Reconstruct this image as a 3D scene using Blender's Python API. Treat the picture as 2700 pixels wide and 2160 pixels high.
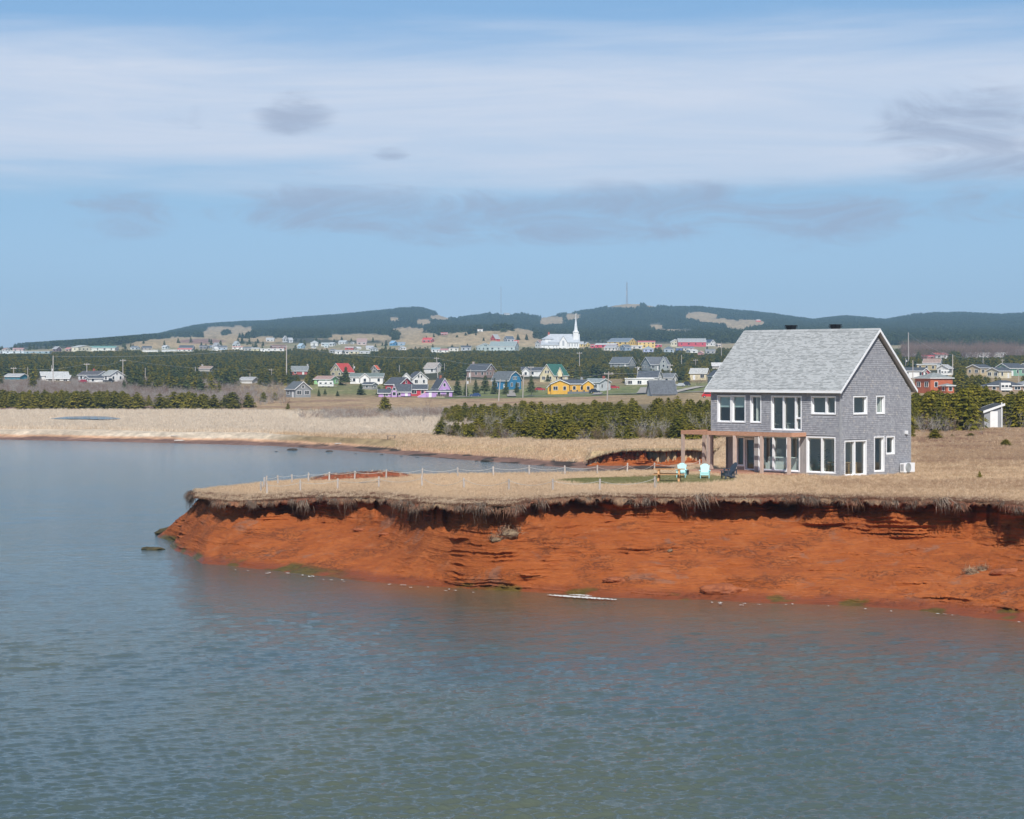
import bpy, bmesh, math, random
import numpy as np
from mathutils import Vector, Matrix

R = math.radians
scene = bpy.context.scene
for o in list(bpy.data.objects):
    bpy.data.objects.remove(o)

# ------------------------------------------------------------------ camera
F_PX, CX, HOR, CAMZ = 5800.0, 1350.0, 980.0, 11.0      # focal length and horizon of a 2700 x 2160 frame
cam_d = bpy.data.cameras.new("camera")
cam = bpy.data.objects.new("camera", cam_d)
scene.collection.objects.link(cam)
cam.location = (0, 0, CAMZ)
cam.rotation_euler = (R(90), 0, 0)
cam_d.sensor_fit = 'HORIZONTAL'
cam_d.sensor_width = 36
cam_d.lens = 36 * F_PX / 2700
cam_d.shift_y = -(1080 - HOR) / 2700
cam_d.clip_start = 0.5
cam_d.clip_end = 60000
scene.camera = cam

# ------------------------------------------------------------------ sun, sky
SUN_EL, SUN_AZ = 45.0, 4.0          # degrees; azimuth measured to the right of straight behind the camera
sun_dir = Vector((math.sin(R(SUN_AZ)) * math.cos(R(SUN_EL)), -math.cos(R(SUN_AZ)) * math.cos(R(SUN_EL)), math.sin(R(SUN_EL))))
sl = bpy.data.lights.new("sun", 'SUN')
sl.energy = 4.6
sl.angle = R(0.53)
sl.color = (1.0, 0.955, 0.89)
so = bpy.data.objects.new("sun", sl)
scene.collection.objects.link(so)
so.rotation_euler = sun_dir.to_track_quat('Z', 'Y').to_euler()
so.location = (0, -30, 60)

world = bpy.data.worlds.new("World")
scene.world = world
world.use_nodes = True
wt = world.node_tree
for n in list(wt.nodes):
    wt.nodes.remove(n)


class G:
    """small helper for building node graphs"""
    def __init__(self, tree):
        self.t = tree

    def n(self, typ, **kw):
        nd = self.t.nodes.new(typ)
        for k, v in kw.items():
            setattr(nd, k, v)
        return nd

    def l(self, a, b):
        self.t.links.new(a, b)

    def put(self, sock, v):
        if isinstance(v, bpy.types.NodeSocket):
            self.l(v, sock)
        else:
            sock.default_value = v

    def m(self, op, a, b=0.0, c=None, clamp=False):
        nd = self.n('ShaderNodeMath', operation=op)
        nd.use_clamp = clamp
        self.put(nd.inputs[0], a)
        self.put(nd.inputs[1], b)
        if c is not None:
            self.put(nd.inputs[2], c)
        return nd.outputs[0]

    def ss(self, v, lo, hi, o0=0.0, o1=1.0):
        nd = self.n('ShaderNodeMapRange', interpolation_type='SMOOTHSTEP')
        self.put(nd.inputs[0], v)
        nd.inputs[1].default_value = lo
        nd.inputs[2].default_value = hi
        nd.inputs[3].default_value = o0
        nd.inputs[4].default_value = o1
        return nd.outputs[0]

    def mix(self, fac, a, b, blend='MIX'):
        nd = self.n('ShaderNodeMix', data_type='RGBA', blend_type=blend)
        self.put(nd.inputs[0], fac)
        self.put(nd.inputs[6], a if isinstance(a, bpy.types.NodeSocket) else (*a, 1) if len(a) == 3 else a)
        self.put(nd.inputs[7], b if isinstance(b, bpy.types.NodeSocket) else (*b, 1) if len(b) == 3 else b)
        return nd.outputs[2]

    def noise(self, vec, scale, detail=4.0, rough=0.55, dist=0.0, out=0):
        nd = self.n('ShaderNodeTexNoise')
        if vec is not None:
            self.l(vec, nd.inputs['Vector'])
        nd.inputs['Scale'].default_value = scale
        nd.inputs['Detail'].default_value = detail
        nd.inputs['Roughness'].default_value = rough
        nd.inputs['Distortion'].default_value = dist
        return nd.outputs[out]

    def mapping(self, vec, scale=(1, 1, 1), loc=(0, 0, 0), rot=(0, 0, 0)):
        nd = self.n('ShaderNodeMapping')
        self.l(vec, nd.inputs[0])
        nd.inputs[1].default_value = loc
        nd.inputs[2].default_value = rot
        nd.inputs[3].default_value = scale
        return nd.outputs[0]


g = G(wt)
SKY_STRENGTH = 0.094
sky = g.n('ShaderNodeTexSky', sky_type='NISHITA')
sky.sun_disc = False
sky.sun_elevation = R(SUN_EL)
sky.sun_rotation = R(180 - SUN_AZ)
sky.altitude = 0
sky.air_density = 1.0
sky.dust_density = 0.25
sky.ozone_density = 2.2
tc = g.n('ShaderNodeTexCoord')
dirv = tc.outputs['Generated']
sep = g.n('ShaderNodeSeparateXYZ')
g.l(dirv, sep.inputs[0])
dz = sep.outputs[2]
# a touch of colour on the lowest air, where the spring sky stays blue down to the horizon
ramp = g.n('ShaderNodeValToRGB')
g.l(dz, ramp.inputs[0])
el = ramp.color_ramp.elements
el[0].position, el[0].color = 0.0, (.56, .73, 1.26, 1)
el[1].position, el[1].color = 0.6, (1, 1, 1, 1)
for pos, c_ in ((.085, (.655, .80, 1.03)), (.165, (.67, .885, 1.08))):
    e_ = el.new(pos)
    e_.color = (*c_, 1)
skyc = g.mix(1.0, sky.outputs[0], ramp.outputs[0], 'MULTIPLY')
# thin high veil: long streaks, thickest between 5 and 8.5 degrees up, broken streaks above
vs = g.mapping(dirv, (3.0, 3.0, 34.0))
n1 = g.noise(vs, 1.6, 6, 0.6, 0.4)
vs2 = g.mapping(dirv, (5.0, 5.0, 60.0), (3.1, 1.7, 0.4), (R(2.0), R(-3.0), 0))
n2 = g.noise(vs2, 1.0, 7, 0.62, 0.8)
edge = g.m('MULTIPLY_ADD', g.m('SUBTRACT', n1, 0.5), 0.035, dz)
band = g.m('MULTIPLY', g.ss(edge, 0.074, 0.102), g.ss(edge, 0.132, 0.162, 1.0, 0.10))
veil = g.m('MULTIPLY', band, g.m('MULTIPLY_ADD', g.ss(n2, 0.3, 0.72), 0.3, 0.72), clamp=True)
veil = g.m('MULTIPLY', veil, g.ss(dz, 0.25, 0.8, 1.0, 0.4))
veil_col = (7.3, 8.0, 9.4)
c1 = g.mix(veil, skyc, veil_col)
# small grey low clouds
az = g.m('DIVIDE', sep.outputs[0], g.m('MAXIMUM', sep.outputs[1], 0.02))
vs3 = g.mapping(dirv, (17.0, 17.0, 62.0), (0, 0, 0), (0, R(9), 0))
n3 = g.noise(vs3, 1.0, 10, 0.64, 1.3)
vs4 = g.mapping(dirv, (12.0, 12.0, 34.0), (1.3, 0.2, 4.0))
n4 = g.noise(vs4, 1.0, 3, 0.5, 0.3)
cl = None
for (px, py, rx, ry, k) in [(880, 555, 380, 80, 1.0), (1330, 585, 420, 90, 1.0), (1750, 555, 380, 100, 1.0), (2130, 575, 330, 105, 1.0),
                            (310, 570, 200, 75, 0.8), (780, 315, 120, 65, 1.0), (1030, 408, 55, 22, 0.9), (480, 310, 80, 50, 0.6),
                            (2560, 370, 270, 160, 1.0), (2640, 550, 200, 60, 0.7), (810, 455, 60, 22, 0.6)]:
    a0, z0 = (px - CX) / F_PX, (HOR - py) / F_PX
    da = g.m('MULTIPLY', g.m('SUBTRACT', az, a0), F_PX / rx)
    de = g.m('MULTIPLY', g.m('SUBTRACT', dz, z0), F_PX / ry)
    d2 = g.m('ADD', g.m('MULTIPLY', da, da), g.m('MULTIPLY', de, de))
    e = g.ss(d2, 0.0, 1.5, k, 0.0)
    cl = e if cl is None else g.m('MAXIMUM', cl, e)
general = g.m('MULTIPLY', g.ss(n4, 0.62, 0.8), g.m('MULTIPLY', g.ss(dz, 0.15, 0.2), g.ss(dz, 0.4, 0.7, 0.5, 0.0)))
cl = g.m('MAXIMUM', cl, general)
cm = g.ss(g.m('ADD', g.m('MULTIPLY', cl, 0.80), g.m('MULTIPLY', g.m('SUBTRACT', n3, 0.5), 2.3)), 0.22, 1.15, 0.0, 0.78)
cm = g.m('MULTIPLY', cm, g.ss(cl, 0.0, 0.2))
c2 = g.mix(cm, c1, (3.9, 4.55, 6.1))
bg = g.n('ShaderNodeBackground')
g.l(c2, bg.inputs[0])
bg.inputs[1].default_value = SKY_STRENGTH
wo = g.n('ShaderNodeOutputWorld')
g.l(bg.outputs[0], wo.inputs[0])

scene.view_settings.view_transform = 'Standard'
scene.view_settings.look = 'None'
scene.view_settings.exposure = 0.0
scene.view_settings.gamma = 1.0
scene.view_settings.use_curve_mapping = False
scene.render.engine = 'CYCLES'
scene.cycles.max_bounces = 8
scene.cycles.diffuse_bounces = 3
scene.cycles.glossy_bounces = 4
scene.cycles.transmission_bounces = 6
scene.cycles.transparent_max_bounces = 12
scene.cycles.volume_bounces = 0
scene.cycles.caustics_reflective = False
scene.cycles.caustics_refractive = False
scene.cycles.use_denoising = True

# ------------------------------------------------------------------ helpers
random.seed(7)
rng = np.random.default_rng(7)
COL = scene.collection
HAZE_TOP = 245.0


def P(x, y, D):
    """point of the place seen at photo position x, y and D metres ahead"""
    return Vector(((x - CX) * D / F_PX, D, CAMZ - (y - HOR) * D / F_PX))


def XofD(x, D):
    return (x - CX) * D / F_PX


def tag(o, label=None, cat=None, group=None, kind=None):
    if label: o['label'] = label
    if cat: o['category'] = cat
    if group: o['group'] = group
    if kind: o['kind'] = kind
    elif cat: o['kind'] = 'thing'
    return o


def empty(name, loc=(0, 0, 0), rz=0.0, label=None, cat=None, group=None):
    o = bpy.data.objects.new(name, None)
    o.empty_display_size = 0.2
    COL.objects.link(o)
    o.location = loc
    o.rotation_euler = (0, 0, rz)
    return tag(o, label, cat, group)


def link_mesh(name, me, mat=None, parent=None, loc=None):
    o = bpy.data.objects.new(name, me)
    COL.objects.link(o)
    if mat is not None and len(me.materials) == 0:
        me.materials.append(mat)
    if parent is not None:
        o.parent = parent
    if loc is not None:
        o.location = loc
    return o


class MB:
    def __init__(self):
        self.v, self.f = [], []

    def add(self, vs, fs):
        b = len(self.v)
        self.v.extend([tuple(p) for p in vs])
        self.f.extend([tuple(i + b for i in q) for q in fs])
        return self

    def box(self, x0, x1, y0, y1, z0, z1):
        vs = [(x0, y0, z0), (x1, y0, z0), (x1, y1, z0), (x0, y1, z0), (x0, y0, z1), (x1, y0, z1), (x1, y1, z1), (x0, y1, z1)]
        return self.add(vs, [(0, 3, 2, 1), (4, 5, 6, 7), (0, 1, 5, 4), (1, 2, 6, 5), (2, 3, 7, 6), (3, 0, 4, 7)])

    def bar(self, a, b, w, h=None, up=(0, 0, 1)):
        """rectangular bar from a to b"""
        h = w if h is None else h
        a, b = Vector(a), Vector(b)
        d = (b - a).normalized()
        u = Vector(up)
        if abs(d.dot(u)) > 0.98:
            u = Vector((1, 0, 0))
        s = d.cross(u).normalized() * (w / 2)
        t = s.cross(d).normalized() * (h / 2)
        vs = [a - s - t, a + s - t, a + s + t, a - s + t, b - s - t, b + s - t, b + s + t, b - s + t]
        return self.add(vs, [(0, 1, 2, 3), (7, 6, 5, 4), (0, 4, 5, 1), (1, 5, 6, 2), (2, 6, 7, 3), (3, 7, 4, 0)])

    def tube(self, pts, rad, n=6, cap=True):
        pts = [Vector(p) for p in pts]
        rads = rad if isinstance(rad, (list, tuple)) else [rad] * len(pts)
        vs, fs = [], []
        for i, p in enumerate(pts):
            d = (pts[min(i + 1, len(pts) - 1)] - pts[max(i - 1, 0)]).normalized()
            u = Vector((0, 0, 1)) if abs(d.z) < 0.9 else Vector((1, 0, 0))
            s = d.cross(u).normalized()
            t = s.cross(d)
            for k in range(n):
                a = 2 * math.pi * k / n
                vs.append(p + (s * math.cos(a) + t * math.sin(a)) * rads[i])
        for i in range(len(pts) - 1):
            for k in range(n):
                fs.append((i * n + k, i * n + (k + 1) % n, (i + 1) * n + (k + 1) % n, (i + 1) * n + k))
        if cap:
            fs.append(tuple(range(n - 1, -1, -1)))
            fs.append(tuple((len(pts) - 1) * n + k for k in range(n)))
        return self.add(vs, fs)

    def prism(self, poly, y0, y1, axis='y'):
        """polygon in the (x, z) plane pushed along y (or in (y, z) along x)"""
        n = len(poly)
        if axis == 'y':
            vs = [(p[0], y0, p[1]) for p in poly] + [(p[0], y1, p[1]) for p in poly]
        elif axis == 'x':
            vs = [(y0, p[0], p[1]) for p in poly] + [(y1, p[0], p[1]) for p in poly]
        else:
            vs = [(p[0], p[1], y0) for p in poly] + [(p[0], p[1], y1) for p in poly]
        fs = [tuple(range(n)), tuple(range(2 * n - 1, n - 1, -1))]
        for i in range(n):
            j = (i + 1) % n
            fs.append((i, i + n, j + n, j))
        return self.add(vs, fs)

    def mesh(self, name, smooth=False):
        me = bpy.data.meshes.new(name)
        me.from_pydata(self.v, [], self.f)
        bm = bmesh.new()
        bm.from_mesh(me)
        bmesh.ops.recalc_face_normals(bm, faces=bm.faces)
        bm.to_mesh(me)
        bm.free()
        if smooth:
            me.polygons.foreach_set('use_smooth', [True] * len(me.polygons))
        return me

    def build(self, name, mat=None, parent=None, loc=None, smooth=False):
        return link_mesh(name, self.mesh(name, smooth), mat, parent, loc)


def np_mesh(name, verts, tris=None, quads=None, smooth=False):
    me = bpy.data.meshes.new(name)
    verts = np.asarray(verts, dtype=np.float32)
    loops, starts, tot = [], [], 0
    if quads is not None and len(quads):
        quads = np.asarray(quads, dtype=np.int32)
        loops.append(quads.ravel())
        starts.append(np.arange(len(quads)) * 4)
        tot = len(quads) * 4
    if tris is not None and len(tris):
        tris = np.asarray(tris, dtype=np.int32)
        loops.append(tris.ravel())
        starts.append(tot + np.arange(len(tris)) * 3)
    loops = np.concatenate(loops)
    starts = np.concatenate(starts).astype(np.int32)
    me.vertices.add(len(verts))
    me.vertices.foreach_set('co', verts.ravel())
    me.loops.add(len(loops))
    me.loops.foreach_set('vertex_index', loops)
    me.polygons.add(len(starts))
    me.polygons.foreach_set('loop_start', starts)
    if smooth:
        me.polygons.foreach_set('use_smooth', np.ones(len(starts), dtype=bool))
    me.update(calc_edges=True)
    return me


def grid_quads(nr, nc):
    i = np.arange(nr - 1)[:, None] * nc + np.arange(nc - 1)[None, :]
    i = i.ravel()
    return np.stack([i, i + 1, i + nc + 1, i + nc], axis=1)


def set_attr(me, name, arr, typ='FLOAT'):
    a = me.attributes.new(name, typ, 'POINT')
    arr = np.asarray(arr, dtype=np.float32)
    if typ == 'FLOAT':
        a.data.foreach_set('value', arr.ravel())
    elif typ == 'FLOAT_COLOR':
        if arr.shape[1] == 3:
            arr = np.concatenate([arr, np.ones((len(arr), 1), np.float32)], axis=1)
        a.data.foreach_set('color', arr.ravel())
    elif typ == 'FLOAT_VECTOR':
        a.data.foreach_set('vector', arr.ravel())
    elif typ == 'INT':
        a.data.foreach_set('value', arr.astype(np.int32).ravel())


def _hash(xi, yi, zi, seed):
    h = (xi.astype(np.int64) * 374761393 + yi.astype(np.int64) * 668265263 + zi.astype(np.int64) * 1274126177 + seed * 974711) & 0xFFFFFFFF
    h = ((h ^ (h >> 13)) * 1274126177) & 0xFFFFFFFF
    h = ((h ^ (h >> 16)) * 2246822519) & 0xFFFFFFFF
    return ((h ^ (h >> 15)) & 0xFFFFFF) / float(0xFFFFFF)


def vnoise(x, y, z=0.0, seed=0):
    x, y = np.asarray(x, float), np.asarray(y, float)
    z = np.zeros_like(x) + z
    xi, yi, zi = np.floor(x), np.floor(y), np.floor(z)
    fx, fy, fz = x - xi, y - yi, z - zi
    fx, fy, fz = [t * t * t * (t * (t * 6 - 15) + 10) for t in (fx, fy, fz)]
    r = 0
    for dx in (0, 1):
        for dy in (0, 1):
            for dzz in (0, 1):
                w = (fx if dx else 1 - fx) * (fy if dy else 1 - fy) * (fz if dzz else 1 - fz)
                r = r + w * _hash(xi + dx, yi + dy, zi + dzz, seed)
    return r * 2 - 1


def fbm(x, y, z=0.0, oct=4, seed=0, gain=0.5):
    a, s, t = 1.0, 0.0, 0.0
    k = 1.0
    for i in range(oct):
        s = s + a * vnoise(np.asarray(x) * k, np.asarray(y) * k, np.asarray(z) * k, seed + i * 17)
        t += a
        a *= gain
        k *= 2.03
    return s / t


def sstep(x, a, b):
    t = np.clip((np.asarray(x, float) - a) / (b - a), 0, 1)
    return t * t * (3 - 2 * t)


# ------------------------------------------------------------------ materials
MATS = {}


def new_mat(name):
    m = bpy.data.materials.new(name)
    m.use_nodes = True
    gg = G(m.node_tree)
    bs = m.node_tree.nodes['Principled BSDF']
    return m, gg, bs


def paint(name, col, rough=0.6, var=0.12, scale=3.0, bump=0.0, metal=0.0, island=0.0):
    """painted or plain surface with slight uneven wear"""
    if name in MATS:
        return MATS[name]
    m, gg, bs = new_mat(name)
    tcn = gg.n('ShaderNodeTexCoord')
    nz = gg.noise(tcn.outputs['Object'], scale, 5, 0.6)
    lo = tuple(c * (1 - var) for c in col)
    hi = tuple(min(1, c * (1 + var)) for c in col)
    c = gg.mix(gg.ss(nz, 0.3, 0.7), lo, hi)
    if island:
        geo = gg.n('ShaderNodeNewGeometry')
        f = gg.m('MULTIPLY_ADD', geo.outputs['Random Per Island'], 2 * island, 1 - island)
        cmb = gg.n('ShaderNodeCombineXYZ')
        for i in range(3):
            gg.l(f, cmb.inputs[i])
        c = gg.mix(1.0, c, cmb.outputs[0], 'MULTIPLY')
    gg.l(c, bs.inputs['Base Color'])
    bs.inputs['Roughness'].default_value = rough
    bs.inputs['Metallic'].default_value = metal
    if bump:
        b = gg.n('ShaderNodeBump')
        b.inputs['Strength'].default_value = bump
        b.inputs['Distance'].default_value = 0.02
        gg.l(gg.noise(tcn.outputs['Object'], scale * 6, 4, 0.6), b.inputs['Height'])
        gg.l(b.outputs[0], bs.inputs['Normal'])
    MATS[name] = m
    return m


def wood(name, c1, c2, scale=(1.5, 14, 14), rough=0.7):
    if name in MATS:
        return MATS[name]
    m, gg, bs = new_mat(name)
    tcn = gg.n('ShaderNodeTexCoord')
    oi = gg.n('ShaderNodeObjectInfo')
    mp = gg.n('ShaderNodeMapping')
    gg.l(tcn.outputs['Object'], mp.inputs[0])
    mp.inputs[3].default_value = scale
    cmb = gg.n('ShaderNodeCombineXYZ')
    gg.l(gg.m('MULTIPLY', oi.outputs['Random'], 37.0), cmb.inputs[0])
    gg.l(cmb.outputs[0], mp.inputs[1])
    nz = gg.noise(mp.outputs[0], 2.0, 6, 0.65, 0.5)
    c = gg.mix(gg.ss(nz, 0.25, 0.75), c1, c2)
    f = gg.m('MULTIPLY_ADD', oi.outputs['Random'], 0.35, 0.82)
    cm3 = gg.n('ShaderNodeCombineXYZ')
    for i in range(3):
        gg.l(f, cm3.inputs[i])
    c = gg.mix(1.0, c, cm3.outputs[0], 'MULTIPLY')
    gg.l(c, bs.inputs['Base Color'])
    bs.inputs['Roughness'].default_value = rough
    b = gg.n('ShaderNodeBump')
    b.inputs['Strength'].default_value = 0.3
    b.inputs['Distance'].default_value = 0.01
    gg.l(nz, b.inputs['Height'])
    gg.l(b.outputs[0], bs.inputs['Normal'])
    MATS[name] = m
    return m


def foliage(name, c1, c2, var=0.5, rough=0.75, trans=0.25):
    """leaf, needle or grass: colour differs from plant to plant and leaf to leaf"""
    if name in MATS:
        return MATS[name]
    m, gg, bs = new_mat(name)
    oi = gg.n('ShaderNodeObjectInfo')
    geo = gg.n('ShaderNodeNewGeometry')
    f = gg.m('ADD', gg.m('MULTIPLY', oi.outputs['Random'], 0.6), gg.m('MULTIPLY', geo.outputs['Random Per Island'], 0.4))
    c = gg.mix(f, c1, c2)
    k = gg.m('MULTIPLY_ADD', geo.outputs['Random Per Island'], var, 1 - var / 2)
    cm3 = gg.n('ShaderNodeCombineXYZ')
    for i in range(3):
        gg.l(k, cm3.inputs[i])
    c = gg.mix(1.0, c, cm3.outputs[0], 'MULTIPLY')
    gg.l(c, bs.inputs['Base Color'])
    bs.inputs['Roughness'].default_value = rough
    bs.inputs['Specular IOR Level'].default_value = 0.25
    tr = gg.n('ShaderNodeBsdfTranslucent')
    gg.l(c, tr.inputs[0])
    mx = gg.n('ShaderNodeMixShader')
    mx.inputs[0].default_value = trans
    out = m.node_tree.nodes['Material Output']
    gg.l(bs.outputs[0], mx.inputs[1])
    gg.l(tr.outputs[0], mx.inputs[2])
    gg.l(mx.outputs[0], out.inputs[0])
    MATS[name] = m
    return m


def glass_mat(name='window_glass', tint=(0.94, 0.98, 0.97)):
    if name in MATS:
        return MATS[name]
    m, gg, bs = new_mat(name)
    tr = gg.n('ShaderNodeBsdfTransparent')
    tr.inputs[0].default_value = (*tint, 1)
    gl = gg.n('ShaderNodeBsdfGlossy')
    gl.inputs['Roughness'].default_value = 0.02
    geo = gg.n('ShaderNodeNewGeometry')
    vm = gg.n('ShaderNodeVectorMath', operation='DOT_PRODUCT')
    gg.l(geo.outputs['Normal'], vm.inputs[0])
    gg.l(geo.outputs['Incoming'], vm.inputs[1])
    schl = gg.m('POWER', gg.m('SUBTRACT', 1.0, gg.m('ABSOLUTE', vm.outputs['Value']), clamp=True), 5.0)
    mx = gg.n('ShaderNodeMixShader')
    gg.l(gg.m('MULTIPLY_ADD', schl, 0.9, 0.085, clamp=True), mx.inputs[0])
    gg.l(tr.outputs[0], mx.inputs[1])
    gg.l(gl.outputs[0], mx.inputs[2])
    gg.l(mx.outputs[0], m.node_tree.nodes['Material Output'].inputs[0])
    MATS[name] = m
    return m


def dark_pane():
    """glass of far windows with an unlit room behind"""
    if 'dark_pane' in MATS:
        return MATS['dark_pane']
    m, gg, bs = new_mat('dark_pane')
    bs.inputs['Base Color'].default_value = (0.025, 0.032, 0.04, 1)
    bs.inputs['Roughness'].default_value = 0.08
    MATS['dark_pane'] = m
    return m


def gn_scatter(name, pts, rot, scl, idx, coll, label, cat, kind='stuff', parent=None):
    """one object that spreads copies of the plants of a collection over points"""
    me = bpy.data.meshes.new(name)
    pts = np.asarray(pts, dtype=np.float32)
    me.vertices.add(len(pts))
    me.vertices.foreach_set('co', pts.ravel())
    set_attr(me, 'rot', rot, 'FLOAT_VECTOR')
    set_attr(me, 'scl', scl, 'FLOAT_VECTOR')
    set_attr(me, 'pick', idx, 'INT')
    o = bpy.data.objects.new(name, me)
    COL.objects.link(o)
    if parent is None:
        tag(o, label, cat, None, kind)
    else:
        o.parent = parent
        o['kind'] = kind
    ng = bpy.data.node_groups.new(name + '_spread', 'GeometryNodeTree')
    ng.interface.new_socket('Geometry', in_out='INPUT', socket_type='NodeSocketGeometry')
    ng.interface.new_socket('Geometry', in_out='OUTPUT', socket_type='NodeSocketGeometry')
    N = ng.nodes
    gi, go = N.new('NodeGroupInput'), N.new('NodeGroupOutput')
    ci = N.new('GeometryNodeCollectionInfo')
    ci.inputs['Collection'].default_value = coll
    ci.inputs['Separate Children'].default_value = True
    ci.inputs['Reset Children'].default_value = True
    ip = N.new('GeometryNodeInstanceOnPoints')
    def na(nm, typ):
        nd = N.new('GeometryNodeInputNamedAttribute')
        nd.data_type = typ
        nd.inputs[0].default_value = nm
        return nd.outputs[0]
    L = ng.links.new
    L(gi.outputs[0], ip.inputs['Points'])
    L(ci.outputs[0], ip.inputs['Instance'])
    ip.inputs['Pick Instance'].default_value = True
    L(na('pick', 'INT'), ip.inputs['Instance Index'])
    e2r = N.new('FunctionNodeEulerToRotation')
    L(na('rot', 'FLOAT_VECTOR'), e2r.inputs[0])
    L(e2r.outputs[0], ip.inputs['Rotation'])
    L(na('scl', 'FLOAT_VECTOR'), ip.inputs['Scale'])
    L(ip.outputs[0], go.inputs[0])
    md = o.modifiers.new('spread', 'NODES')
    md.node_group = ng
    return o


def proto_coll(name, meshes):
    c = bpy.data.collections.new(name)
    for i, me in enumerate(meshes):
        ob = bpy.data.objects.new('%s_%02d' % (name, i), me)
        c.objects.link(ob)
    return c
# ================================================================== THE LAND
SKYLINE = np.array([(-500, 925), (-200, 925), (0, 921), (60, 919), (150, 913), (250, 908), (330, 902), (380, 891), (450, 873), (520, 857), (560, 853), (640, 848), (700, 846),
                    (800, 836), (900, 829), (1000, 819), (1050, 813), (1090, 810), (1115, 812), (1150, 823), (1175, 830), (1205, 837), (1270, 829), (1310, 821),
                    (1360, 821), (1400, 830), (1430, 834), (1500, 823), (1560, 816), (1600, 808), (1625, 802), (1655, 797), (1690, 799), (1720, 804), (1780, 808), (1850, 809),
                    (1920, 816), (1980, 821), (2050, 829), (2120, 839), (2145, 843), (2180, 838), (2230, 833), (2300, 839), (2335, 843), (2400, 829), (2460, 824),
                    (2540, 824), (2640, 829), (2700, 825), (2900, 832), (3300, 850)], float)
_xc = [-500, 0, 300, 600, 900, 1200, 1500, 1800, 2100, 2400, 2700, 3200]
ROWS = [
    (450, _xc, [1108, 1108, 1108, 1108, 1108, 1103, 1086, 1082, 1070, 1065, 1065, 1065]),
    (560, _xc, [1084, 1084, 1084, 1084, 1085, 1080, 1064, 1061, 1050, 1044, 1044, 1044]),
    (650, _xc, [1068, 1068, 1068, 1068, 1067, 1064, 1056, 1048, 1040, 1032, 1032, 1032]),
    (740, _xc, [1048, 1046, 1047, 1051, 1052, 1054, 1050, 1040, 1030, 1020, 1019, 1019]),
    (800, _xc, [1030, 1026, 1028, 1039, 1047, 1047, 1042, 1030, 1018, 1008, 1008, 1008]),
    (880, _xc, [1014, 1012, 1013, 1016, 1019, 1025, 1024, 1014, 1006, 998, 997, 997]),
    (960, _xc, [1005, 1003, 1003, 1006, 1008, 1010, 1008, 1003, 996, 988, 988, 988]),
    (1050, _xc, [992, 991, 991, 992, 993, 993, 991, 988, 982, 978, 978, 978]),
    (1200, _xc, [978, 978, 977, 976, 976, 974, 971, 967, 966, 966, 967, 967]),
    (1400, _xc, [962, 961, 960, 960, 959, 958, 955, 953, 953, 954, 955, 955]),
    (1600, _xc, [950, 949, 947, 946, 945, 944, 941, 941, 942, 944, 946, 946]),
    (1800, _xc, [939, 937, 934, 932, 931, 930, 929, 930, 932, 935, 936, 936]),
    (1950, _xc, [934, 931, 925, 922, 922, 922, 919, 921, 922, 926, 928, 928]),
    (2100, _xc, [930, 927, 917, 911, 910, 909, 912, 911, 912, 917, 919, 919]),
    (2300, [-500, 0, 250, 400, 600, 900, 1050, 1150, 1250, 1330, 1385, 1420, 1500, 1800, 2100, 2400, 2700, 3200],
     [928, 924, 912, 900, 901, 899, 899, 888, 878, 871, 880, 900, 903, 900, 901, 903, 905, 905]),
    (3500, [-500, 0, 250, 400, 600, 900, 1050, 1200, 1400, 1500, 1800, 2100, 2400, 2700, 3200],
     [926, 921, 905, 892, 880, 873, 868, 866, 872, 874, 868, 868, 872, 872, 880]),
    (5000, list(SKYLINE[:, 0]), list(SKYLINE[:, 1] + 6)),
    (5400, list(SKYLINE[:, 0]), list(SKYLINE[:, 1] + 14 + 0.25 * (920 - SKYLINE[:, 1]))),
    (6500, _xc, [950] * 12),
]
ROW_D = np.array([r[0] for r in ROWS], float)


def far_z(x, D):
    """height of the far ground (450 m and beyond)"""
    x, D = np.asarray(x, float), np.asarray(D, float)
    ys = np.stack([np.interp(x, r[1], r[2]) for r in ROWS])          # rows x points
    zs = CAMZ - (ys - HOR) * ROW_D.reshape((-1,) + (1,) * x.ndim) / F_PX
    Dc = np.clip(D, ROW_D[0], ROW_D[-1])
    k = np.clip(np.searchsorted(ROW_D, Dc, side='right') - 1, 0, len(ROW_D) - 2)
    t = (Dc - ROW_D[k]) / (ROW_D[k + 1] - ROW_D[k])
    idx = np.indices(x.shape) if x.ndim else ()
    z0 = np.take_along_axis(zs, k[None], 0)[0]
    z1 = np.take_along_axis(zs, (k + 1)[None], 0)[0]
    return z0 + (z1 - z0) * t


NEAR_X = [-500, 1200, 1500, 1700, 1880, 1990, 2100, 2300, 3200]
NEAR = [(140, [1.0, 1.0, 1.3, 2.5, 4.28, 4.3, 4.3, 4.3, 4.4]),
        (200, [1.0, 1.0, 1.3, 1.9, 3.0, 3.9, 4.2, 4.35, 4.4]),
        (256, [1.0, 1.0, 1.5, 2.08, 2.1, 3.1, 4.0, 4.4, 4.4]),
        (300, [0.95, 1.3, 1.7, 2.0, 2.1, 3.0, 4.0, 4.4, 4.4]),
        (380, [1.0, 1.4, 2.4, 2.5, 2.6, 3.3, 4.0, 4.4, 4.4])]
SHORE = np.array([(-500, 385), (0, 356), (300, 344), (700, 327), (850, 312), (1000, 297), (1150, 281), (1250, 272), (1400, 259), (1500, 252), (1620, 247), (1700, 243), (1780, 240), (1860, 236), (1890, 228), (1910, 150)], float)


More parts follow.
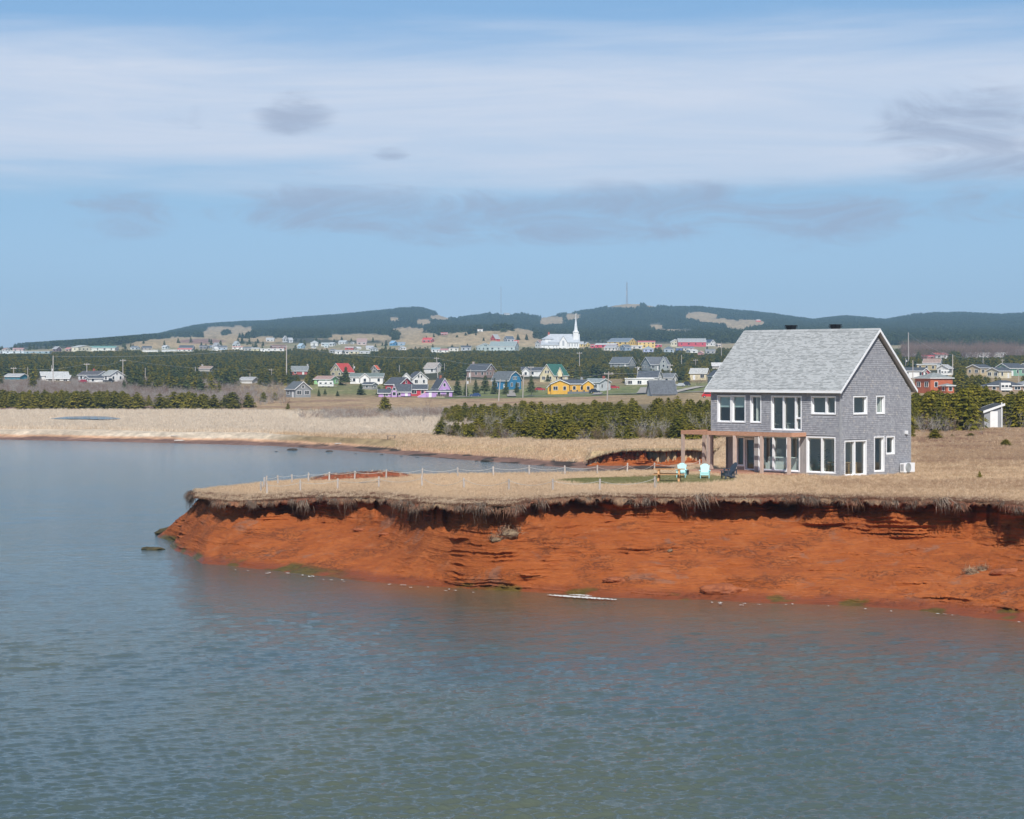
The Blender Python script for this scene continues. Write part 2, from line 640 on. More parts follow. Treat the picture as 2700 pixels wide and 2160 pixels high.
def ground_z(x, D):
    x, D = np.atleast_1d(np.asarray(x, float)), np.atleast_1d(np.asarray(D, float))
    nd = np.array([r[0] for r in NEAR] + [450.0])
    zs = np.stack([np.interp(x, NEAR_X, r[1]) for r in NEAR] + [far_z(x, np.full_like(x, 450.0))])
    Dc = np.clip(D, nd[0], nd[-1])
    k = np.clip(np.searchsorted(nd, Dc, side='right') - 1, 0, len(nd) - 2)
    t = (Dc - nd[k]) / (nd[k + 1] - nd[k])
    z0 = np.take_along_axis(zs, k[None], 0)[0]
    z1 = np.take_along_axis(zs, (k + 1)[None], 0)[0]
    near = z0 + (z1 - z0) * t
    return np.where(D >= 450, far_z(x, D), near)


def bank_lip(x):
    x = np.asarray(x, float)
    return 253.5 + 2.2 * vnoise(x / 60.0, x * 0 + 1.5, seed=5) + 1.0 * vnoise(x / 19.0, x * 0 + 2.5, seed=6) + .4 * vnoise(x / 6.0, x * 0, seed=7)


def beach_z(x, D):
    s = D - np.interp(x, SHORE[:, 0], SHORE[:, 1])
    b = np.where(s < 0, np.maximum(s * 0.05, -1.5), s * 0.035)
    bank = sstep(x, 1545, 1575) * (1 - sstep(x, 1882, 1905))
    foot = bank_lip(x) + 0.25
    step = sstep(D, foot, foot + 0.8) * 3.0 * bank
    other = np.maximum(s - 10, 0) * 0.12 * (1 - bank)
    return b + step + other


def terrain_z(x, D):
    z = ground_z(x, D)
    zz = np.minimum(z, np.where(D < 450, beach_z(x, D), 1e3))
    return zz


def y_ground(x, D):
    return HOR + (CAMZ - terrain_z(x, D)) * F_PX / D


def find_D(x, y, lo=455.0, hi=4900.0):
    """distance at which the ground is seen at photo height y along direction x"""
    Ds = np.linspace(lo, hi, 3200)
    yy = y_ground(np.full_like(Ds, x), Ds)
    k = np.where(yy <= y)[0]
    return float(Ds[k[0]]) if len(k) else hi


def zat(x, D):
    return float(terrain_z(np.array([float(x)]), np.array([float(D)]))[0])


# bare grassy patches on the hills (photo direction x, height y, half sizes)
BARE = [(585, 868, 40, 7), (630, 874, 26, 14), (655, 872, 12, 10), (560, 880, 30, 8), (505, 900, 110, 12), (430, 908, 90, 12), (610, 892, 40, 10),
        (1040, 842, 15, 5), (1075, 872, 50, 9), (950, 890, 110, 8), (1120, 850, 22, 8), (1160, 838, 30, 9), (1180, 832, 26, 8), (1105, 885, 60, 10), (1150, 900, 120, 12),
        (1280, 893, 110, 20), (1370, 885, 45, 18), (1325, 822, 30, 10), (1340, 824, 28, 7), (1455, 843, 40, 8), (1440, 850, 20, 8), (1510, 836, 22, 9), (1470, 853, 30, 5),
        (1640, 800, 42, 10), (1660, 804, 30, 10), (1848, 834, 46, 11), (1885, 846, 50, 8), (1910, 850, 50, 7), (1760, 873, 40, 5), (1790, 876, 40, 4), (1730, 862, 22, 6),
        (1965, 856, 46, 12), (1940, 865, 30, 10), (1985, 850, 36, 8), (1410, 905, 40, 14), (1720, 808, 14, 3), (700, 896, 60, 8)]


def bare_mask(x, D, z):
    yy = HOR - (z - CAMZ) * F_PX / D
    m = np.zeros_like(x)
    wob = 0.75 * fbm(x / 18.0, yy / 8.0, 3.3, 4, 41) - .25
    for (bx, by, rx, ry) in BARE:
        d = ((x - bx) / rx) ** 2 + ((yy - by) / ry) ** 2
        m = np.maximum(m, 1 - sstep(d + wob, 0.35, 1.35))
    return m * (D > 2050)


def build_terrain():
    xs = np.concatenate([np.linspace(-480, -60, 60), np.linspace(-55, 2755, 720), np.linspace(2770, 3150, 50)])
    Ds = np.concatenate([np.linspace(222, 262, 60), np.linspace(263, 370, 110), np.linspace(372, 560, 90),
                         np.geomspace(564, 1250, 120), np.geomspace(1262, 5060, 240), np.linspace(5090, 6500, 16)])
    DD, XX = np.meshgrid(Ds, xs, indexing='ij')
    x, D = XX.ravel(), DD.ravel()
    z = terrain_z(x, D)
    X = XofD(x, D)
    land = sstep(z, 0.3, 1.2)
    z = z + land * (0.22 * fbm(X / 9.0, D / 9.0, 0, 4, 3) * (1 + sstep(D, 600, 2400) * 6.0)) + sstep(D, 2300, 3200) * 5.0 * fbm(X / 130.0, D / 200.0, 0, 4, 9)
    z = z + (1 - land) * 0.05 * fbm(X / 2.0, D / 2.0, 0, 3, 4)
    # under the headland sheet
    hid = sstep(x, 1860, 1885) * (D < 257)
    z = z - hid * 0.6
    me = np_mesh('mainland', np.stack([X, D, z], 1), quads=grid_quads(len(Ds), len(xs)), smooth=True)
    # -------- what grows or lies where
    n = fbm(X / 14.0, D / 22.0, 0, 4, 21)
    n2 = fbm(X / 3.0, D / 6.0, 0, 3, 22)
    yy = HOR - (z - CAMZ) * F_PX / D
    def C(r, gc, b):
        return np.array([r, gc, b])[None, :]
    col = np.zeros((len(x), 3)) + C(.30, .22, .12)
    def lay(mask, c):
        nonlocal col
        m = np.clip(mask, 0, 1)[:, None]
        col = col * (1 - m) + C(*c) * m
    marsh = sstep(D, 330, 345) * (1 - sstep(D + 12 * n, 545, 570)) * (1 - sstep(x, 1230, 1300))
    lay(marsh, (.64, .54, .41))
    lay(marsh * sstep(n, 0.0, .35) * .55, (.50, .40, .29))
    lay(sstep(x, 1150, 1260) * (1 - sstep(D, 300, 330)), (.46, .35, .2))
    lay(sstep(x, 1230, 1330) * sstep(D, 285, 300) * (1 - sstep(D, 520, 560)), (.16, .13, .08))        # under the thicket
    lay(sstep(D + 10 * n, 556, 572) * (1 - sstep(D, 625, 660)) * (1 - sstep(x, 560, 760)), (.19, .10, .085))   # heather
    field = sstep(D, 575, 600) * (1 - sstep(D, 760, 790)) * sstep(x, 480, 620) * (1 - sstep(x, 1560, 1680))
    lay(field, (.40, .28, .16))
    lay(field * sstep(n, .0, .3) * .7, (.25, .15, .10))
    lay(sstep(D, 600, 640) * (1 - sstep(D, 930, 980)) * (1 - sstep(x, 480, 700)), (.24, .185, .14))
    lay(sstep(D, 752, 765) * (1 - sstep(D, 860, 960)) * sstep(x, 1090, 1160) * (1 - sstep(x, 1880, 1990)), (.17, .19, .07))
    lay(sstep(D, 800, 830) * (1 - sstep(D, 900, 940)) * sstep(x, 790, 830) * (1 - sstep(x, 1060, 1100)), (.19, .19, .075))
    lay(sstep(D, 500, 560) * (1 - sstep(D, 760, 800)) * sstep(x, 1780, 1860), (.36, .27, .15))
    lay(sstep(D, 800, 860) * (1 - sstep(D, 980, 1020)) * sstep(n2, .1, .4) * .6, (.30, .24, .13))
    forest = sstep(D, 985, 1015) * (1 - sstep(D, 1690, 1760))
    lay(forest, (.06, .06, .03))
    vill = sstep(D, 1690, 1760) * (1 - sstep(D, 2120, 2240))
    lay(vill, (.27, .25, .14))
    lay(vill * sstep(n, -.1, .25), (.36, .28, .17))
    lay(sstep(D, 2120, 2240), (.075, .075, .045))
    lay(bare_mask(x, D, z) * (0.8 + .2 * n2), (.46, .345, .20))
    purple = (1 - sstep(((x - 530) / 70) ** 2 + ((yy - 900) / 7) ** 2, .5, 1.1)) * (D > 2050)
    lay(purple * .8, (.24, .14, .13))
    near = (D < 420)
    lay(near * (1 - sstep(z + .10 * n2 + .1 * n, .50, .70)), (.58, .35, .21))                            # dry sand
    wet = near * (1 - sstep(z + .14 * n2 + .1 * n, .24, .42))
    lay(wet, (.21, .125, .095))
    weed = near * sstep(n2 + .35 * n, .12, .32) * (1 - sstep(z, .34, .5)) * sstep(x, 640, 900)
    lay(weed, (.055, .042, .035))
    col *= (1 + .22 * n2 + .12 * n)[:, None]
    set_attr(me, 'soil', np.clip(col, 0.01, .9), 'FLOAT_COLOR')
    m, gg, bs = new_mat('mainland_ground')
    at = gg.n('ShaderNodeAttribute')
    at.attribute_name = 'soil'
    tcn = gg.n('ShaderNodeTexCoord')
    mp = gg.mapping(tcn.outputs['Object'], (1, 0.35, 1))
    nz = gg.noise(mp, 0.9, 6, 0.65)
    nz2 = gg.noise(tcn.outputs['Object'], 0.11, 4, 0.6)
    k = gg.m('MULTIPLY', gg.ss(nz, 0.25, 0.75, 0.7, 1.3), gg.ss(nz2, 0.3, 0.7, 0.88, 1.12))
    cm3 = gg.n('ShaderNodeCombineXYZ')
    for i in range(3):
        gg.l(k, cm3.inputs[i])
    gg.l(gg.mix(1.0, at.outputs[0], cm3.outputs[0], 'MULTIPLY'), bs.inputs['Base Color'])
    bs.inputs['Roughness'].default_value = 0.9
    bs.inputs['Specular IOR Level'].default_value = 0.15
    o = link_mesh('mainland', me, m)
    tag(o, kind='structure')
    return o


build_terrain()

# ------------------------------------------------------------------ the headland
def ztop_f(x):
    return np.interp(x, [400, 540, 900, 1200, 1500, 2000, 3200], [3.0, 3.13, 3.55, 4.0, 4.33, 4.36, 4.4])


LIP = np.array([(3050, 1345), (2900, 1340), (2700, 1334), (2660, 1330), (2640, 1322), (2560, 1321), (2500, 1322), (2440, 1318), (2400, 1320), (2330, 1318), (2260, 1313), (2200, 1314), (2150, 1311), (2090, 1308),
                (2000, 1310), (1950, 1313), (1900, 1309), (1850, 1307), (1800, 1313), (1740, 1311), (1700, 1309), (1640, 1313), (1600, 1308), (1560, 1312), (1520, 1308), (1480, 1315), (1420, 1318), (1350, 1333), (1310, 1338),
                (1270, 1330), (1240, 1334), (1190, 1332), (1150, 1326), (1100, 1330), (1060, 1318), (1000, 1311), (950, 1312), (900, 1316), (850, 1311), (800, 1315), (760, 1312), (700, 1322), (660, 1318), (620, 1324), (580, 1321), (540, 1312)], float)[::-1]
BACK = np.array([(540, 147), (560, 148.5), (620, 150), (700, 152), (800, 153), (900, 153.5), (1000, 154), (1100, 155), (1300, 157), (1500, 160), (1640, 166), (1760, 178), (1850, 200), (1885, 228), (1905, 260), (3200, 260)], float)
WATER = np.array([(3050, 1662), (2900, 1650), (2700, 1640), (2550, 1626), (2400, 1608), (2250, 1598), (2100, 1592), (2000, 1590), (1900, 1584), (1830, 1582), (1750, 1581), (1620, 1577), (1500, 1568), (1400, 1562), (1250, 1554),
                  (1100, 1544), (950, 1532), (850, 1520), (750, 1508), (650, 1498), (600, 1492), (540, 1484)], float)[::-1]


_lx = np.arange(400, 3060, 4.0)
_ly = np.interp(_lx, LIP[:, 0], LIP[:, 1])
_k = np.hanning(47)
_lys = np.convolve(np.pad(_ly, 23, mode='edge'), _k / _k.sum(), 'valid')


def lip_D(x):
    y = np.interp(x, _lx, _lys)
    return (CAMZ - ztop_f(x)) * F_PX / (y - HOR)


def lip_droop(x):
    """how far the turf edge sags below the level turf"""
    return np.clip((np.interp(x, _lx, _ly) - np.interp(x, _lx, _lys)) * 1.8 * lip_D(x) / F_PX + .10 * vnoise(x / 17.0, x * 0 + 3, seed=170) + .05 * vnoise(x / 5.0, x * 0 + 3, seed=171), -.2, .5)


def water_D(x):
    y = np.interp(x, WATER[:, 0], WATER[:, 1])
    return CAMZ * F_PX / (y - HOR)


def back_D(x):
    return np.interp(x, BACK[:, 0], BACK[:, 1])


def ztop_b(x):
    return np.interp(x, [520, 1000, 1300, 1500, 1640, 1760, 1850, 1890], [3.05, 3.68, 3.7, 3.6, 3.45, 3.0, 2.5, 2.2])


def head_z(x, D):
    x, D = np.atleast_1d(np.asarray(x, float)), np.atleast_1d(np.asarray(D, float))
    fr = np.clip((D - lip_D(x)) / np.maximum(back_D(x) - lip_D(x), 1), 0, 1)
    t = sstep(fr, 0.35, 1.0)
    zl = ztop_f(x) * (1 - t) + ztop_b(x) * t
    zr = np.where(D < 140, ztop_f(x), ground_z(x, np.maximum(D, 140)))
    w = sstep(x, 1870, 1905)
    blend = sstep(D, 132, 150)
    z = zl * (1 - w) + (zr * blend + ztop_f(x) * (1 - blend)) * w
    X = XofD(x, D)
    mound = (1 - sstep(((x - 950) / 150) ** 2 + ((D - 152.3) / 2.6) ** 2, .2, 1.1)) * .38
    return z + mound + 0.07 * fbm(X / 4.0, D / 4.0, 0, 3, 61)


def hz(x, D):
    return float(head_z([float(x)], [float(D)])[0])


def head_point(x, y):
    """point on the headland's turf seen at photo position x, y"""
    D = np.linspace(100, 255, 1500)
    yy = HOR + (CAMZ - head_z(np.full_like(D, x), D)) * F_PX / D
    k = np.argmin(np.abs(yy - y))
    return Vector((XofD(x, D[k]), D[k], hz(x, D[k])))


def overhang(x):
    a = 0.30 + 0.34 * vnoise(x / 47.0, np.zeros_like(x) + .5, seed=71) + 0.25 * vnoise(x / 13.0, np.zeros_like(x) + .5, seed=72) + .1 * vnoise(x / 4.0, np.zeros_like(x), seed=73)
    return np.clip(a * np.interp(x, [500, 700, 1300, 1400, 3000], [1.4, 1.9, 1.9, 1.5, 1.6]), 0.1, 1.4)


def lip_noise(x):
    return 0.25 * vnoise(x / 30.0, x * 0 + 9, seed=74) + 0.12 * vnoise(x / 9.0, x * 0 + 9, seed=75)


def build_headland():
    xs = np.concatenate([np.linspace(512, 2755, 900), np.linspace(2760, 3050, 40)])
    Df = lip_D(xs) + lip_noise(xs) - overhang(xs)
    Db = back_D(xs)
    tipf = sstep(xs, 512, 560)
    mid = 146.0
    Df = Df * tipf + (mid - 3.6) * (1 - tipf)
    Db = Db * tipf + (mid - 1.6) * (1 - tipf)
    nr = 80
    tt = (np.linspace(0, 1, nr) ** 1.6)
    D = Df[None, :] + (Db - Df)[None, :] * tt[:, None]
    X = XofD(xs[None, :], D)
    z = head_z(np.broadcast_to(xs, D.shape).ravel(), D.ravel()).reshape(D.shape)
    edge = np.clip((D - Df[None, :]) / 0.7, 0, 1)
    z = z - (0.10 + lip_droop(xs)[None, :]) * (1 - edge) ** 2
    drop = 0.12 * sstep(D, Db[None, :] - 2.0, Db[None, :]) * (xs < 1900)[None, :]
    z = z - drop
    rows = []
    th = (0.17 + 0.13 * vnoise(xs / 9.0, xs * 0, seed=76)) * (.45 + .55 * sstep(xs, 520, 600))
    for (dd, dzz) in ((1.0, 0.35), (0.55, 0.85), (0.16, 1.0), (-0.02, 0.75), (-0.05, 0.35)):      # underside and rounded front of the sod
        Dr = Df + dd * 1.0
        rows.append(np.stack([XofD(xs, Dr), Dr, z[0] - th * dzz], 1))
    V = np.concatenate(rows + [np.stack([X.ravel(), D.ravel(), z.ravel()], 1)])
    tot = len(rows) + nr
    me = np_mesh('headland', V, quads=grid_quads(tot, len(xs)), smooth=True)
    Xa, Da = V[:, 0], V[:, 1]
    xa = CX + Xa * F_PX / Da
    n = fbm(Xa / 5.0, Da / 6.0, 0, 4, 31)
    n2 = fbm(Xa / 1.2, Da / 1.6, 0, 3, 32)
    col = np.zeros((len(V), 3)) + np.array([.56, .42, .26])
    def lay(m, c):
        nonlocal col
        m = np.clip(m, 0, 1)[:, None]
        col = col * (1 - m) + np.array(c)[None] * m
    lay(sstep(n, 0, .35) * .6, (.42, .28, .17))
    lay(sstep(xa, 1950, 2200) * sstep(n2 + n, -.1, .3) * .5, (.31, .19, .12))
    lay(sstep(xa, 2380, 2450) * sstep(Da, 150, 170) * .75, (.31, .205, .135))
    lay(sstep(xa, 2380, 2450) * sstep(n + .3 * vnoise(Xa / 20, Da / 4, seed=34), .08, .3) * sstep(Da, 150, 170), (.19, .095, .065))
    front = 1 - sstep(Da - lip_D(xa), 0.6, 3.0)
    wide = 1 - sstep(Da - lip_D(xa), np.interp(xa, [500, 1300, 1450], [4.0, 3.6, 1.2]), np.interp(xa, [500, 1300, 1450], [11.0, 9.0, 4.5]))
    lay(wide * (0.85 + .5 * n2), (.18, .10, .062))
    lay(wide * sstep(n2 + .5 * n, .0, .3) * .7, (.19, .07, .04))
    red = (1 - sstep(((xa - 950) / 145) ** 2 + ((Da - 152.5) / 3.4) ** 2, .6, 1.2))
    lay(red, (.30, .085, .04))
    lay((1 - sstep(xa, 620, 740)) * sstep(n2, -.2, .3) * .7, (.27, .13, .07))
    lawn = (1 - sstep(((xa - 1700 - (Da - 135) * 4) / 270) ** 2 + ((Da - 136) / 7.5) ** 2 + .4 * n, .6, 1.15))
    lay(lawn * .85, (.20, .185, .085))
    col *= (1 + .2 * n2)[:, None]
    set_attr(me, 'soil', np.clip(col, .01, .9), 'FLOAT_COLOR')
    m, gg, bs = new_mat('headland_turf')
    at = gg.n('ShaderNodeAttribute')
    at.attribute_name = 'soil'
    tcn = gg.n('ShaderNodeTexCoord')
    nz = gg.noise(tcn.outputs['Object'], 6.0, 6, 0.7)
    k = gg.ss(nz, 0.25, 0.75, 0.65, 1.35)
    cm3 = gg.n('ShaderNodeCombineXYZ')
    for i in range(3):
        gg.l(k, cm3.inputs[i])
    gg.l(gg.mix(1.0, at.outputs[0], cm3.outputs[0], 'MULTIPLY'), bs.inputs['Base Color'])
    bs.inputs['Roughness'].default_value = 0.95
    bs.inputs['Specular IOR Level'].default_value = 0.1
    b = gg.n('ShaderNodeBump')
    b.inputs['Strength'].default_value = 0.6
    b.inputs['Distance'].default_value = 0.06
    gg.l(nz, b.inputs['Height'])
    gg.l(b.outputs[0], bs.inputs['Normal'])
    o = link_mesh('headland', me, m)
    tag(o, kind='structure')
    return o


build_headland()


def cliff_columns():
    """pairs of turf-edge and waterline points running round the cape"""
    lp, wp, zt, hv = [], [], [], []
    xs = np.concatenate([np.arange(3040, 2760, -9.0), np.arange(2760, 545, -2.6)])
    for x in xs:
        D = float(lip_D(np.array([x]))[0] + lip_noise(np.array([x]))[0])
        lp.append((XofD(x, D), D))
        Dw = float(water_D(np.array([x]))[0])
        wp.append((XofD(x, Dw), Dw))
        zt.append(float(ztop_f(x)))
        hv.append(float(np.interp(x, [540, 700, 1000, 1250, 1400, 1700, 1950, 2200, 2350, 2700, 3000], [1.0, 1.35, 1.6, 1.6, 1.25, 1.2, 1.5, 1.6, 2.0, 2.2, 2.2])))
    tip = [((528, 138.5), (505, 129.5)), ((518, 140.0), (478, 133.5)), ((513, 141.5), (462, 138.0)), ((511, 142.8), (450, 142.5)), ((511, 144.0), (428, 147.0)), ((513, 145.0), (424, 150.0)),
           ((520, 146.0), (436, 153.5)), ((532, 146.8), (470, 155.5)), ((545, 147.8), (515, 156.0))]
    fine = np.linspace(0, len(tip) - 1, 110)
    ta = np.array([[a[0], a[1], b[0], b[1]] for a, b in tip])
    for t in fine:
        a = [np.interp(t, np.arange(len(tip)), ta[:, k]) for k in range(4)]
        lp.append((XofD(a[0], a[1]), a[1]))
        wp.append((XofD(a[2], a[3]), a[3]))
        zt.append(3.1)
        hv.append(1.0)
    for x in np.arange(552, 1880, 8.0):
        D = float(back_D(x))
        lp.append((XofD(x, D), D))
        wp.append((XofD(x, D + 4.0), D + 4.0))
        zt.append(float(ztop_b(x)))
        hv.append(0.9)
    return np.array(lp), np.array(wp), np.array(zt), np.array(hv)


def smooth1(a, k=5):
    ker = np.ones(k) / k
    pad = np.concatenate([np.repeat(a[:1], k // 2, 0), a, np.repeat(a[-1:], k // 2, 0)])
    if a.ndim == 1:
        return np.convolve(pad, ker, 'valid')
    return np.stack([np.convolve(pad[:, i], ker, 'valid') for i in range(a.shape[1])], 1)


def sandstone():
    m, gg, bs = new_mat('red_sandstone')
    tcn = gg.n('ShaderNodeTexCoord')
    ob = tcn.outputs['Object']
    big = gg.noise(ob, 0.35, 4, 0.6, .3)
    mid = gg.noise(gg.mapping(ob, (.8, .8, 3.5)), 1.4, 6, 0.65, .4)
    fine = gg.noise(ob, 14.0, 5, 0.7)
    streak = gg.noise(gg.mapping(ob, (1.0, 1.0, 26.0)), 1.3, 5, 0.6, .2)
    c = gg.mix(gg.ss(big, .35, .65), (.385, .098, .020), (.46, .130, .031))
    c = gg.mix(gg.ss(mid, .42, .7), c, (.345, .084, .019))
    c = gg.mix(gg.m('MULTIPLY', gg.ss(mid, .25, .42, 1, 0), .5), c, (.50, .168, .048))
    c = gg.mix(gg.m('MULTIPLY', gg.m('MULTIPLY', gg.ss(streak, .60, .70), gg.ss(gg.noise(gg.mapping(ob, (.4, .4, 1.0), (9, 1, 3)), 1.0, 3, .5, .3), .42, .6)), .85), c, (.14, .045, .026))
    crack = gg.noise(gg.mapping(ob, (1.4, 1.4, 5.0), (2, 9, 4)), 1.1, 7, .62, 1.2)
    crk = gg.ss(gg.m('ABSOLUTE', gg.m('SUBTRACT', crack, .5)), .004, .03, 1.0, 0.0)
    where = gg.noise(gg.mapping(ob, (.35, .35, .8), (4, 4, 4)), 1.0, 3, .5, .3)
    crk = gg.m('MULTIPLY', crk, gg.ss(where, .50, .62))
    c = gg.mix(gg.m('MULTIPLY', crk, .7), c, (.12, .04, .024))
    dust = gg.noise(gg.mapping(ob, (.5, .5, 1.6), (1, 5, 8)), 1.3, 6, .7, .5)
    c = gg.mix(gg.m('MULTIPLY', gg.ss(dust, .55, .75), .5), c, (.50, .21, .10))
    c = gg.mix(gg.m('MULTIPLY', gg.ss(dust, .30, .46, 1, 0), .7), c, (.21, .064, .025))
    grey = gg.noise(gg.mapping(ob, (.6, .6, .5), (7, 3, 1)), .9, 4, .6, .8)
    c = gg.mix(gg.m('MULTIPLY', gg.ss(grey, .58, .70), .5), c, (.26, .155, .11))
    c = gg.mix(gg.ss(fine, .3, .7, .12, 0), c, (.2, .07, .03))
    def at(nm):
        a = gg.n('ShaderNodeAttribute')
        a.attribute_name = nm
        return a.outputs['Fac']
    c = gg.mix(gg.m('MULTIPLY', at('wet'), .8), c, (.24, .062, .022))
    c = gg.mix(gg.m('MULTIPLY', at('algae'), .9), c, gg.mix(gg.ss(mid, .35, .65), (.075, .075, .012), (.15, .115, .02)))
    c = gg.mix(gg.m('MULTIPLY', at('topsoil'), .8), c, (.085, .05, .032))
    gg.l(c, bs.inputs['Base Color'])
    rr = gg.m('SUBTRACT', .92, gg.m('MULTIPLY', at('wet'), .5))
    gg.l(rr, bs.inputs['Roughness'])
    bs.inputs['Specular IOR Level'].default_value = .3
    b = gg.n('ShaderNodeBump')
    b.inputs['Strength'].default_value = 0.75
    b.inputs['Distance'].default_value = 0.09
    hsum0 = gg.m('ADD', gg.m('MULTIPLY', gg.ss(streak, .2, .75), 1.0), gg.m('ADD', gg.m('MULTIPLY', fine, .35), mid))
    hsum = gg.m('SUBTRACT', hsum0, gg.m('MULTIPLY', crk, .7))
    gg.l(hsum, b.inputs['Height'])
    gg.l(b.outputs[0], bs.inputs['Normal'])
    return m


SANDSTONE = sandstone()


def strip_cliff(name, lp, wp, zt, hv, undercut, zfoot, nA=44, nB=80, nC=8, green=True):
    """cliff face hung between a turf edge (lp, heights zt) and a foot line (wp, height zfoot)"""
    lp0 = lp
    lp = smooth1(lp, 61 if len(lp) > 400 else 21)
    d = wp - lp
    dist = np.linalg.norm(d, axis=1)
    nrm = smooth1(d / dist[:, None], 31)
    jut = np.clip(((lp0 - lp) * nrm).sum(1), -1.2, 1.2)
    s = np.concatenate([[0], np.cumsum(np.linalg.norm(np.diff(lp, axis=0), axis=1))])
    nc = len(s)
    scal = vnoise(s / 2.8, s * 0 + .3, seed=81) + .6 * vnoise(s / 1.0, s * 0 + .3, seed=82) + .25 * vnoise(s / .4, s * 0 + .3, seed=99)
    under = np.clip(undercut * (.55 + .75 * scal), 0.1, 2.4)
    hvv = np.clip(hv * (1 + .25 * vnoise(s / 2.6, s * 0 + 4, seed=83) + .12 * vnoise(s / 0.7, s * 0 + 4, seed=84)), .4, 2.6)
    hs = smooth1(hv, 25)
    O, Z = [], []
    of, zf = hs * .45, zt - hs
    for i in range(nA):
        q = i / (nA - 1)
        w = sstep(q, .55, 1.0)
        hh = hvv * (1 - w) + hs * w
        Z.append(zt - 0.10 - (hh - .1) * q)
        O.append(jut * (1 - sstep(q, .3, 1.0)) - (under + .12) * (1 - q ** 1.6) + of * q ** 1.8)
    for i in range(1, nB + 1):
        q = i / nB
        O.append(of + (dist - of) * q)
        Z.append(zfoot + (zf - zfoot) * (1 - q) ** 1.22)
    for i in range(1, nC + 1):
        q = i / nC
        O.append(dist + 2.5 * q)
        Z.append(zfoot - .7 * q + 0 * dist)
    O, Z = np.array(O), np.array(Z)
    nr = len(O)
    S = np.broadcast_to(s, O.shape)
    X = lp[None, :, 0] + nrm[None, :, 0] * O
    Y = lp[None, :, 1] + nrm[None, :, 1] * O
    row = np.arange(nr)[:, None]
    # shelves run along the face and tilt a little
    zz = Z + 0.010 * S + 0.10 * fbm(S / 5.0, Z / 2.0, 0, 3, 85)
    lay = zz / 0.19 + 0.5 * vnoise(S / 4.0, zz * 2, seed=86)
    saw = lay - np.floor(lay)
    amp1 = np.clip(vnoise(S / 1.7, np.floor(lay) * 3.7, seed=87) + .1, 0, 1)
    ledge = (saw ** 2.5 - 0.3) * (0.04 + .42 * amp1)
    lay2 = zz / 0.55 + .4 * vnoise(S / 6.0, zz, seed=88)
    saw2 = lay2 - np.floor(lay2)
    amp2 = np.clip(vnoise(S / 2.6, np.floor(lay2) * 5.1, seed=89) + .05, 0, 1)
    ledge2 = (saw2 ** 3 - .25) * .75 * amp2
    rough = np.interp(S, [0, 10, 24, 40, 75], [1.7, 1.35, .9, .8, .9]) if green else 1.2
    big = .30 * fbm(X / 3.2, Y / 3.2, Z / .8, 3, 90)
    rg = 1 - np.abs(fbm(X / 1.3, Y / 1.3, Z / .5, 4, 191, .6)) * 2.4
    small = .085 * fbm(X / .6, Y / .6, Z / .22, 4, 91, .6) - .14 * np.clip(rg, 0, 1) ** 4 * sstep(fbm(X / 4.0, Y / 4.0, Z / 1.2, 2, 192), -.05, .25)
    on = np.clip((row - 2) / 9.0, .2, 1) * np.clip((nr - nC + 2 - row) / 12.0, .12, 1)
    O2 = O + (big + small + ledge + ledge2) * rough * on
    Z2 = Z + (.13 * fbm(X / 1.6, Y / 1.6, 0, 4, 92) + .035 * fbm(X / .4, Y / .4, 3, 3, 98, .6)) * np.clip(row / 6.0, 0, 1) * on
    # old gullies and slump hollows
    X = lp[None, :, 0] + nrm[None, :, 0] * O2
    Y = lp[None, :, 1] + nrm[None, :, 1] * O2
    V = np.stack([X.ravel(), Y.ravel(), Z2.ravel()], 1)
    me = np_mesh(name, V, quads=grid_quads(nr, nc), smooth=True)
    xa = CX + X * F_PX / Y
    zr = Z2 - zfoot
    if green:
        wet = (1 - sstep(zr + .10 * fbm(S / 1.5, Z, 0, 3, 93), .14, .42))
        alg = (1 - sstep(zr + .10 * fbm(S / 1.1, Z * 2, 0, 3, 94), .16, .36)) * np.clip(sstep(fbm(X / 1.9, Y / 1.9, Z, 4, 95), -.15, .15) * (1 - sstep(xa, 760, 1000)) * 1.2 + sstep(fbm(X / 1.6, Y / 1.6, Z, 4, 96), .15, .4) * .9, 0, 1)
    else:
        wet = alg = np.zeros_like(zr)
    set_attr(me, 'wet', wet.ravel())
    set_attr(me, 'algae', alg.ravel())
    top = (1 - sstep(np.broadcast_to(zt, Z2.shape) - Z2 + .1 * fbm(S / .8, Z, 0, 3, 97), .18, .5))
    set_attr(me, 'topsoil', top.ravel())
    o = link_mesh(name, me, SANDSTONE)
    tag(o, kind='structure')
    return V.reshape(nr, nc, 3)


def build_cliff():
    lp, wp, zt, hv = cliff_columns()
    lp, wp, hv = smooth1(lp, 5), smooth1(wp, 9), smooth1(hv, 9)
    xa = CX + lp[:, 0] * F_PX / lp[:, 1]
    uc = np.interp(xa, [500, 560, 900, 1300, 1380, 1900, 2200, 2700], [.8, 1.4, 2.1, 2.0, 1.7, 1.8, 1.9, 1.6])
    return strip_cliff('cliff', lp, wp, zt, hv, uc, 0.0)


CLIFF_V = build_cliff()


